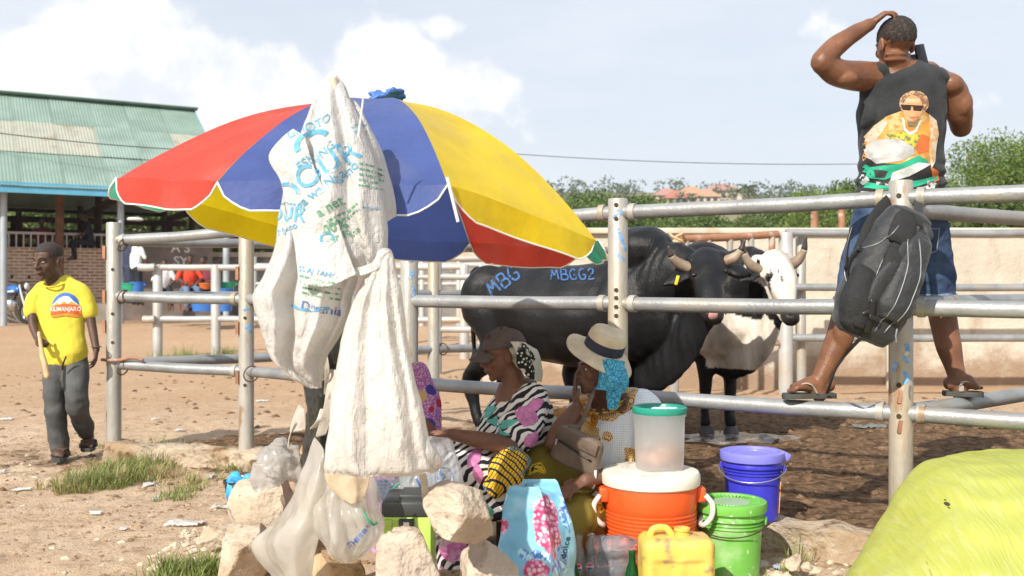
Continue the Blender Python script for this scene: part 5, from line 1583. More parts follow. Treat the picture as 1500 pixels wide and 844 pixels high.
wp = thing('water_pack', 'shrink wrapped pack of clear water bottles lying beside the jerrycan', 'water pack', W(900, 850, 6.85))
M_pet = mat('clear_pet', (.80, .88, .95), .06, .03, 5, .2, 40, trans=.95, ior=1.2)
for r_ in range(3):
    for k in range(2):
        a = W(872+k*2, 797+r_*23, 6.75+k*.10); b = a+Vector((.155, .03, 0)); ax = (b-a).normalized()
        rot = ax.to_track_quat('Z', 'Y').to_matrix()
        build(MB().lathe([(.001, 0), (.026, .001), (.031, .008), (.031, .03), (.029, .034), (.031, .038), (.031, .07), (.029, .074), (.031, .078), (.031, .115), (.022, .145), (.013, .158), (.013, .172), (.001, .173)], a, 20, rot), 'water_bottle', M_pet, wp, smooth=50)
wr = flesh(MB().ell(W(899, 800, 6.8), (.105, .10, .048)).ell(W(899, 828, 6.8), (.108, .10, .055)).ell(W(899, 855, 6.8), (.105, .10, .055)), 'shrink_film', mat('shrink_film', (.75, .84, .93), .08, .05, 8, .6, 16, alpha=.13, coat=1.0), wp, .012, 2, .5, crumple(.008, 16, 3))

# lime toolbox
tx = W(594, 745, 6.9)
tbx = thing('toolbox', 'lime green toolbox with dark grey lid behind the stones', 'toolbox', (tx.x, 3.8, 0))
M_lime = plast('lime_plastic', (.42, .62, .12), .4); M_dgr = plast('dark_grey_plastic', (.045, .052, .05), .45)
X0 = W(561, 760, 6.33).x; wB = .18
build(MB().box((X0+wB/2, 3.80, 0.228), (wB, .22, .25)), 'tray', M_lime, tbx, bevel=.012)
build(MB().box((X0+wB/2, 3.80, 0.381), (wB+.012, .235, .062)), 'lid', M_dgr, tbx, bevel=.014)
build(MB().box((X0+wB/2+.02, 3.80, 0.415), (wB*.6, .15, .022)), 'lid_panel', M_dgr, tbx, bevel=.006)
lt = build(MB().box((X0+.088, 3.687, 0.325), (.058, .022, .04)), 'latch', M_dgr, tbx, bevel=.005)
build(MB().box((X0+.088, 3.676, 0.325), (.022, .006, .02)), 'latch_button', M_lidw, lt, bevel=.002)
build(MB().box((X0+.02, 3.687, 0.328), (.03, .014, .03)), 'corner_guard', M_lime, tbx, bevel=.004)

# black pot with blue rag
bp = W(350, 745, 9.2)
pot = thing('black_pot', 'small black plastic pot with blue rag beside the left stones', 'pot', (bp.x, bp.y, 0))
build(MB().lathe([(.001, 0), (.05, 0), (.055, .006), (.076, .15), (.083, .152), (.083, .165), (.076, .165), (.072, .15), (.05, .03), (.001, .02)], (bp.x, bp.y, .0), 32), 'pot_wall', mat('black_pot', (.03, .032, .034), .45, .2, 8), pot, smooth=40)
mb = MB()
for i in range(10): mb.ell((bp.x+.045*math.cos(i*2.1), bp.y+.04*math.sin(i*2.1), .155+.018*math.sin(i*3)), (.035, .03, .02), Matrix.Rotation(i, 3, 'X'))
flesh(mb, 'rag', mat('bright_blue_rag', (.05, .36, .72), .5, .15, 12, .6, 40), pot, .008, 1, .4, crumple(.010, 22, 1))
ref(9.1, 5.30)
sheet('rag_tail', [[(334, 706, 9.1), (342, 706, 9.1)], [(331, 722, 9.08), (339, 724, 9.08)], [(333, 736, 9.1), (338, 737, 9.1)]], MATS['bright_blue_rag'], pot, 5, .006, 1.2)

ref()
# purple basin edge seen behind the bottles
pb = W(846, 792, 7.35)
o = thing('purple_basin', 'purple plastic basin rim behind the soda bottles', 'basin', (pb.x, pb.y, 0))
build(MB().lathe([(.001, 0), (.085, 0), (.11, .13), (.116, .132), (.116, .138), (.108, .138), (.084, .01), (.001, .008)], (pb.x, pb.y, .02), 40), 'basin_wall', plast('purple_plastic', (.14, .06, .42)), o, smooth=40)

# lime woven sack at the right
ref(6.4, 3.73)
lm = thing('lime_sack', 'bulging lime yellow woven sack in the lower right corner', 'sack', (1.95, 3.6, -.1))
def lime_mat():
    m = bpy.data.materials.new('lime_woven'); m.use_nodes = True; nt = m.node_tree; nt.nodes.clear()
    tc = N(nt, 'ShaderNodeTexCoord').outputs['Object']
    n1 = N(nt, 'ShaderNodeTexNoise', {'Vector': tc, 'Scale': 3.0, 'Detail': 5.0}).outputs[0]
    n2 = N(nt, 'ShaderNodeTexNoise', {'Vector': N(nt, 'ShaderNodeMapping', {0: tc, 2: (0, rad(28), 0), 3: (40, 4, 2)}).outputs[0], 'Scale': 2.0, 'Detail': 3.0}).outputs[0]
    c = mix(nt, ramp(nt, n1, .3, .7), (.40, .43, .075), (.46, .49, .105)); c = mix(nt, ramp(nt, n2, .45, .75, 0, .6), c, (.47, .50, .20))
    n3 = N(nt, 'ShaderNodeTexNoise', {'Vector': tc, 'Scale': 5.0, 'Detail': 8.0}).outputs[0]
    c = mix(nt, ramp(nt, n3, .66, .74, 0, .7), c, (.60, .56, .38))
    wv = N(nt, 'ShaderNodeTexWave', {'Vector': N(nt, 'ShaderNodeMapping', {0: tc, 2: (0, rad(28), 0)}).outputs[0], 'Scale': 85.0}, bands_direction='X').outputs[1]
    wh = N(nt, 'ShaderNodeTexWave', {'Vector': N(nt, 'ShaderNodeMapping', {0: tc, 2: (0, rad(28), 0)}).outputs[0], 'Scale': 85.0}, bands_direction='Z').outputs[1]
    h = math_(nt, 'ADD', math_(nt, 'MULTIPLY', n2, .8), math_(nt, 'MULTIPLY', n3, .4))
    b = N(nt, 'ShaderNodeBump', {'Height': h, 'Strength': .8, 'Distance': .012})
    p = N(nt, 'ShaderNodeBsdfPrincipled', {'Base Color': c, 'Roughness': .55, 'Normal': b.outputs[0]})
    t = N(nt, 'ShaderNodeBsdfTranslucent', {'Color': c})
    N(nt, 'ShaderNodeOutputMaterial', {0: N(nt, 'ShaderNodeMixShader', {0: .12, 1: p.outputs[0], 2: t.outputs[0]}).outputs[0]})
    return m
rows = [(640+0, 1422, 1600, 6.75, .01), (662, 1402, 1615, 6.72, .10), (672, 1386, 1625, 6.66, .20), (690, 1366, 1640, 6.60, .29), (715, 1351, 1655, 6.52, .36), (760, 1326, 1675, 6.42, .44), (805, 1302, 1695, 6.34, .50), (850, 1276, 1715, 6.26, .54), (930, 1239, 1735, 6.2, .55)]
vs = []; n = 90; mb = MB()
P, Rr = resample([Vector((a[1], a[2], a[0])) for a in rows[1:]], [(a[3], a[4]) for a in rows[1:]], 5)
for j, (q, (d, th)) in enumerate(zip(P, Rr)):
    L_, R_ = W(q.x, q.z, d), W(q.y, q.z, d); c = (L_+R_)/2; hw = (R_-L_).length/2
    for i in range(n):
        a = 2*math.pi*i/n; ca_, sa_ = math.cos(a), math.sin(a); r = (abs(ca_)**3.2+abs(sa_)**3.2)**(-1/3.2)
        vs.append(c+Vector((hw*r*ca_, -th*r*sa_*.9+.0, 0)))
m = len(P)
mb.add(vs, [(j*n+i, j*n+(i+1) % n, (j+1)*n+(i+1) % n, (j+1)*n+i) for j in range(m-1) for i in range(n)]+[tuple(range(n))])
o = build(mb, 'sack_body', lime_mat(), lm, smooth=180)
bake(o, [('SUBSURF', dict(levels=1, render_levels=1)), ('SMOOTH', dict(factor=.5, iterations=12))])
def limef(p, n_):
    s_ = (p.x*.88-p.z*.47)
    return .014*fbm(p, 3, 3, 1)+.014*noise.noise(Vector((s_*9, p.z*1.5, 0)))-.016*abs(noise.noise(Vector((s_*6+3, p.z*1.0, 3))))+.003*noise.noise(Vector((s_*40, p.z*4, 3)))
displace(o, limef)
ts = bvh([o])
M_seam = mat('brown_seam', (.30, .28, .05), .8)
decal(stroke_mb([[(1.0, 1.0), (.75, .45), (.55, 0.0)]], .012), 'stitched_seam', M_seam, lm, ts, W(1448, 850, 6.2), (.24, 0, 0), (0, .0, .36), .03, .003)
decal(stroke_mb([[(.9, 1.0), (.6, .5), (.35, 0.0)]], .008), 'painted_fold_shade', mat('olive_fold_shade', (.24, .27, .05), .7), lm, ts, W(1295, 850, 6.2), (.24, 0, 0), (0, 0, .36), .03, .003)  # flat darker line: the shade of a fold painted onto the sack
decal(poly_mb(disc_pts(0, 0, 1, .55, 9), [(x*.4+.8, y*.4+.9) for x, y in disc_pts(0, 0, 1, .55, 7)], [(x*.3-.8, y*.6-.8) for x, y in disc_pts(0, 0, 1, .55, 7)]), 'dirt_spot', M_darkhole, lm, ts, W(1409, 749, 6.2), (.007, 0, .004), (-.003, 0, .007), .02, .003)

ref()
# ------------------------------------------------------------------ figures: shared pieces
def skin(name, col, rough=.50):
    return mat(name, col, rough, .20, 11, .25, 110, sss=.05, spec=.38, col2=tuple(x*.72 for x in col), c2s=6, c2=(.5, .75))
M_sk_man = skin('brown_skin', (.175, .078, .042), .40); M_sk_boy = skin('deep_brown_skin', (.090, .050, .034)); M_sk_w1 = skin('dark_brown_skin', (.185, .090, .058)); M_sk_w2 = skin('dark_skin', (.165, .083, .056))
M_hair = mat('black_hair', (.012, .010, .010), .75, .3, 60, .8, 160)
M_eyew = mat('eye_white', (.62, .58, .52), .3); M_iris = mat('eye_dark', (.015, .010, .008), .2); M_lip = mat('lip', (.13, .055, .045), .4, .1, 20)


class Frame:
    """local axes: x to the figure's right, y forward, z up"""
    def __init__(s, c, f, up=(0, 0, 1), k=1.0):
        s.c = Vector(c); s.y = Vector(f).normalized(); s.x = s.y.cross(Vector(up)).normalized(); s.z = s.x.cross(s.y).normalized(); s.k = k
        s.rot = Matrix((s.x, s.y, s.z)).transposed()

    def __call__(s, x, y, z): return s.c+(s.x*x+s.y*y+s.z*z)*s.k


def head_blobs(mb, F, ears=True):
    k = F.k
    def e(p, r): mb.ell(F(*p), tuple(x*k for x in r), F.rot)
    e((0, -.012, .036), (.075, .094, .078)); e((0, .016, -.018), (.064, .070, .085)); e((0, .032, -.074), (.047, .046, .034)); e((0, .070, -.094), (.021, .017, .017))
    e((0, .077, .024), (.050, .017, .012)); e((0, .066, -.056), (.034, .025, .034))
    for s in (-1, 1):
        e((s*.039, .056, -.022), (.022, .022, .024)); e((s*.013, .094, -.026), (.011, .012, .009)); e((s*.032, .070, .007), (.016, .011, .010))
        if ears:
            e((s*.076, -.012, -.008), (.009, .021, .032)); e((s*.080, -.018, .008), (.006, .012, .016))
    mb.limb([F(0, .086, .016), F(0, .096, -.004), F(0, .106, -.024)], [.008*k, .010*k, .013*k], 10)
    e((0, .088, -.049), (.025, .014, .008)); e((0, .085, -.062), (.022, .014, .009))


def eyes(parent, F, open_=.55):
    for s in (-1, 1):
        e = build(MB().ell(F(s*.031, .0735, .006), (.0125*F.k, .010*F.k, .008*F.k*open_*1.3), F.rot), 'eye', M_eyew, parent, smooth=180)
        build(MB().ell(F(s*.031, .081, .005), (.0056*F.k, .004*F.k, .0054*F.k*open_*1.6), F.rot), 'iris', M_iris, e, smooth=180)
        build(MB().limb([F(s*.015, .091, .026), F(s*.034, .086, .032), F(s*.052, .070, .026)], [.003*F.k, .0042*F.k, .0025*F.k], 6), 'eyebrow', M_hair, parent, smooth=180)
    build(MB().limb([F(-.022, .093, -.056), F(0, .1005, -.0555), F(.022, .093, -.056)], [.0025*F.k, .004*F.k, .0025*F.k], 6), 'mouth', M_lip, parent, smooth=180)


def hand_blobs(mb, wrist, dirv, normal, thumb, curl=(.35, .4, .45, .5), tcurl=.4, k=1.0, spread=.10):
    """normal: where the palm faces; thumb: +1/-1 side of dir x normal"""
    d = Vector(dirv).normalized(); n = Vector(normal); n = (n-d*n.dot(d)).normalized(); t = d.cross(n)*thumb
    w = Vector(wrist)
    mb.limb([w, w+d*.03*k+t*.004*k, w+d*.085*k], [(.024*k, .018*k), (.034*k, .017*k), (.037*k, .013*k)], 12, up=n)
    for i, (off, L) in enumerate(((.029, .074), (.010, .082), (-.010, .075), (-.028, .060))):
        c = curl[i]; p = w+d*(.083-.004*abs(i-1))*k+t*off*k; a = 0.0; pts = [p-d*.015*k, p]; dd_ = (d+t*(spread*(1.4-i))).normalized()
        for q, f in enumerate((.45, .31, .24)):
            a += c*(.8 if q == 0 else 1.15)
            v = dd_*math.cos(a)+n*math.sin(a); p = p+v*L*f*k; pts.append(p)
        mb.limb(pts, [.0088*k, .0092*k, .0086*k, .0078*k, .0065*k], 8)
    p = w+d*.022*k+t*.026*k; v1 = (d*.62+t*.75+n*.25*tcurl).normalized(); v2 = (d*.92+t*.25+n*.55*tcurl).normalized()
    mb.limb([p-v1*.02*k, p, p+v1*.036*k, p+v1*.036*k+v2*.030*k], [.013*k, .014*k, .0105*k, .008*k], 8)


def foot_blobs(mb, ankle, toe, k=1.0):
    a, t = Vector(ankle), Vector(toe); d = (t-a); d.z = 0; L = d.length; d.normalize(); s = Vector((-d.y, d.x, 0))
    z0 = t.z
    mb.limb([a, a+Vector((0, 0, -.02*k))], [.034*k, .036*k], 12)
    mb.limb([Vector((a.x, a.y, z0+.034*k))-d*.045*k, Vector((a.x, a.y, z0+.040*k))+d*.03*k, Vector((a.x, a.y, z0+.026*k))+d*(L*.75)], [(.031*k, .034*k), (.036*k, .040*k), (.042*k, .020*k)], 12, up=(0, 0, 1))
    for i in range(5):
        o_ = (-.030+.0145*i)*k; tl = (.042 if i == 0 else .034-.004*i)*k
        p = Vector((a.x, a.y, z0+.014*k))+d*(L*.82-.004*i*k)-s*o_
        mb.limb([p, p+d*tl*.7], [(.011 if i == 0 else .008)*k]*2, 8)


def folds(amp, sx=1.0, sy=1.0, sz=.35, s=9.0, seed=0.0):
    def f(p, n):
        a = fbm((p.x*sx, p.y*sy, p.z*sz), s, 2, seed); b = fbm((p.x*sx*.8, p.y*sy, p.z*sz*1.3), s*2.2, 2, seed+4)
        return amp*(a+.45*b)
    return f


# ------------------------------------------------------------------ patterned cloth
def pat(name, fn, rough=.75, bump=.3):
    m = bpy.data.materials.new(name); m.use_nodes = True; nt = m.node_tree; nt.nodes.clear()
    tc = N(nt, 'ShaderNodeTexCoord').outputs['Object']
    c = fn(nt, tc)
    nz = N(nt, 'ShaderNodeTexNoise', {'Vector': tc, 'Scale': 45.0, 'Detail': 4.0}).outputs[0]
    b = N(nt, 'ShaderNodeBump', {'Height': nz, 'Strength': bump, 'Distance': .008})
    p = N(nt, 'ShaderNodeBsdfPrincipled', {'Base Color': c, 'Roughness': rough, 'Normal': b.outputs[0]})
    p.inputs['Specular IOR Level'].default_value = .25
    N(nt, 'ShaderNodeOutputMaterial', {0: p.outputs[0]}); return m


def nzv(nt, tc, s, d=3.0, dist=0.0, st=(1, 1, 1)):
    return N(nt, 'ShaderNodeTexNoise', {'Vector': N(nt, 'ShaderNodeMapping', {0: tc, 3: st}).outputs[0], 'Scale': s, 'Detail': d, 'Distortion': dist}).outputs[0]


def zebra(nt, tc):
    wv = N(nt, 'ShaderNodeTexWave', {'Vector': N(nt, 'ShaderNodeMapping', {0: tc, 2: (rad(20), rad(35), rad(10))}).outputs[0], 'Scale': 9.5, 'Distortion': 7.0, 'Detail': 1.5, 'Detail Scale': 1.2}, bands_direction='Z').outputs[1]
    c = mix(nt, ramp(nt, wv, .40, .52), (.025, .022, .03), (.80, .78, .76))
    v = N(nt, 'ShaderNodeTexVoronoi', {'Vector': N(nt, 'ShaderNodeMapping', {0: tc, 3: (1, 1, 1)}).outputs[0], 'Scale': 7.0, 'Randomness': 1.0})
    n = nzv(nt, tc, 14, 2, 1.0); dd_ = math_(nt, 'ADD', v.outputs[0], math_(nt, 'MULTIPLY', math_(nt, 'SUBTRACT', n, .5), .35))
    sp_ = N(nt, 'ShaderNodeSeparateColor', {0: v.outputs['Color']})
    pk = mix(nt, ramp(nt, nzv(nt, tc, 30), .4, .6), (.60, .17, .42), (.70, .36, .58)); tl = mix(nt, ramp(nt, nzv(nt, tc, 30), .4, .6), (.06, .34, .30), (.20, .52, .47))
    fl = mix(nt, math_(nt, 'GREATER_THAN', sp_.outputs[1], .45), tl, pk)
    msk = math_(nt, 'MULTIPLY', ramp(nt, dd_, .42, .36), math_(nt, 'GREATER_THAN', sp_.outputs[0], .52))
    return mix(nt, msk, c, fl)


def ankara(nt, tc):
    w1 = N(nt, 'ShaderNodeTexWave', {'Vector': tc, 'Scale': 16.0, 'Distortion': 3.0, 'Detail': 1.0}, bands_direction='DIAGONAL').outputs[1]
    w2 = N(nt, 'ShaderNodeTexWave', {'Vector': N(nt, 'ShaderNodeMapping', {0: tc, 2: (0, rad(60), rad(30))}).outputs[0], 'Scale': 24.0, 'Distortion': 2.0}, bands_direction='Z').outputs[1]
    c = mix(nt, ramp(nt, w1, .18, .26), (.015, .02, .03), (.72, .44, .02))
    c = mix(nt, ramp(nt, w2, .85, .92), c, (.02, .03, .06))
    return mix(nt, ramp(nt, nzv(nt, tc, 7, 2), .54, .60), c, mix(nt, ramp(nt, w2, .4, .5), (.05, .12, .35), (.25, .30, .10)))


def olive(nt, tc):
    w = N(nt, 'ShaderNodeTexWave', {'Vector': tc, 'Scale': 42.0, 'Distortion': 1.0}, bands_direction='DIAGONAL').outputs[1]
    c = mix(nt, w, (.13, .10, .018), (.24, .19, .03))
    v = N(nt, 'ShaderNodeTexVoronoi', {'Vector': tc, 'Scale': 5.5}); n = nzv(nt, tc, 12, 2, 1.5)
    dd_ = math_(nt, 'ADD', v.outputs[0], math_(nt, 'MULTIPLY', math_(nt, 'SUBTRACT', n, .5), .4))
    y = mix(nt, ramp(nt, dd_, .18, .24), (.68, .64, .60), (.70, .50, .02))
    return mix(nt, ramp(nt, dd_, .36, .33), c, mix(nt, ramp(nt, math_(nt, 'FRACT', math_(nt, 'MULTIPLY', dd_, 14.0)), .25, .35), (.03, .03, .06), y))


def blouse(nt, tc):
    b1 = N(nt, 'ShaderNodeTexWave', {'Vector': tc, 'Scale': 32.0, 'Distortion': .6}, bands_direction='X').outputs[1]
    b2 = N(nt, 'ShaderNodeTexWave', {'Vector': tc, 'Scale': 32.0, 'Distortion': .6}, bands_direction='Z').outputs[1]
    c = mix(nt, ramp(nt, math_(nt, 'MAXIMUM', b1, b2), .90, .98), (.82, .84, .85), (.52, .64, .75))
    v = N(nt, 'ShaderNodeTexVoronoi', {'Vector': tc, 'Scale': 21.0}); r = math_(nt, 'FRACT', math_(nt, 'MULTIPLY', v.outputs[0], 5.5))
    o = mix(nt, ramp(nt, r, .35, .45), (.62, .30, .03), (.75, .62, .40)); o = mix(nt, ramp(nt, r, .78, .86), o, (.10, .03, .02))
    o = mix(nt, ramp(nt, nzv(nt, tc, 9), .52, .6), o, mix(nt, ramp(nt, r, .4, .5), (.55, .13, .03), (.60, .34, .05)))
    a = N(nt, 'ShaderNodeAttribute', attribute_name='col').outputs['Fac']
    k = math_(nt, 'ADD', a, math_(nt, 'MULTIPLY', math_(nt, 'SUBTRACT', v.outputs[0], .35), -.6))
    return mix(nt, ramp(nt, k, .45, .52), c, o)


def pinkp(nt, tc):
    v0 = N(nt, 'ShaderNodeTexVoronoi', {'Vector': tc, 'Scale': 90.0})
    c = mix(nt, ramp(nt, v0.outputs[0], .3, .5), (.62, .45, .62), (.40, .14, .42))
    v = N(nt, 'ShaderNodeTexVoronoi', {'Vector': tc, 'Scale': 13.0}); s = N(nt, 'ShaderNodeSeparateColor', {0: v.outputs['Color']})
    d = mix(nt, math_(nt, 'GREATER_THAN', s.outputs[0], .45), (.48, .03, .06), (.06, .05, .30)); d = mix(nt, math_(nt, 'GREATER_THAN', s.outputs[1], .65), d, (.55, .38, .20))
    return mix(nt, ramp(nt, v.outputs[0], .42, .40), c, d)


def lace(nt, tc):
    v = N(nt, 'ShaderNodeTexVoronoi', {'Vector': tc, 'Scale': 50.0}, feature='DISTANCE_TO_EDGE'); w = N(nt, 'ShaderNodeTexVoronoi', {'Vector': tc, 'Scale': 28.0})
    c = mix(nt, ramp(nt, v.outputs[0], .03, .10), (.02, .16, .30), (.10, .48, .66))
    return mix(nt, ramp(nt, math_(nt, 'FRACT', math_(nt, 'MULTIPLY', w.outputs[0], 4.0)), .7, .8), c, (.03, .20, .40))


def bandana(nt, tc):
    v = N(nt, 'ShaderNodeTexVoronoi', {'Vector': tc, 'Scale': 60.0}); n = nzv(nt, tc, 9, 1.5)
    k = mix(nt, ramp(nt, v.outputs[0], .36, .30), (.012, .014, .012), (.60, .60, .54))
    return mix(nt, ramp(nt, n, .47, .50), (.58, .58, .50), k)


def denim(nt, tc):
    n = nzv(nt, tc, 6, 5); w = N(nt, 'ShaderNodeTexWave', {'Vector': tc, 'Scale': 140.0}, bands_direction='DIAGONAL').outputs[1]
    c = mix(nt, ramp(nt, n, .35, .68), (.015, .032, .085), (.058, .102, .19))
    return mix(nt, math_(nt, 'MULTIPLY', w, .35), c, (.085, .125, .20))
M_zebra = pat('zebra_print', zebra); M_ankara = pat('yellow_wax_print', ankara); M_olive = pat('olive_wax_print', olive); M_blouse = pat('ornate_blouse', blouse); M_pinkp = pat('pink_dotted_cloth', pinkp); M_lace = pat('blue_lace', lace, .5, .8); M_bandana = pat('black_white_bandana', bandana); M_denim = pat('denim', denim, .8, .5)

# ------------------------------------------------------------------ man standing on the fence
ref(7.85, 4.62)
man = thing('person', 'man in black sleeveless shirt and denim shorts standing on the rail, phoning', 'person', (1.75, 4.65, .69))
mb = MB()
dm = 7.80
HF = Frame(W(1311, 66, 7.74), (-.22, 1, -.10), k=1.02)
head_blobs(mb, HF)
mb.limb([W(1313, 88, 7.76), W(1316, 112, 7.80)], [(.062, .062), (.072, .068)], 16, up=(0, 1, 0))
mb.ell(W(1312, 88, 7.715), (.050, .030, .014)); mb.ell(W(1312, 80, 7.705), (.050, .028, .012))           # nape rolls
mb.limb([W(1316, 110, 7.8), W(1320, 150, 7.82), W(1318, 220, 7.84), W(1316, 300, 7.86)], [(.13, .09), (.19, .12), (.17, .12), (.17, .12)], 18, up=(0, 1, 0))
# left arm raised, hand on the crown
mb.limb([W(1290, 112, 7.80), W(1262, 112, 7.76), W(1228, 107, 7.66), W(1204, 92, 7.60)], [.066, .070, .062, .050], 16)
mb.limb([W(1204, 90, 7.60), W(1222, 70, 7.62), W(1250, 50, 7.66), W(1274, 36, 7.70)], [.050, .047, .038, .029], 16)
hand_blobs(mb, W(1273, 37, 7.70), W(1300, 17, 7.70)-W(1272, 38, 7.70), (.45, .1, -1), 1, (.45, .5, .55, .75), .6, 1.02, .10)
# right arm bent, phone at the ear
mb.limb([W(1366, 122, 7.82), W(1392, 130, 7.84), W(1404, 160, 7.86), W(1408, 186, 7.92)], [.062, .068, .062, .050], 16)
mb.limb([W(1408, 186, 7.92), W(1402, 150, 7.99), W(1386, 118, 7.95), W(1376, 106, 7.90)], [.050, .046, .036, .028], 16)
hand_blobs(mb, W(1378, 108, 7.90), W(1358, 88, 7.84)-W(1378, 108, 7.90), (-.9, -.25, -.3), 1, (.55, .6, .65, .7), .9, 1.0, .05)
mb.ell(W(1238, 116, 7.64), (.060, .05, .038)); mb.ell(W(1229, 66, 7.60), (.03, .03, .03)); mb.ell(W(1410, 152, 7.83), (.045, .05, .065)); mb.ell(W(1392, 124, 7.80), (.06, .06, .05))
mb.ell(W(1236, 488, 7.795), (.050, .035, .085)); mb.ell(W(1386, 488, 7.965), (.048, .035, .085))
# legs
mb.limb([W(1290, 330, 7.86), W(1262, 400, 7.88), W(1243, 452, 7.87), W(1228, 500, 7.84), W(1205, 548, 7.82), W(1196, 572, 7.815)], [.10, .085, .068, .062, .043, .036], 16)
mb.limb([W(1352, 330, 7.92), W(1370, 400, 7.96), W(1378, 448, 8.0), W(1388, 500, 7.96), W(1400, 545, 7.92), W(1406, 570, 7.90)], [.10, .085, .066, .060, .042, .035], 16)
zf = .718
fl0, fl1 = W(1200, 572, 7.815), W(1152, 575, 7.80); fr0, fr1 = W(1406, 570, 7.90), W(1432, 575, 7.90)
foot_blobs(mb, fl0, Vector((fl1.x, fl1.y, zf)), 1.0); foot_blobs(mb, fr0, Vector((fr1.x, fr1.y-.02, zf)), 1.0)
mbody = flesh(mb, 'body', M_sk_man, man, .0058, 4, .5)
# hair cap: short, slightly inset at the nape and above the ears
mb = MB(); mb.ell(HF(0, -.015, .036), tuple(x*HF.k for x in (.0785, .0985, .086)), HF.rot, 48, 40)
hr = build(mb, 'hair', mat('cropped_hair', (.022, .018, .017), .8, .4, 70, .8, 190, col2=(.07, .042, .030), c2s=90, c2=(.52, .6)), man, smooth=180)
displace(hr, lambda p, n: .0025*noise.noise(p*160))
bm = bmesh.new(); bm.from_mesh(hr.data)
off_ = wloc(hr)
for v in list(bm.verts):
    p = (v.co+off_-HF.c); l = Vector((p.dot(HF.x), p.dot(HF.y), p.dot(HF.z)))/HF.k
    if l.z < -.016+.012*noise.noise(l*40) + (.022 if abs(l.x) > .062 else 0) or (l.y > .055 and l.z < .07): bm.verts.remove(v)
bm.to_mesh(hr.data); bm.free()
# sleeveless shirt
M_tee = mat('charcoal_jersey', (.030, .033, .037), .85, .18, 9, .35, 60, sheen=.1, spec=.2)
mb = MB()
mb.limb([W(1318, 103, 7.80), W(1322, 120, 7.80), W(1322, 160, 7.82), W(1320, 215, 7.84), W(1319, 262, 7.85), W(1318, 291, 7.85)], [(.115, .080), (.200, .110), (.205, .135), (.198, .140), (.200, .140), (.204, .140)], 24, up=(0, 1, 0))
mb.ell(W(1284, 108, 7.80), (.070, .088, .050)); mb.ell(W(1358, 116, 7.81), (.110, .095, .055)); mb.ell(W(1316, 98, 7.79), (.085, .075, .026))
mb.ell(W(1268, 165, 7.81), (.04, .09, .09))
def teef(p, n):
    q = fbm((p.x, p.y, p.z*.8), 7, 2, 3)*.010+.010*noise.noise(Vector((p.x*13+p.z*8, p.y*5, p.z*2.5)))-.010*abs(noise.noise(Vector((p.x*7-p.z*9, 2, p.z*4))))
    low = sstep(1.85, 1.62, p.z)
    return q+low*.010*math.sin(p.z*95+6*noise.noise(Vector((p.x*6, 0, p.z*4))))
tee = flesh(mb, 'sleeveless_shirt', M_tee, man, .008, 6, .5, teef)
# shorts
mb = MB()
mb.limb([W(1316, 285, 7.86), W(1314, 312, 7.87)], [(.190, .14), (.200, .15)], 20, up=(0, 1, 0))
mb.limb([W(1288, 322, 7.87), W(1268, 380, 7.885), W(1254, 436, 7.885)], [(.115, .125), (.108, .115), (.098, .105)], 18, up=(0, 1, 0))
mb.limb([W(1348, 322, 7.92), W(1362, 380, 7.96), W(1369, 432, 7.99)], [(.115, .125), (.105, .115), (.092, .105)], 18, up=(0, 1, 0))
shorts = flesh(mb, 'denim_shorts', M_denim, man, .009, 5, .5, folds(.009, 1, 1, .9, 11, 2))
tsh = bvh([shorts]); M_st = mat('stitch_thread', (.20, .22, .26), .8)
for (pts, c) in (([(0, 0), (.10, 0), (.10, -.10), (.05, -.125), (0, -.10), (0, 0)], (1262, 335)), ([(0, 0), (.10, 0), (.10, -.10), (.05, -.125), (0, -.10), (0, 0)], (1345, 335))):
    decal(stroke_mb([[pts[i], pts[i+1]] for i in range(5)], .005), 'pocket_stitch', M_st, shorts, tsh, W(c[0], c[1], 7.8), (1, 0, 0), (0, 0, 1), .02, .002)
for (a, b) in (([(0, 0), (.03, -.25), (.02, -.33)], (1352, 320)),):
    decal(stroke_mb([a], .005), 'seam_stitch', M_st, shorts, tsh, W(b[0], b[1], 7.8), (1, 0, 0), (0, 0, 1), .02, .002)
for (x, y, d, rx) in ((1254, 437, 7.885, .094), (1369, 433, 7.99, .090)):
    c = W(x, y, d)
    mb = MB().tube([c+Vector((rx*math.cos(q*.314), .102*math.sin(q*.314), .004*math.sin(q*2.1))) for q in range(20)], .010, 6, closed=True)
    build(mb, 'frayed_hem', mat('pale_denim', (.12, .17, .25), .9, .4, 40), shorts, smooth=180)
# printed picture on the back: rider with sunglasses on a green and white motorbike (generic)
tt = bvh([tee])
PC = W(1318, 210, 7.7); ps = 7.68/2500.0
def pr2(name, polys, m, lift):
    if len(polys) > 1: return [pr2(name, [p], m, lift+.0001*i) for i, p in enumerate(polys)]
    mb = poly_mb(*[[(x-1318, 210-y) for x, y in p] for p in polys])
    return decal(mb, name, m, tee, tt, PC, Vector((ps, 0, 0)), Vector((0, 0, ps)), .02, lift)
def cm(n_, c, c2_=None, s=20): return mat('print_'+n_, c, .75, .18, 12, col2=c2_, c2s=s, c2=(.48, .58))
pr2('print_bike_base', [[(1256, 232), (1275, 226), (1330, 240), (1365, 235), (1384, 252), (1383, 285), (1350, 293), (1300, 288), (1262, 290), (1262, 262)]], cm('black', (.02, .02, .022)), .003)
pr2('print_jacket', [[(1270, 222), (1274, 200), (1284, 183), (1300, 170), (1320, 163), (1352, 164), (1372, 174), (1379, 195), (1374, 222), (1366, 240), (1330, 242), (1300, 238)]], cm('orange_yellow', (.52, .25, .05), (.58, .44, .20), 26), .0035)
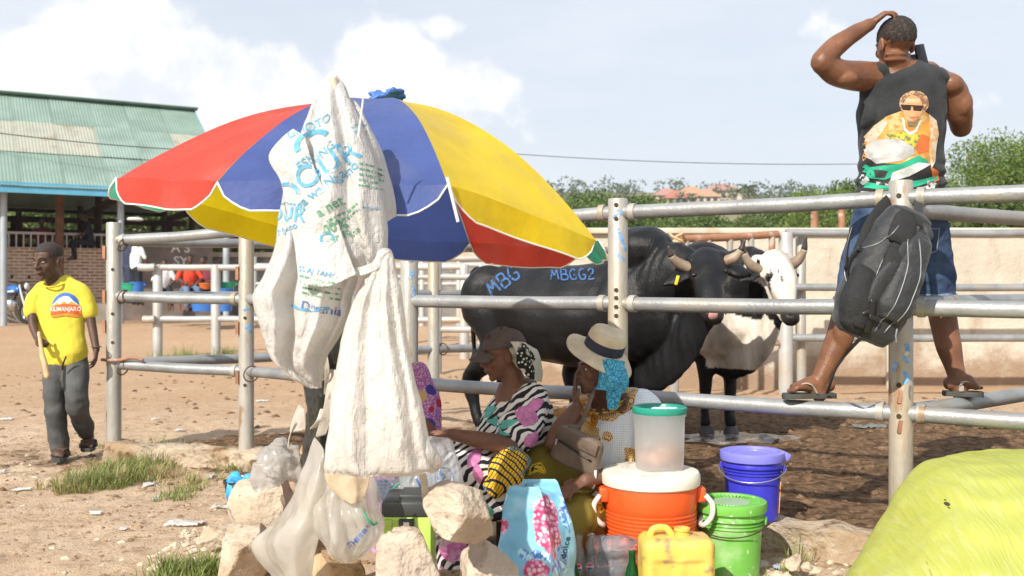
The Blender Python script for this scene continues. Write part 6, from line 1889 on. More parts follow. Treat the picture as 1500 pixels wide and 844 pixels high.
pr2('print_sleeve', [[(1270, 222), (1274, 200), (1286, 182), (1300, 172), (1302, 180), (1290, 200), (1284, 222), (1276, 232)], [(1360, 167), (1374, 176), (1379, 196), (1374, 236), (1366, 246), (1362, 220), (1366, 195)]], cm('cream', (.50, .45, .37), (.55, .30, .09), 22), .004)
pr2('print_chest', [[(1300, 196), (1320, 192), (1348, 198), (1350, 215), (1336, 225), (1312, 214)]], cm('olive_yellow', (.48, .42, .06), (.14, .17, .05), 60), .004)
pr2('print_rust', [[(1350, 196), (1364, 200), (1362, 222), (1345, 226), (1340, 216)], [(1364, 244), (1380, 250), (1382, 262), (1372, 266)]], cm('rust', (.50, .13, .03)), .0045)
pr2('print_hair', [disc_pts(1337, 153, 21, 19, 22)], cm('brown_hair', (.17, .09, .05), (.42, .28, .16), 70), .0042)
pr2('print_face', [disc_pts(1335, 160, 14, 19, 22)], cm('face', (.62, .30, .15)), .0048)
pr2('print_neck', [[(1326, 172), (1346, 172), (1344, 186), (1330, 186)]], cm('neck', (.30, .20, .10), (.10, .14, .08), 80), .0044)
pr2('print_brow', [[(1325, 146), (1345, 146), (1344, 152), (1326, 152)]], cm('forehead', (.68, .40, .24)), .0051)  # forehead of the printed face, a little paler than the rest
pr2('print_sunglasses', [[(1318, 154), (1333, 156), (1332, 163), (1321, 162)], [(1335, 156), (1350, 157), (1347, 164), (1336, 163)], [(1318, 154), (1350, 156), (1350, 158), (1318, 156)]], cm('lens', (.03, .015, .01)), .0056)
pr2('print_mouth', [[(1329, 172), (1340, 172), (1335, 175)]], cm('lips', (.42, .13, .09)), .0056)
pr2('print_necklace', [[(1320, 174), (1323, 174), (1326, 188), (1333, 194), (1341, 190), (1348, 176), (1350, 177), (1343, 193), (1333, 198), (1324, 191)]], cm('pearl', (.70, .68, .62)), .0056)
pr2('print_windscreen', [[(1276, 210), (1290, 203), (1318, 203), (1338, 216), (1340, 226), (1318, 236), (1290, 238), (1280, 228)]], cm('silver', (.30, .30, .30), (.46, .46, .45), 9), .0052)
pr2('print_fairing_green', [[(1256, 228), (1272, 232), (1284, 242), (1318, 240), (1345, 228), (1362, 236), (1330, 252), (1300, 262), (1276, 258), (1262, 246)], [(1262, 258), (1300, 270), (1345, 264), (1378, 256), (1378, 262), (1340, 274), (1296, 278), (1264, 268)]], cm('fairing_green', (.02, .33, .20)), .0056)
pr2('print_fairing_white', [[(1258, 236), (1270, 240), (1282, 262), (1276, 268), (1262, 252)], [(1310, 252), (1345, 238), (1366, 240), (1332, 258), (1306, 266)], [(1268, 276), (1296, 282), (1296, 291), (1270, 288)], [(1345, 276), (1372, 268), (1374, 284), (1350, 290)]], cm('fairing_white', (.44, .47, .46), (.60, .60, .58), 30), .0062)
pr2('print_mirror', [[(1249, 200), (1254, 198), (1257, 206), (1266, 224), (1262, 226), (1252, 210)]], cm('mirror', (.45, .45, .46)), .0056)
pr2('print_headlamp', [[(1286, 246), (1304, 250), (1300, 260), (1288, 258)]], cm('lamp', (.04, .04, .04)), .0066)
pr2('print_lower', [[(1290, 264), (1310, 268), (1306, 272), (1290, 269)], [(1360, 262), (1378, 268), (1380, 280), (1364, 286)]], cm('dark_part', (.03, .03, .03), (.35, .34, .33), 40), .0068)
# phone
ph = thing('mobile_phone', 'dark mobile phone held to the man\'s right ear', 'phone', W(1349, 84, 7.78))
pc = W(1350, 84, 7.76)
build(MB().box(pc, (.060, .012, .120), Matrix.Rotation(rad(-14), 3, 'Y') @ Matrix.Rotation(rad(25), 3, 'Z')), 'phone_case', mat('black_glass', (.012, .013, .016), .15), ph, bevel=.004)


# flip-flops
def flipflop(label, ankle, toe, zt, m_sole, m_strap, nm='sandal'):
    a = Vector((ankle.x, ankle.y, zt)); t_ = Vector((toe.x, toe.y, zt)); d = (t_-a).normalized(); s = Vector((-d.y, d.x, 0)); L = (t_-a).length+.09
    c0 = a-d*.075; mb = MB(); prof = [(0, .020), (.06, .036), (.3, .040), (.5, .038), (.75, .049), (.92, .042), (1.0, .018)]
    vs = []; m = len(prof)
    P, Rr = resample([Vector((q[0], 0, 0)) for q in prof], [q[1] for q in prof], 4)
    for q, w in zip(P, Rr):
        p = c0+d*(q.x*L); h = .024 if q.x < .95 else .028
        vs += [p-s*w-Vector((0, 0, .002)), p+s*w-Vector((0, 0, .002)), p+s*(w+.002)-Vector((0, 0, h*.6)), p+s*w-Vector((0, 0, h)), p-s*w-Vector((0, 0, h)), p-s*(w+.002)-Vector((0, 0, h*.6))]
    n = len(P)
    mb.add(vs, [(i*6+k, i*6+(k+1) % 6, (i+1)*6+(k+1) % 6, (i+1)*6+k) for i in range(n-1) for k in range(6)]+[tuple(range(6)), tuple((n-1)*6+k for k in range(6))])
    t = thing(nm, label, 'sandal', c0+d*(L/2)-Vector((0, 0, .026)), None)
    build(mb, 'sole', m_sole, t, smooth=40)
    tp = c0+d*(L*.80)+Vector((0, 0, .012))
    for sg in (-1, 1):
        e = c0+d*(L*.42)+s*sg*.040
        build(MB().tube(curve([tp, tp-d*.03+s*sg*.022+Vector((0, 0, .030)), tp-d*.065+s*sg*.042+Vector((0, 0, .030)), e]), [(.013, .004)]*19, 8, up=(0, 0, 1)), 'strap', m_strap, t, smooth=180)
    return t
M_sole = mat('dark_rubber', (.055, .058, .052), .75, .2, 10, .3, 40); M_strap = mat('grey_strap', (.36, .33, .28), .7, .15, 12)
flipflop('grey flip-flop on the man\'s left foot, on the front rail', fl0, fl1, zf, M_sole, M_strap)
flipflop('grey flip-flop on the man\'s right foot, on the dividing rail', fr0, Vector((fr1.x, fr1.y-.02, 0)), zf, M_sole, M_strap)

ref(7.3, 4.17)
# ------------------------------------------------------------------ backpack hung on the right post
M_bp = mat('charcoal_nylon', (.017, .019, .022), .55, .15, 8, .35, 120, sheen=.15); M_bp2 = mat('black_mesh_fabric', (.016, .017, .018), .75, .2, 60, .6, 220); M_buck = mat('black_buckle', (.012, .012, .013), .3); M_zip = mat('grey_zip', (.17, .18, .19), .4, metal=.4)
bp_ = thing('backpack', 'dark grey backpack hanging by its strap from the right post', 'backpack', W(1290, 500, 7.27))
ax0, ax1 = W(1336, 308, 7.30), W(1262, 496, 7.24)
axd = (ax1-ax0); aL = axd.length; axd.normalize(); bside = axd.cross(Vector((0, 1, 0))).normalized()     # points image-left-up or right
if bside.x > 0: bside = -bside
def BPk(s, w, dpt): return ax0+axd*(aL*s)+bside*w+Vector((0, -dpt, 0))
def bpack_loft(st, m_=2.6, n=40, sub=6):
    P, Rr = resample([Vector((a[0], a[3] if len(a) > 3 else 0, a[4] if len(a) > 4 else 0)) for a in st], [(a[1], a[2]) for a in st], sub); vs = []
    for q, (w, th) in zip(P, Rr):
        for i in range(n):
            a = 2*math.pi*i/n; ca_, sa_ = math.cos(a), math.sin(a); r = (abs(ca_)**m_+abs(sa_)**m_)**(-1/m_)
            vs.append(BPk(q.x, q.y+w*r*ca_, q.z+th*r*sa_))
    m = len(P)
    return MB().add(vs, [(j*n+i, j*n+(i+1) % n, (j+1)*n+(i+1) % n, (j+1)*n+i) for j in range(m-1) for i in range(n)]+[tuple(range(n)), tuple((m-1)*n+i for i in range(n))])
mb = bpack_loft([(0, .05, .03, -.01), (.06, .095, .06, 0), (.22, .125, .08, .005), (.5, .140, .095, .01), (.75, .150, .10, .012), (.92, .135, .09, .01), (1.0, .10, .06, 0)])
flesh(mb, 'main_compartment', M_bp, bp_, .008, 5, .5, folds(.007, 1, 1, 1, 9, 1))
mb = bpack_loft([(.16, .03, .02, -.055, .07), (.24, .055, .035, -.05, .085), (.5, .070, .045, -.045, .10), (.72, .074, .045, -.04, .105), (.82, .05, .03, -.04, .10)])
flesh(mb, 'front_pocket', M_bp, bp_, .007, 4, .5, folds(.006, 1, 1, 1, 12, 3))
mb = bpack_loft([(.50, .03, .02, .10, .03), (.58, .062, .05, .095, .05), (.78, .075, .06, .085, .06), (.94, .06, .05, .07, .05), (1.0, .03, .03, .05, .04)])
flesh(mb, 'side_pocket', M_bp2, bp_, .007, 4, .5, folds(.004, 1, 1, 1, 14, 5))
mb = bpack_loft([(.04, .03, .015, .03, .055), (.12, .05, .02, .035, .075), (.24, .06, .02, .03, .09), (.30, .05, .012, .03, .09)])
flesh(mb, 'top_panel', M_bp2, bp_, .006, 4, .5)
mb = bpack_loft([(.30, .02, .012, .04, .095), (.40, .04, .02, .035, .11), (.56, .045, .02, .03, .112), (.66, .025, .012, .03, .105)])
flesh(mb, 'mesh_panel', M_bp2, bp_, .006, 4, .5)
def strap(pts, w, t_, m, name, up=(0, 1, 0), n=10):
    P = curve([Vector(p) for p in pts], 6)
    o = build(MB().tube(P, [(w, t_)]*len(P), n, up=up), name, m, bp_, smooth=180); return o
strap([W(1330, 296, 7.56), W(1310, 292, 7.53), W(1296, 303, 7.42), W(1288, 314, 7.36), W(1276, 332, 7.30), W(1266, 358, 7.27), W(1258, 378, 7.26)], .034, .009, M_bp2, 'padded_strap')
strap([W(1262, 362, 7.255), W(1246, 378, 7.25), W(1240, 400, 7.24), W(1248, 428, 7.20)], .012, .003, M_buck, 'webbing')
strap([W(1238, 395, 7.23), W(1242, 360, 7.24), W(1250, 330, 7.25)], .006, .002, M_buck, 'webbing_tail')
strap([W(1334, 282, 7.52), W(1344, 290, 7.45), W(1346, 312, 7.36), W(1340, 335, 7.30)], .022, .006, M_bp, 'hanging_strap')
strap([W(1338, 330, 7.22), W(1330, 360, 7.18), W(1312, 385, 7.15), W(1290, 412, 7.14), W(1280, 440, 7.14), W(1276, 470, 7.16)], .028, .008, M_bp, 'padded_strap')
strap([W(1280, 438, 7.128), W(1276, 465, 7.135), W(1268, 488, 7.15)], .013, .004, M_buck, 'webbing')
strap([W(1356, 350, 7.22), W(1362, 345, 7.22), W(1356, 335, 7.24), W(1344, 328, 7.25)], .016, .005, M_bp, 'padded_loop')
strap([W(1262, 494, 7.16), W(1240, 518, 7.22), W(1222, 545, 7.45), W(1212, 576, 7.66)], .008, .002, M_buck, 'dangling_webbing')
strap([W(1246, 470, 7.17), W(1262, 462, 7.14), W(1276, 456, 7.135)], .010, .003, M_buck, 'side_webbing')
for (x, y, d) in ((1262, 366, 7.245), (1280, 466, 7.125), (1258, 476, 7.14), (1344, 332, 7.235)):
    build(MB().box(W(x, y, d), (.042, .014, .020), Matrix.Rotation(rad(20), 3, 'Y')), 'buckle', M_buck, bp_, bevel=.003)
torus(bp_, W(1341, 322, 7.25), (.3, 1, .1), .014, .003, M_zip, 'd_ring')
for pts in ([(1322, 330), (1300, 352), (1276, 362), (1250, 366)], [(1334, 350), (1326, 395), (1308, 440), (1282, 486)], [(1350, 350), (1346, 400), (1326, 450), (1296, 488)], [(1318, 362), (1298, 380), (1284, 410)]):
    P = curve([W(x, y, 7.15) for x, y in pts], 8)
    tr_ = bvh([c for c in bp_.children if c.type == 'MESH' and c.name.split('.')[0] in ('main_compartment', 'front_pocket', 'top_panel', 'side_pocket')])
    q = []
    for p in P:
        h = tr_.ray_cast(p+Vector((0, -.4, 0)), Vector((0, 1, 0)), 1.0)
        if h[0] is not None: q.append(h[0]+Vector((0, -.001, 0)))
    if len(q) > 2: build(MB().tube(q, .0032, 6), 'zip', M_zip, bp_, smooth=180)
for (x, y, d) in ((1330, 432, 7.13), (1314, 482, 7.13)):
    build(MB().tube([W(x, y, d), W(x-2, y+10, d-.005), W(x-1, y+20, d-.005)], .004, 6), 'zip_pull', M_zip, bp_)
dashes(1316, 400, 22, mat('grey_print', (.07, .08, .09), .7), 42, 81, tgt=tr_, par=bp_, d=7.1)

# ------------------------------------------------------------------ boy in yellow shirt
ref(11.86, 6.92)
boy = thing('person', 'boy in yellow shirt and grey trousers walking with a stick', 'person', W(95, 676, 11.86))
db = 11.86
mb = MB(); BF = Frame(W(70, 383, 11.80), (-.30, -1, -.18), k=1.10)
head_blobs(mb, BF)
mb.limb([W(76, 400, 11.84), W(82, 425, 11.88)], [.052, .062], 14)
mb.limb([W(84, 428, 11.88), W(88, 470, 11.9), W(95, 530, 11.9)], [(.12, .06), (.12, .075), (.12, .08)], 16, up=(0, 1, 0))
mb.limb([W(58, 424, 11.86), W(49, 448, 11.84), W(48, 474, 11.80), W(54, 494, 11.74)], [.036, .036, .031, .025], 12)
hand_blobs(mb, W(54, 493, 11.74), W(60, 506, 11.70)-W(54, 490, 11.74), (.6, -.3, .1), -1, (.9, .9, .9, .9), 1.0, .95, .02)
mb.limb([W(112, 424, 11.88), W(129, 450, 11.9), W(135, 480, 11.88), W(141, 512, 11.82)], [.036, .036, .031, .025], 12)
hand_blobs(mb, W(141, 511, 11.82), W(139, 534, 11.78)-W(141, 510, 11.82), (-.8, -.2, 0), 1, (.35, .4, .45, .5), .4, .95, .08)
mb.limb([W(84, 530, 11.9), W(80, 590, 11.84), W(86, 640, 11.87), W(89, 664, 11.86)], [.07, .055, .042, .038], 12)
mb.limb([W(108, 530, 11.9), W(113, 585, 11.78), W(124, 615, 12.0), W(130, 640, 12.14)], [.07, .055, .042, .036], 12)
foot_blobs(mb, W(92, 658, 11.88), W(84, 672, 11.70), .95)
ftr = W(131, 636, 12.14); fte = W(128, 657, 12.0)
foot_blobs(mb, ftr, Vector((fte.x, fte.y, fte.z)), .95)
bbody = flesh(mb, 'body', M_sk_boy, boy, .0065, 4, .5)
eyes(boy, BF, .35)
mb = MB().ell(BF(0, -.014, .043), tuple(x*BF.k for x in (.0765, .096, .078)), BF.rot, 26, 16)
hb = build(mb, 'hair', mat('shaved_hair', (.035, .025, .022), .8, .25, 50, .5, 150), boy, smooth=180)
bm = bmesh.new(); bm.from_mesh(hb.data); off_ = wloc(hb)
for v in list(bm.verts):
    p = (v.co+off_-BF.c)/BF.k; l = Vector((p.dot(BF.x), p.dot(BF.y), p.dot(BF.z)))
    if l.z < .02 or (l.y > .06 and l.z < .065): bm.verts.remove(v)
bm.to_mesh(hb.data); bm.free()
M_ytee = mat('yellow_cotton', (.74, .64, .075), .85, .07, 8, .3, 60, spec=.2, transl=.1)
mb = MB()
mb.limb([W(80, 415, 11.88), W(84, 422, 11.88), W(86, 450, 11.88), W(90, 490, 11.89), W(94, 520, 11.89)], [(.075, .055), (.150, .078), (.158, .096), (.164, .104), (.172, .110)], 20, up=(0, 1, 0))
mb.limb([W(62, 421, 11.87), W(50, 438, 11.85), W(47, 456, 11.84)], [.050, .054, .058], 14)
mb.limb([W(108, 419, 11.88), W(122, 427, 11.88), W(129, 444, 11.9), W(132, 456, 11.9)], [.050, .054, .056, .058], 14)
btee = flesh(mb, 'yellow_shirt', M_ytee, boy, .009, 4, .5, lambda p, n: .009*fbm((p.x, p.y, p.z*.45), 7, 2, 5)+.010*noise.noise(Vector((p.x*12+p.z*6, p.y*4, p.z*2.5)))-.008*abs(noise.noise(Vector((p.x*8-p.z*7, 4, p.z*3)))))
ty = bvh([btee]); sy = 11.7/2500.0
def by2(name, polys, m, lift):
    return decal(poly_mb(*[[(x-85, 455-y) for x, y in p] for p in polys]), name, m, btee, ty, W(85, 455, 11.7), Vector((sy, 0, .02*sy)), Vector((0, 0, sy)), .02, lift)
by2('logo_sky', [disc_pts(85, 450, 17.5, 21, 18, 188, 352)], mat('logo_blue', (.06, .16, .50), .7), .004)
by2('logo_peak', [[(68, 448), (78, 437), (84, 434), (90, 435), (102, 448)]], mat('logo_snow', (.75, .75, .74), .7), .005)
by2('logo_hills', [[(67, 450), (75, 443), (79, 447), (84, 441), (89, 446), (93, 442), (103, 450)]], mat('logo_gold', (.62, .38, .05), .7), .006)
by2('logo_banner', [[(66, 449), (85, 445), (105, 449), (106, 462), (85, 458), (66, 462)]], mat('logo_orange', (.72, .13, .03), .7), .007)
by2('logo_ribbon', [[(66, 462), (85, 459), (105, 462), (103, 466), (85, 463), (68, 466)]], mat('logo_orange2', (.75, .25, .04), .7), .0065)
decal(text_mb('KILIMANJARO', 1.0), 'logo_text', mat('logo_white2', (.85, .84, .80), .7), btee, ty, W(85.5, 453.5, 11.7), Vector((sy*6.4, 0, 0)), Vector((0, 0, sy*9)), .02, .0085)
dashes(85.5, 461.5, 26, MATS['logo_white2'], 0, 71, tgt=ty, par=btee, d=11.7)
mb = MB().tube([W(80, 413, 11.84)+Vector((.074*math.cos(q*.3142), -.070*math.sin(q*.3142), -.030*math.sin(q*.3142)-.006)) for q in range(20)], .006, 6, closed=True)
build(mb, 'collar', mat('yellow_rib', (.55, .45, .04), .85), btee, smooth=180)
M_trs = mat('grey_green_trousers', (.085, .088, .088), .85, .2, 8, .35, 50, spec=.2)
mb = MB()
mb.limb([W(96, 516, 11.9), W(96, 535, 11.9)], [(.150, .098), (.155, .105)], 18, up=(0, 1, 0))
mb.limb([W(82, 538, 11.9), W(80, 590, 11.84), W(84, 630, 11.87), W(88, 657, 11.88)], [(.088, .098), (.074, .082), (.066, .070), (.060, .064)], 16, up=(0, 1, 0))
mb.limb([W(110, 538, 11.9), W(113, 585, 11.78), W(118, 610, 11.92), W(126, 632, 12.10)], [(.088, .098), (.076, .082), (.068, .070), (.060, .064)], 16, up=(0, 1, 0))
flesh(mb, 'trousers', M_trs, boy, .009, 4, .5, lambda p, n: .012*fbm((p.x, p.y, p.z*.8), 6, 3, 8)+.006*noise.noise(Vector((p.x*9, p.y*6, p.z*16))))
mb = MB().tube(curve([W(97, 522, 11.74), W(93, 532, 11.73), W(91, 542, 11.735)]), .006, 6); build(mb, 'drawstring', M_buck, boy)
mb = MB().tube([W(141, 508, 11.82)+Vector((.032*math.cos(q*.524), .03*math.sin(q*.524), 0)) for q in range(12)], .004, 6, closed=True); build(mb, 'wrist_band', M_wire, boy)
M_sand = mat('brown_sandal', (.09, .06, .04), .7, .2, 10)
def sandal_t(label, ankle, toe, nm='sandal'):
    t = flipflop(label, ankle, toe, toe.z+.004, M_sole, M_sand, nm)
    a = Vector((ankle.x, ankle.y, toe.z)); d = (toe-a); d.z = 0; d.normalize(); s = Vector((-d.y, d.x, 0))
    for f in (.05, .10):
        c = a+d*f
        build(MB().tube([c+s*.048*math.cos(q*math.pi/8)+Vector((0, 0, .062*math.sin(q*math.pi/8)-f*.15*math.sin(q*math.pi/8))) for q in range(9)], [(.014, .004)]*9, 8, up=d), 'cross_strap', M_sand, t, smooth=180)
sandal_t('brown strap sandal on the boy\'s planted foot', W(92, 658, 11.88), W(84, 672, 11.70))
sandal_t('brown strap sandal on the boy\'s lifted foot', ftr, fte)
stk_ = build(MB().limb([W(57, 488, 11.68), W(61, 512, 11.66), W(66, 535, 11.64), W(69, 551, 11.63)], [.012, .014, .019, .021], 10), 'wooden_club', mat('pale_club', (.52, .36, .20), .7, .15, 12, .3, 30), smooth=180); tag(stk_, 'short wooden herding stick held in the boy\'s hand', 'stick')

ref()
# ------------------------------------------------------------------ woman in cap and zebra dress
ref(7.6, 4.60)
w1_ = thing('person', 'seated woman in dark cap and zebra striped dress, under the umbrella', 'person', W(760, 800, 7.6))
F1 = Frame(W(737, 521, 7.58), (-1, -.16, -.20), k=.98)
mb = MB(); head_blobs(mb, F1)
mb.limb([W(745, 540, 7.58), W(760, 578, 7.60)], [.052, .060], 14)
mb.limb([W(762, 580, 7.6), W(768, 640, 7.62), W(770, 710, 7.62)], [(.16, .09), (.16, .11), (.17, .13)], 16, up=(-.8, -.6, 0))
mb.limb([W(782, 592, 7.48), W(770, 625, 7.38), W(746, 652, 7.28), W(738, 652, 7.26)], [.055, .050, .042, .040], 14)
mb.limb([W(742, 652, 7.27), W(706, 645, 7.24), W(660, 636, 7.22)], [.041, .038, .026], 14)
hand_blobs(mb, W(662, 636, 7.22), (-1, 0, .05), (.1, -.2, -1), 1, (.35, .4, .45, .5), .4, .95, .06)
flesh(mb, 'body', M_sk_w1, w1_, .0062, 4, .5)
eyes(w1_, F1, .45)
# cap
M_cap = mat('faded_black_cap', (.105, .090, .085), .9, .2, 10, .35, 90, col2=(.12, .08, .105), c2s=9, c2=(.5, .65), spec=.2)
cap = build(MB().grid(lambda u, v: F1(.083*math.cos(u*6.2832)*math.cos(v*1.5), -.014+.104*math.sin(u*6.2832)*math.cos(v*1.5)-.012*v, .040+(.088+.006*math.sin(u*12.57))*math.sin(v*1.5708)**.85-.012*(math.sin(u*6.2832) < -.5)), 48, 16, True), 'cap_crown', M_cap, w1_, smooth=180)
bake(cap, [('SOLIDIFY', dict(thickness=.004, offset=0))]); displace(cap, lambda p, n: .0035*fbm(p, 22, 2, 6))
br = build(MB().grid(lambda u, v: F1((u-.5)*2*(.082-.012*v**2)*(1-.25*v*abs(u-.5)*2), .068*math.sqrt(max(0, 1-((u-.5)*1.75)**2))+.085*v*(1-.55*((u-.5)*2)**2)+.012, .042-.030*v-.030*((u-.5)*2)**2), 17, 9), 'cap_brim', M_cap, w1_, smooth=180)
bake(br, [('SOLIDIFY', dict(thickness=.005, offset=0)), ('SUBSURF', dict(levels=1, render_levels=1))])
build(MB().ell(F1(0, -.026, .130), (.008, .008, .004)), 'cap_button', M_cap, cap, smooth=180)
tcp = bvh([cap])
a_ = F1(-.02, .075, .075)
decal(text_mb('NSB', 1.0), 'cap_emblem', mat('black_thread', (.03, .025, .025), .9), cap, tcp, W(709, 494, 7.48), Vector((.030, 0, .005)), Vector((0, 0, .038)), .01, .002)
# headscarf hanging from under the cap
P1 = [[(747, 500, 7.47), (765, 502, 7.48), (786, 512, 7.56)], [(756, 516, 7.46), (774, 518, 7.47), (792, 528, 7.57)], [(757, 534, 7.465), (776, 540, 7.475), (795, 545, 7.58)], [(768, 548, 7.475), (780, 556, 7.49), (794, 560, 7.58)]]
sheet('headscarf', P1, M_bandana, w1_, 6, .006, 2.0, .003)
flesh(MB().ell(F1(0, -.05, .015), (.082, .075, .055), F1.rot).ell(F1(0, -.075, -.03), (.07, .05, .055), F1.rot), 'headscarf_wrap', M_bandana, w1_, .008, 3, .5, folds(.004, 1, 1, 1, 20))
# dress
mb = MB()
mb.limb([W(763, 577, 7.61), W(766, 600, 7.61), W(768, 640, 7.61), W(770, 680, 7.62), W(770, 722, 7.62)], [(.12, .085), (.185, .12), (.19, .145), (.195, .155), (.23, .19)], 20, up=(-.85, -.52, 0))
mb.limb([W(778, 588, 7.50), W(772, 612, 7.42), W(758, 634, 7.34)], [.085, .092, .098], 14)
mb.limb([W(752, 585, 7.70), W(735, 610, 7.72), W(722, 635, 7.68)], [.08, .085, .088], 14)
mb.limb([W(765, 718, 7.54), W(722, 702, 7.40), W(690, 682, 7.34), W(672, 690, 7.34), W(664, 760, 7.36), W(664, 850, 7.38)], [.15, .125, .110, .105, .105, .12], 16)
mb.limb([W(765, 716, 7.72), W(728, 694, 7.72), W(700, 672, 7.72), W(684, 690, 7.70), W(680, 760, 7.7), W(680, 850, 7.7)], [.15, .125, .110, .105, .105, .12], 16)
mb.ell(W(720, 730, 7.48), (.17, .18, .10))
flesh(mb, 'zebra_dress', M_zebra, w1_, .009, 5, .5, lambda p, n: .010*fbm((p.x, p.y, p.z*.7), 7, 3, 2)+.006*noise.noise(Vector((p.x*11+p.z*8, p.y*5, p.z*5))))
M_pinkl = mat('pink_appliques', (.58, .20, .42), .7, .3, 30); M_teall = mat('teal_appliques', (.10, .40, .36), .7, .25, 30)
td = bvh([c for c in w1_.children if c.name.startswith('zebra_dress')])
def leafp(px_, py_, L, wd, ang, m, nm):
    pts = [(-1, 0), (-.6, .6), (0, 1), (.5, .75), (1, .15), (1.05, -.1), (.5, -.6), (0, -.9), (-.6, -.55)]; a = rad(ang); s = 7.5/2500.0
    decal(poly_mb(pts), nm, m, w1_, td, W(px_, py_, 7.4), Vector((math.cos(a), 0, math.sin(a)))*L*s, Vector((-math.sin(a), 0, math.cos(a)))*wd*s, .02, .004)
for a_ in [(773, 553, 16, 5, -40, M_teall), (712, 615, 18, 7, 35, M_teall), (738, 617, 22, 6, 20, M_teall), (727, 628, 20, 5, -5, M_teall), (772, 606, 14, 20, 70, M_pinkl), (784, 592, 14, 9, 20, M_pinkl), (697, 662, 16, 10, 55, M_pinkl), (702, 684, 16, 8, 100, M_pinkl), (793, 660, 13, 9, 40, M_pinkl), (716, 584, 14, 6, 70, M_pinkl), (782, 668, 13, 6, 60, M_teall), (690, 715, 14, 6, -10, M_teall), (775, 640, 9, 12, 10, M_pinkl)]:
    leafp(*a_, 'printed_leaf')
mb = MB().ell(W(741, 694, 7.20), (.085, .06, .095)).ell(W(752, 676, 7.24), (.08, .07, .06)).ell(W(728, 712, 7.22), (.06, .05, .06))
flesh(mb, 'wrap_cloth', M_ankara, w1_, .008, 4, .5, lambda p, n: .014*fbm(p, 12, 2, 4))
stool = thing('low_stool', 'low wooden stool under the woman in the cap', 'stool', W(775, 800, 7.65))
build(MB().box((W(775, 0, 7.68).x, W(775, 0, 7.68).y, .17), (.34, .28, .04)), 'seat', M_wood, stool, bevel=.006)
for sx_ in (-1, 1):
    for sy_ in (-1, 1): build(MB().box((W(775, 0, 7.68).x+sx_*.13, W(775, 0, 7.68).y+sy_*.10, .075), (.045, .045, .15)), 'leg', M_wood, stool)

# ------------------------------------------------------------------ woman in straw hat
w2_ = thing('person', 'seated woman in cream sun hat and ornate blouse, resting cheek on hand', 'person', W(890, 800, 7.6))
F2 = Frame(W(876, 541, 7.50), (-.93, -.36, -.02), (-.12, -.05, 1), k=1.0)
mb = MB(); head_blobs(mb, F2)
mb.limb([W(884, 560, 7.52), W(898, 598, 7.58)], [.055, .064], 14)
mb.limb([W(900, 598, 7.6), W(900, 650, 7.62), W(900, 720, 7.65)], [(.18, .11), (.18, .14), (.2, .16)], 16, up=(-.65, -.75, 0))
mb.limb([W(852, 606, 7.62), W(830, 632, 7.44), W(813, 648, 7.33)], [.060, .052, .046], 14)
mb.limb([W(812, 648, 7.32), W(822, 628, 7.34), W(836, 608, 7.40), W(845, 596, 7.44)], [.046, .043, .034, .027], 14)
hand_blobs(mb, W(845, 597, 7.44), W(842, 560, 7.47)-W(846, 598, 7.44), (.75, .10, .35), -1, (.10, .14, .2, .28), .5, .98, .04)
mb.limb([W(946, 606, 7.52), W(954, 655, 7.50), W(938, 698, 7.47)], [.060, .055, .046], 14)
mb.limb([W(940, 692, 7.47), W(900, 696, 7.32), W(858, 704, 7.10)], [.046, .042, .030], 14)
hand_blobs(mb, W(860, 704, 7.105), W(816, 722, 7.02)-W(862, 703, 7.10), (.0, .2, -1), -1, (.3, .35, .4, .45), .4, 1.0, .05)
flesh(mb, 'body', M_sk_w2, w2_, .0062, 4, .5)
eyes(w2_, F2, .55)
# sun hat, tilted
M_hat = mat('cream_straw', (.66, .57, .42), .85, .12, 14, .5, 120, col2=(.56, .46, .32), c2s=6, c2=(.5, .75), spec=.2); M_hatb = mat('navy_hat_band', (.035, .040, .070), .8, .2, 20, .3, 80)
HC = W(884, 512, 7.49)
hz = Vector((.34, -.40, 1)).normalized(); hx = Vector((1, .1, -.34)); hx = (hx-hz*hx.dot(hz)).normalized(); hy = hz.cross(hx)
def hatp(a, r, z, wav=0.0): return HC+(hx*(r*math.cos(a)*1.08)+hy*(r*math.sin(a))+hz*z)*.88
crown = [(.094, .000), (.094, .02), (.093, .05), (.088, .085), (.076, .108), (.050, .118), (.02, .117), (.001, .116)]
def crownf(u, v):
    k = v*(len(crown)-1); i = min(int(k), len(crown)-2); f = k-i
    r = crown[i][0]+(crown[i+1][0]-crown[i][0])*f; z = crown[i][1]+(crown[i+1][1]-crown[i][1])*f
    a = u*2*math.pi
    return hatp(a, r*(1+.02*math.sin(3*a)), z-.016*math.exp(-((r*math.cos(a)+.0)/.03)**2)*(v > .6))
hc_ = build(MB().grid(crownf, 56, 24, True), 'hat_crown', M_hat, w2_, smooth=180); bake(hc_, [('SOLIDIFY', dict(thickness=.003, offset=0))])
def brimf(u, v):
    a = u*2*math.pi; r = .092+(.080+.010*math.cos(a+2.6))*v
    droop = -.030*v-.030*v*v*(1+.6*math.cos(a-.2))+.030*v*v*max(0, math.cos(a-2.95))+.010*v*math.sin(3*a+.5)
    return hatp(a, r, .003+droop)
hb_ = build(MB().grid(brimf, 72, 10, True), 'hat_brim', M_hat, w2_, smooth=180); bake(hb_, [('SOLIDIFY', dict(thickness=.0035, offset=0))])
build(MB().grid(lambda u, v: hatp(u*2*math.pi, (.0975-.003*v)*(1+.02*math.sin(6*math.pi*u)), .004+.052*v), 56, 4, True), 'hat_band', M_hatb, w2_, smooth=180)
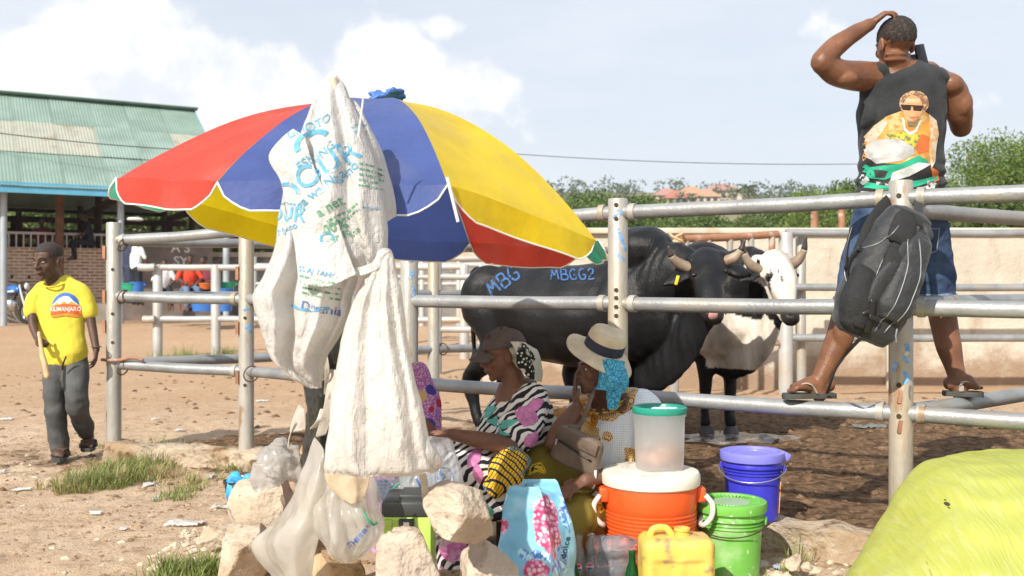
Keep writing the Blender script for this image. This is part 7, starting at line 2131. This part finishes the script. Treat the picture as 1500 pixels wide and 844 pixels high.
# blue lace scarf under the hat
sheet('lace_scarf', [[(880, 528, 7.40), (896, 526, 7.37), (914, 530, 7.42)], [(878, 545, 7.39), (898, 545, 7.35), (917, 546, 7.41)], [(876, 562, 7.385), (897, 562, 7.34), (918, 562, 7.41)], [(872, 571, 7.38), (890, 572, 7.35), (914, 576, 7.42)]], M_lace, w2_, 7, .010, 5.0, .004, 16)
sheet('scarf_tail', [[(890, 560, 7.37), (912, 560, 7.40)], [(888, 578, 7.375), (908, 580, 7.40)], [(890, 600, 7.39), (903, 598, 7.41)]], M_lace, w2_, 7, .008, 6.0, .004, 16)
flesh(MB().ell(F2(0, -.045, .02), (.084, .078, .065), F2.rot).ell(F2(.0, -.07, -.04), (.072, .05, .055), F2.rot), 'scarf_wrap', M_lace, w2_, .008, 3, .5, folds(.006, 1, 1, .4, 16))
# blouse
mb = MB()
mb.limb([W(898, 590, 7.60), W(900, 606, 7.60), W(900, 640, 7.60), W(898, 678, 7.60), W(897, 712, 7.62)], [(.13, .09), (.215, .135), (.225, .175), (.225, .19), (.24, .20)], 22, up=(-.62, -.78, 0))
mb.limb([W(938, 598, 7.52), W(951, 625, 7.47), W(955, 660, 7.43)], [.092, .100, .105], 14)
mb.limb([W(862, 602, 7.66), W(842, 618, 7.58), W(830, 632, 7.52)], [.085, .088, .088], 14)
blo = flesh(mb, 'ornate_blouse', M_blouse, w2_, .008, 5, .5, lambda p, n: .009*fbm((p.x, p.y, p.z*.6), 7, 3, 6))
nk = W(890, 580, 7.45)
def blcol(p, n):
    px_ = p.x/p.y*FPX+750; py_ = 422-(p.z-CAMZ)/p.y*FPX
    d1 = abs(math.hypot((px_-888)/1.0, (py_-572)/1.0)-30); k = sstep(24, 8, d1)
    k = max(k, sstep(26, 8, abs(px_-862)+max(0, py_-665)+max(0, 600-py_))*.9, sstep(16, 6, abs(py_-668-(px_-930)*.1)) if px_ > 915 else 0, sstep(12, 4, math.hypot(px_-890, py_-640)), sstep(18, 6, abs(px_-822)+abs(py_-605)*.5))
    return (k, k, k)
vcol(blo, blcol)
M_neckl = mat('gold_trim', (.50, .27, .03), .5, .4, 60, col2=(.06, .03, .02), c2s=45, c2=(.5, .55))
for r_, z_ in ((.088, 0), (.10, -.012)):
    pts = []
    for q in range(15):
        a = math.pi*q/14
        pts.append(W(894, 580, 7.56)+Vector((-.62, -.78, 0)).normalized()*(math.sin(a)*(r_+.045))+Vector((.78, -.62, 0))*(math.cos(a)*r_)+Vector((0, 0, z_-.055*math.sin(a))))
    build(MB().tube(pts, .008, 8), 'neck_trim', M_neckl, blo, smooth=180)
# skirt
mb = MB()
mb.limb([W(898, 712, 7.64), W(896, 750, 7.64)], [(.22, .19), (.24, .22)], 18, up=(-.62, -.78, 0))
mb.limb([W(885, 728, 7.66), W(840, 702, 7.52), W(800, 684, 7.42), W(790, 700, 7.40), W(786, 780, 7.42), W(786, 850, 7.44)], [.155, .125, .105, .100, .10, .11], 16)
mb.limb([W(900, 752, 7.50), W(866, 760, 7.30), W(842, 758, 7.14), W(832, 768, 7.10), W(830, 800, 7.12), W(830, 850, 7.14)], [.16, .125, .105, .095, .09, .10], 16)
mb.ell(W(850, 752, 7.38), (.14, .15, .08))
flesh(mb, 'olive_skirt', M_olive, w2_, .009, 5, .5, lambda p, n: .012*fbm((p.x, p.y, p.z*.7), 7, 3, 9))
M_lea = mat('worn_brown_leather', (.115, .085, .065), .55, .25, 8, .3, 70, col2=(.17, .13, .10), c2s=7, c2=(.5, .68))
pc = W(846, 660, 7.20); rt = Matrix.Rotation(rad(22), 3, 'Y') @ Matrix.Rotation(rad(-30), 3, 'Z') @ Matrix.Rotation(rad(18), 3, 'X')
hbg = thing('leather_handbag', 'worn brown leather cross-body bag on the hat woman\'s lap', 'handbag', pc-Vector((0, 0, .08)))
mb = rbox((0, 0, 0), (.235, .055, .155), .02, 5, lambda v: 1-.12*v)
mb.v = [rt @ v + pc for v in mb.v]
lb = build(mb, 'pouch', M_lea, hbg, smooth=180); displace(lb, lambda p, n: .005*fbm(p, 12, 2))
mb = MB().box((-.0, -.031, .052), (.20, .006, .055)); mb.v = [rt @ v + pc for v in mb.v]; build(mb, 'flap', M_lea, hbg, bevel=.002)
mb = MB().tube([rt @ Vector((-.085+.017*i, -.031, .018-.002*i)) + pc for i in range(11)], .004, 6); build(mb, 'zip', M_buck, hbg, smooth=180)
mb = MB().box((-.088, -.036, .012), (.007, .005, .026)); mb.v = [rt @ v + pc for v in mb.v]; build(mb, 'zip_pull', M_wirem, hbg)
P = curve([rt @ Vector((-.07, .0, .08)) + pc, W(850, 622, 7.27), W(862, 594, 7.32), W(872, 570, 7.40), W(890, 566, 7.52), W(915, 585, 7.66)], 6)
build(MB().tube(P, [(.011, .003)]*len(P), 8, up=(-.5, -.8, 0)), 'shoulder_strap', M_lea, hbg, smooth=180)
br_ = MB().tube([W(870, 702, 7.15)+(Vector((0, .55, 0))*math.cos(q*.314)+Vector((.1, 0, .6))*math.sin(q*.314))*.06 for q in range(20)], .006, 8, closed=True)
o = build(br_, 'bracelet', mat('white_bangle', (.72, .70, .66), .35), smooth=180); tag(o, 'white bangle on the hat woman\'s wrist beside the cooler', 'bracelet')
stool2 = thing('low_stool', 'low wooden stool under the woman in the straw hat', 'stool', W(905, 800, 7.7))
build(MB().box((W(905, 0, 7.7).x, W(905, 0, 7.7).y, .15), (.36, .28, .04)), 'seat', M_wood, stool2, bevel=.006)
for sx_ in (-1, 1):
    for sy_ in (-1, 1): build(MB().box((W(905, 0, 7.7).x+sx_*.14, W(905, 0, 7.7).y+sy_*.10, .065), (.045, .045, .13)), 'leg', M_wood, stool2)

# ------------------------------------------------------------------ third woman, almost hidden by the hanging sack
ref(8.2, 4.88)
w3_ = thing('person', 'woman in pink dotted dress almost hidden behind the hanging sack', 'person', W(590, 760, 8.2))
F3 = Frame(W(560, 545, 8.15), (-.3, -1, -.3))
mb = MB(); head_blobs(mb, F3)
mb.limb([W(566, 565, 8.2), W(580, 590, 8.22)], [.052, .06], 12)
mb.limb([W(585, 590, 8.22), W(598, 640, 8.25), W(604, 700, 8.25)], [(.15, .09), (.15, .11), (.16, .12)], 14, up=(-.3, -1, 0))
mb.limb([W(620, 600, 8.15), W(626, 640, 8.05), W(610, 660, 7.95), W(580, 655, 7.9)], [.05, .045, .04, .028], 12)
hand_blobs(mb, W(582, 655, 7.9), (-1, -.2, 0), (0, 0, -1), 1)
flesh(mb, 'body', M_sk_w1, w3_, .009, 3, .5)
mb = MB()
mb.limb([W(586, 580, 8.25), W(592, 610, 8.25), W(598, 660, 8.25), W(602, 715, 8.25)], [(.13, .09), (.16, .12), (.165, .14), (.2, .18)], 18, up=(-.3, -1, 0))
mb.limb([W(612, 548, 8.22), W(626, 590, 8.16), W(628, 630, 8.10)], [.062, .062, .055], 14)
mb.limb([W(598, 715, 8.15), W(576, 690, 7.95), W(568, 720, 7.9), W(566, 820, 7.9)], [.14, .11, .10, .11], 14)
flesh(mb, 'pink_dress', M_pinkp, w3_, .010, 4, .5, folds(.008, 1, 1, .6, 8))
flesh(MB().ell(F3(0, -.02, .05), (.085, .10, .075), F3.rot), 'headwrap', M_pinkp, w3_, .010, 2, .5)

# ------------------------------------------------------------------ bulls
def bull(label, P0, P1, poll, muz, colfn, mat_, hump_z, z0=.11, lateral=None, legs=None, dew=.58, seed=0.0, k=1.0, no_ear=(), hs=.90):
    P0 = Vector((*P0, 0)); P1 = Vector((*P1, 0)); a = (P1-P0); L = a.length; a.normalize(); n_ = Vector((-a.y, a.x, 0))
    if n_.y > 0: n_ = -n_            # towards us
    t = thing('bull', label, 'bull', (P0+P1)/2+Vector((0, 0, z0)), 'cattle in the pen')
    def B(s, w, z): return P0+a*(s*L)+n_*w+Vector((0, 0, z0+z*k))
    mb = MB()
    st = [(-.02, 1.22, .98, .11), (.05, 1.265, .78, .19), (.2, 1.285, .66, .265), (.42, 1.265, .56, .305), (.66, 1.25, .53, .325), (.86, 1.28, .54, .305), (1.02, 1.30, .58, .26), (1.14, 1.24, .66, .19)]
    mb.limb([B(s, 0, (zt+zb)/2) for s, zt, zb, w in st], [(w*k, (zt-zb)/2*k) for s, zt, zb, w in st], 24, up=(0, 0, 1))
    hz_ = (hump_z-z0)/k
    mb.ell(B(hs, 0, hz_-.17), (.22*k, .20*k, .17*k)); mb.ell(B(hs-.03, 0, hz_-.12), (.16*k, .14*k, .12*k))
    # haunches and shoulders
    for s in (-1, 1):
        mb.ell(B(.12, s*.15, 1.0), (.20*k, .15*k, .26*k)); mb.ell(B(.96, s*.16, .92), (.17*k, .13*k, .30*k))
        mb.ell(B(.16, s*.19, 1.15), (.07*k, .06*k, .06*k))       # hip bone
    poll, muz = Vector(poll), Vector(muz)
    hd = (muz-poll).normalized(); hl = (muz-poll).length
    side = Vector(lateral).normalized() if lateral else hd.cross(Vector((0, 0, 1))).normalized()
    fr = side.cross(hd).normalized()
    if fr.z < 0: fr = -fr
    mb.limb([B(.98, 0, 1.02), B(1.10, 0, 1.10).lerp(poll, .35), poll-fr*.14+hd*.02], [(.20*k, .33*k), (.145*k, .24*k), (.11*k, .15*k)], 20, up=(0, 0, 1))
    # dewlap and brisket
    thr = poll+hd*hl*.55-fr*.16
    mb.limb([thr, (thr+B(1.12, 0, .62))*.5+Vector((0, 0, -.06)), B(1.08, 0, dew-z0+.06), B(.92, 0, dew-z0+.10)], [(.035, .12), (.045, .17), (.06, .16), (.05, .10)], 14, up=(0, 0, 1))
    # head
    mb.limb([poll-hd*.02, poll+hd*hl*.28, poll+hd*hl*.55, poll+hd*hl*.82, poll+hd*hl*.98], [(.105*k, .085*k), (.112*k, .105*k), (.088*k, .098*k), (.070*k, .080*k), (.072*k, .066*k)], 18, up=fr)
    mb.limb([poll+hd*hl*.25-fr*.11, poll+hd*hl*.6-fr*.115, poll+hd*hl*.90-fr*.07], [(.075*k, .07*k), (.062*k, .05*k), (.05*k, .04*k)], 14, up=fr)
    mb.limb([poll-side*.085-hd*.01, poll+side*.085-hd*.01], [(.06*k, .06*k)]*2, 12)
    for s in (-1, 1):
        mb.ell(poll+hd*hl*.34+side*s*.092*k+fr*.035, (.028, .028, .022))
        mb.ell(poll+hd*hl*.97+side*s*.036*k+fr*.035, (.024, .024, .020))
        # ears
        e0 = poll+hd*hl*.12+side*s*.11-fr*.03
        e1 = e0+side*s*.17+Vector((0, 0, -.05))
        if s in no_ear: continue
        mb.limb([e0, e0.lerp(e1, .5)+Vector((0, 0, .008)), e1], [(.034, .024), (.066, .016), (.020, .010)], 12, up=fr)
    # legs
    LG = legs or [(.95, .15, 'f'), (1.0, -.15, 'f'), (.06, .15, 'h'), (.13, -.15, 'h')]
    feet = []
    for (s, w, kind) in LG:
        if kind == 'f':
            pts = [B(s, w, .86), B(s, w, .62), B(s+.005, w, .40), B(s, w, .22), B(s+.005, w, .09)]; rs = [.12, .085, .058, .044, .05]
        else:
            pts = [B(s+.05, w, .95), B(s+.10, w, .66), B(s-.06, w, .44), B(s-.035, w, .22), B(s, w, .09)]; rs = [.17, .11, .065, .046, .05]
        mb.limb(pts, [r*k for r in rs], 14)
        feet.append((s, w))
    # tail
    o_ = flesh(mb, 'body', mat_, t, .014, 5, .5, lambda p, n: .020*fbm(p, 3.2, 2, seed)+(.0025*math.sin(((p-P0).dot(a)*1.0+(p-P0).dot(n_)*.5)*75+4*noise.noise(p*4))+.003*fbm((p.x, p.y, p.z*.4), 14, 2, seed+2))*sstep(.88, 1.05, (p-P0).dot(a)/L)*sstep(.30, .42, (p-poll-hd*hl*.5).length))
    vcol(o_, lambda p, n: colfn(p, n, t, B, poll, hd, hl, side, fr))
    tl = B(-.03, 0, 1.20)
    build(MB().limb([tl+a*.06, tl-a*.05, B(-.065, .02, 1.0), B(-.06, .03, .75), B(-.05, .03, .60)], [.045, .036, .024, .018, .014], 10), 'tail', mat_, t, smooth=180)
    build(MB().limb([B(-.05, .03, .62), B(-.045, .035, .50), B(-.04, .03, .36)], [.02, .045, .008], 10), 'tail_switch', M_hair, t, smooth=180)
    for (s, w) in feet:
        build(MB().lathe([(.001, .078), (.045, .075), (.050, .06), (.062, 0), (.001, 0)], B(s+.012, w, 0), 16), 'hoof', mat('hoof_grey', (.085, .078, .075), .6, .3, 14), t, smooth=50)
    return t, o_, B, poll, hd, hl, side, fr
M_hide = mat('hide', (.02, .02, .02), .40, .45, 5, .5, 150, attr='col', spec=.32, stretch=(1, 1, .3))
M_horn = mat('horn', (.30, .235, .17), .5, .25, 9, .3, 30, col2=(.20, .13, .09), c2s=6, c2=(.5, .68)); M_hornt = mat('horn_tip', (.05, .04, .035), .4)
BLK = (.0085, .0088, .0100)


def horn(t, pts, rs):
    P, Rr = resample([Vector(p) for p in pts], rs, 6); m = int(len(P)*.72)
    h = build(MB().tube(P[:m+1], Rr[:m+1], 14), 'horn', M_horn, t, smooth=180)
    build(MB().tube(P[m:]+[P[-1]+(P[-1]-P[-2])*.4], Rr[m:]+[.002], 14), 'horn_tip', M_hornt, h, smooth=180)


def c1(p, n, t, B, poll, hd, hl, side, fr):
    c = BLK
    d = (p-B(.50, .05, .53)).length+.05*fbm(p, 9, 2)
    if d < .16 and p.z < .70: c = lerp3((.30, .20, .12), BLK, sstep(.08, .15, d+.06*fbm(p, 16, 2, 4)))
    if (p-(poll+hd*hl)).length < .075: c = lerp3((.02, .018, .018), c, .3)
    return c
ref(11.5, 6.70)
b1 = bull('black bull with blue chalk letters on its flank, licking its nose', tuple(W(709, 0, 12.25)[:2]), tuple(W(933, 0, 11.48)[:2]), W(1036, 384, 11.05), W(1043, 464, 10.72), c1, M_hide, 1.61, lateral=(1, .1, .12), dew=.58, seed=1.0, hs=1.04)
t, ob, B, poll, hd, hl, side, fr = b1
horn(t, [W(1016, 394, 11.04), W(998, 388, 11.02), W(985, 377, 11.0), W(979, 361, 10.98)], [.040, .034, .024, .009])
horn(t, [W(1056, 384, 11.04), W(1071, 380, 11.02), W(1084, 369, 11.0), W(1091, 351, 10.98)], [.040, .034, .024, .009])
for s in (-1, 1):
    build(MB().ell(poll+hd*hl*.34+side*s*.100+fr*.058, (.018, .016, .016)), 'eye', M_iris, t, smooth=180)
    build(MB().ell(poll+hd*hl*1.0+side*s*.030+fr*.056, (.013, .012, .010)), 'nostril', M_darkhole, t, smooth=180)
M_tong = mat('pink_tongue', (.50, .26, .24), .35, .15, 20, .2, 40)
flesh(MB().limb([poll+hd*hl*1.02-fr*.03, poll+hd*hl*1.06+fr*.035, poll+hd*hl*.98+fr*.075, poll+hd*hl*.90+fr*.085-side*.01], [(.026, .014), (.030, .016), (.026, .014), (.016, .010)], 12, up=hd), 'tongue', M_tong, t, .006, 2)
e0 = poll+hd*hl*.12-side*.20-fr*.03+Vector((0, -.035, -.03))
build(MB().box(e0, (.02, .008, .06), Matrix.Rotation(rad(15), 3, 'Y')), 'ear_tag', mat('yellow_ear_tag', (.72, .55, .03), .5), t, bevel=.003)
tbv = bvh([ob])
M_mark = mat('blue_marker', (.04, .13, .33), .7, .3, 30, col2=(.012, .016, .03), c2s=30, c2=(.46, .58))
LET = {'M': [[(0, 0), (.12, .5), (.2, 1)], [(.2, 1), (.42, .45), (.7, 1)], [(.7, 1), (.78, .5), (.85, 0)]], 'B': [[(0, 0), (.0, 1)], [(0, 1), (.5, .95), (.5, .58), (.05, .52)], [(.05, .52), (.62, .45), (.6, .05), (0, 0)]], 'G': [[(.6, .85), (.3, 1), (.0, .55), (.15, .05), (.55, .05), (.62, .4), (.35, .42)]], '2': [[(0, .75), (.3, 1), (.55, .75), (.3, .4), (0, .0), (.6, .05)]]}
def write(txt, px_, py_, h, ang, d=11.5, w=.14):
    a = rad(ang); s = h*d/2500.0; x = 0; L_ = []
    for ch in txt:
        L_ += [[(q[0]*.85+x, q[1]) for q in l] for l in LET[ch]]; x += (.98 if ch == 'M' else .78)
    decal(stroke_mb(L_, w), 'chalk_letters', M_mark, t, tbv, W(px_, py_, d), Vector((math.cos(a), 0, math.sin(a)))*s, Vector((-math.sin(a), 0, math.cos(a)))*s, .02, .006)
write('MBG', 720, 436, 23, 36); write('MBGG2', 808, 410, 16, 1)

ref(12.3, 7.17); BRISK = W(1094, 516, 12.2)
def c2f(p, n, t, B, poll, hd, hl, side, fr):
    q = fbm(p, 6, 3, 8)*.07
    along = (p-poll).dot(hd)
    white = (.66, .60, .52)
    c = BLK
    dh = (p-(poll+hd*hl*.5)).length
    face = along > -.10 and (p-poll-hd*along).dot(fr) > -.13+q*.4 and dh < .36
    if face: c = white
    br_ = BRISK
    if (p-br_).length+q < .34 and .62 < p.z < 1.0+q*2.2: c = white
    if (p-(poll+hd*hl*1.0)).length < .085 and along > hl*.86 and (p-poll).dot(fr) > -.06: c = (.03, .026, .026)
    e = poll+hd*hl*.34-side*.10+fr*.045
    if (p-e).length+.10*fbm(p, 24, 2, 2) < .045: c = (.05, .045, .045)
    if dh < .34 and abs((p-poll).dot(side)) > .130 and along < .26: c = BLK
    return c
ref(12.3, 7.17)
b2 = bull('black bull with white face and white brisket, right of the other bull', tuple(W(853, 0, 13.35)[:2]), tuple(W(1055, 0, 12.45)[:2]), W(1136, 386, 12.05), W(1158, 466, 11.75), c2f, M_hide, 1.55, lateral=(1, .25, .05), dew=.62, seed=5.0, no_ear=(1,), legs=[(.92, .04, 'f'), (1.03, -.06, 'f'), (.06, .15, 'h'), (.13, -.15, 'h')])
t, ob, B, poll, hd, hl, side, fr = b2
horn(t, [W(1116, 396, 12.03), W(1102, 390, 12.0), W(1091, 374, 11.98), W(1086, 350, 11.95)], [.042, .036, .025, .009])
horn(t, [W(1158, 388, 12.03), W(1168, 382, 12.0), W(1177, 368, 11.98), W(1181, 347, 11.95)], [.042, .036, .025, .009])
for s in (-1, 1):
    build(MB().ell(poll+hd*hl*.34+side*s*.100+fr*.058, (.018, .016, .016)), 'eye', M_iris, t, smooth=180)
    build(MB().ell(poll+hd*hl*1.0+side*s*.030+fr*.056, (.013, .012, .010)), 'nostril', M_darkhole, t, smooth=180)
build(MB().ell(W(1030, 372, 12.35), (.025, .012, .03)), 'paint_mark', M_mark, t, smooth=180)

ref()
# ------------------------------------------------------------------ people and things by the shed
def far_person(label, px_, py_foot, d, h, shirt, trs, pose='stand', rz=0.0, loc=None, scale=1.0):
    base = W(px_, py_foot, d) if loc is None else Vector(loc)
    t = thing('person', label, 'person', base, 'people by the shed')
    f = Vector((math.sin(rz), -math.cos(rz), 0)); s = Vector((f.y, -f.x, 0)); z = Vector((0, 0, 1)); k = h/1.7
    P = lambda x, y, zz: base+(s*x+f*y+z*zz)*k
    sk = MB(); sh = MB(); tr = MB()
    if pose == 'stand': hz_ = .90; kn = [(.09, .02, .50), (.09, 0, .08)]
    elif pose == 'sit': hz_ = .45; kn = [(.12, .42, .48), (.12, .42, .06)]
    else: hz_ = .12; kn = [(.1, .45, .16), (.1, .85, .08)]
    lean = .0 if pose == 'stand' else .10
    for q in (-1, 1):
        sk.limb([P(0, 0, hz_+.3), P(q*.09, 0, hz_), P(q*kn[0][0], kn[0][1], kn[0][2]), P(q*kn[1][0], kn[1][1], kn[1][2]+.05)], [.06*k, .06*k, .045*k, .045*k], 8); sk.limb([P(0, lean, hz_+.50), P(q*.17, lean, hz_+.50), P(q*.28, lean+.05, hz_+.28)], [.045*k]*3, 8)
        tr.limb([P(q*.09, 0, hz_), P(q*kn[0][0], kn[0][1], kn[0][2]), P(q*kn[1][0], kn[1][1], kn[1][2])], [.10*k, .075*k, .055*k], 10)
        sk.limb([P(q*kn[1][0], kn[1][1], kn[1][2]+.05), P(q*kn[1][0], kn[1][1]+.14, kn[1][2]-.04)], [.045*k, .04*k], 8)
        el = (q*.28, lean+.05, hz_+.28); hd_ = (q*.12, lean+.30, hz_+.16) if pose != 'stand' else (q*.26, .10, hz_+.02)
        sh.limb([P(q*.17, lean, hz_+.50), P(*el)], [.065*k, .055*k], 8); sk.limb([P(*el), P(*hd_)], [.042*k, .035*k], 8); sk.ell(P(*hd_), .05*k)
    tr.limb([P(-.07, 0, hz_), P(.07, 0, hz_)], [.12*k]*2, 10)
    sh.limb([P(0, 0, hz_), P(0, lean*.7, hz_+.3), P(0, lean, hz_+.50)], [(.16*k, .12*k), (.18*k, .12*k), (.15*k, .09*k)], 12, up=f)
    sk.limb([P(0, 0, hz_+.25), P(0, lean, hz_+.52)], [.06*k]*2, 8)
    F = Frame(P(0, lean+.06, hz_+.72), f, k=k); head_blobs(sk, F); sk.limb([P(0, lean, hz_+.48), P(0, lean+.04, hz_+.65)], [.055*k]*2, 8)
    flesh(sk, 'body', M_sk_boy, t, .014, 2); flesh(sh, 'shirt', shirt, t, .018, 3, .5, folds(.012, s=6)); flesh(tr, 'trousers', trs, t, .018, 3, .5, folds(.012, s=6))
    flesh(MB().ell(F(0, -.02, .05), (.08*k, .098*k, .075*k), F.rot), 'hair', M_hair, t, .016, 1)
    return t, F
C_ = lambda n_, c: mat(n_, c, .85, .15, 4)
c_red, c_jean, c_dk, c_wh, c_bl, c_brn = C_('red_polo', (.62, .06, .025)), C_('blue_jeans', (.10, .16, .26)), C_('dark_cloth', (.018, .02, .028)), C_('white_cloth', (.62, .62, .62)), C_('navy_cloth', (.03, .04, .08)), C_('maroon_cloth', (.16, .03, .05))
far_person('man in red shirt sitting in front of the dark shed wall', 276, 455, 39.5, 1.72, c_red, c_jean, 'sit', .5)
far_person('man in dark red shirt sitting right of the man in red', 304, 456, 39.8, 1.70, c_brn, c_dk, 'sit', -.3)
far_person('person in white shirt sitting left of the man in red', 240, 452, 40.5, 1.55, c_wh, c_dk, 'sit', .4)
far_person('standing person in white shirt and black trousers at the shed corner', 199, 448, 42.5, 1.72, c_wh, c_dk, 'stand', 2.6)
far_person('standing person in navy coat behind the left fence post', 188, 446, 42.8, 1.75, c_bl, c_bl, 'stand', 2.2)
pp = S(3.2, HW-2.0, 2.28)
far_person('person in dark clothes lounging on top of the brick parapet', 0, 0, 0, 1.7, c_dk, c_dk, 'sit', -1.0, loc=(pp.x, pp.y, pp.z-.35))
pp = S(4.3, HW-3.0, 1.35)
far_person('person in maroon inside the shed behind the brick parapet', 0, 0, 0, 1.7, c_brn, c_dk, 'stand', .3, loc=pp)
pp = S(5.5, HW-3.0, 1.35)
far_person('person in dark red at the far left inside the shed', 0, 0, 0, 1.7, c_brn, c_dk, 'stand', -.4, loc=pp)
hp = W(198, 322, 42.4)
o = build(MB().lathe([(.001, .06), (.16, .05), (.20, .0), (.17, -.02), (.001, -.01)], hp, 20), 'enamel_basin', M_pw); tag(o, 'white basin carried on the head of the person at the shed corner', 'basin')


def tub2(label, px_, py_, d, r, h, m):
    p = W(px_, py_, d)
    o = thing('plastic_tub', label, 'tub', p, 'tubs by the shed')
    build(MB().lathe([(.001, 0), (r*.78, 0), (r, h), (r*1.05, h), (r*1.05, h+.02), (r*.95, h+.02), (r*.74, .03), (.001, .03)], p, 24), 'tub_wall', m, o, smooth=40)
    for s in (-1, 1): build(MB().box(p+Vector((s*r*1.05, 0, h*.85)), (.06, .12, .04)), 'handle', m, o)
M_tb = plast('tub_blue', (.04, .16, .50)); M_tg = plast('tub_green', (.03, .34, .20)); M_to = plast('tub_orange', (.72, .17, .03))
tub2('big blue tub beside the man in red', 300, 456, 38.9, .34, .42, M_tb); tub2('small blue tub right of the big blue tub', 328, 456, 38.8, .22, .50, M_tb)
tub2('green tub on the right of the seated men', 330, 428, 40.5, .24, .22, M_tg); tub2('green tub by the standing people at the shed', 192, 428, 42.3, .28, .20, M_tg)
tub2('blue tub by the standing people at the shed', 201, 432, 42.2, .18, .30, M_tb); tub2('orange bowl on the knees of the seated man', 302, 424, 39.3, .22, .12, M_to)
for (x, d_, lab) in ((276, 39.6, 'wooden stool under the man in red'), (304, 39.9, 'wooden stool under the man in dark red'), (240, 40.6, 'wooden stool under the person in white')):
    p = W(x, 455, d_); o = thing('stool', lab, 'stool', p, 'stools by the shed')
    build(MB().box(p+Vector((0, 0, .36)), (.4, .34, .06)), 'seat', M_wood, o)
    for q in ((-1, -1), (1, -1), (-1, 1), (1, 1)): build(MB().box(p+Vector((q[0]*.16, q[1]*.13, .16)), (.05, .05, .34)), 'leg', M_wood, o)

# motorbike parked at the left edge
mo = W(12, 470, 42.6); mo.z = .32
bike = thing('motorbike', 'blue and white motorbike parked by the shed post at the left edge', 'motorbike', mo)
f = Vector((.94, -.34, 0)); s = Vector((-f.y, f.x, 0)); z = Vector((0, 0, 1))
Q = lambda x, y, zz: mo+f*x+s*y+z*zz
M_tyre = mat('black_tyre', (.02, .02, .02), .8); M_chr = mat('chrome', (.6, .6, .6), .2, metal=.9); M_bt = plast('bike_blue', (.03, .15, .50), .25); M_bw = plast('bike_white', (.7, .7, .7), .3)
for x in (-.62, .66):
    w = thing('wheel', None, None, (0, 0, 0)); w.parent = bike; w.location = (0, 0, 0)
    build(MB().tube([Q(x+.27*math.cos(q*.26), 0, .30+.27*math.sin(q*.26)) for q in range(24)], .045, 10, closed=True), 'tyre', M_tyre, w, smooth=180)
    build(MB().tube([Q(x+.215*math.cos(q*.26), 0, .30+.215*math.sin(q*.26)) for q in range(24)], .014, 6, closed=True), 'rim', M_chr, w, smooth=180)
    build(MB().tube([Q(x, -.06, .30), Q(x, .06, .30)], .045, 10), 'hub', M_chr, w)
    for q in range(10): build(MB().tube([Q(x, 0, .30), Q(x+.215*math.cos(q*.628), 0, .30+.215*math.sin(q*.628))], .006, 4), 'spoke', M_chr, w)
for y in (-.075, .075): build(MB().tube([Q(.66, y, .30), Q(.50, y, .74), Q(.44, y, .98)], .024, 8), 'fork', M_bw if y < 0 else M_chr, bike)
flesh(MB().limb([Q(.36, 0, .84), Q(.12, 0, .84), Q(-.08, 0, .76)], [(.10, .09), (.14, .12), (.10, .08)], 14, up=(0, 0, 1)), 'fuel_tank', M_bt, bike, .02, 2)
flesh(MB().limb([Q(.30, -.12, .80), Q(.05, -.13, .78)], [(.03, .035), (.02, .02)], 8), 'tank_stripe', M_bw, bike, .012, 1)
flesh(MB().limb([Q(-.06, 0, .80), Q(-.35, 0, .78), Q(-.72, 0, .84)], [(.12, .05), (.14, .06), (.12, .05)], 12, up=(0, 0, 1)), 'seat', M_tyre, bike, .02, 2)
build(MB().ell(Q(.08, 0, .46), (.20, .13, .18)), 'engine', M_chr, bike); build(MB().tube([Q(.10, -.14, .36), Q(-.2, -.16, .28), Q(-.75, -.17, .34)], .035, 8), 'exhaust', M_chr, bike)
build(MB().tube([Q(.36, -.34, 1.04), Q(.44, -.12, 1.0), Q(.44, .12, 1.0), Q(.36, .34, 1.04)], .016, 8), 'handlebar', M_tyre, bike)
hl_ = build(MB().ell(Q(.54, 0, .92), (.10, .11, .11)), 'headlight', M_tyre, bike); build(MB().ell(Q(.60, 0, .92), (.06, .09, .09)), 'lens', M_bw, hl_)
for y in (-.22, .22): build(MB().ell(Q(.40, y*1.2, 1.16), (.03, .07, .045)), 'mirror', M_tyre, bike)
build(MB().tube(curve([Q(.92, 0, .46), Q(.80, 0, .61), Q(.66, 0, .645), Q(.50, 0, .62)]), [(.07, .012)]*19, 8, up=(0, 0, 1)), 'front_mudguard', M_bt, bike)
build(MB().tube([Q(.05, 0, .4), Q(.40, 0, .90), Q(-.3, 0, .72), Q(-.1, 0, .3), Q(-.62, 0, .3)], .03, 8), 'frame', M_tyre, bike)

# ------------------------------------------------------------------ air: thin even haze
hm = bpy.data.materials.new('haze'); hm.use_nodes = True; nt = hm.node_tree; nt.nodes.clear()
pv = N(nt, 'ShaderNodeVolumePrincipled', {'Color': (.93, .96, 1.0), 'Density': .00032}); pv.inputs['Anisotropy'].default_value = .2
out = nt.nodes.new('ShaderNodeOutputMaterial'); nt.links.new(pv.outputs[0], out.inputs['Volume'])
o = build(MB().box((50, 860, 27), (3400, 1960, 66)), 'haze', hm, smooth=0); o['kind'] = 'stuff'; o['label'] = 'thin pale haze over the whole yard and hill'
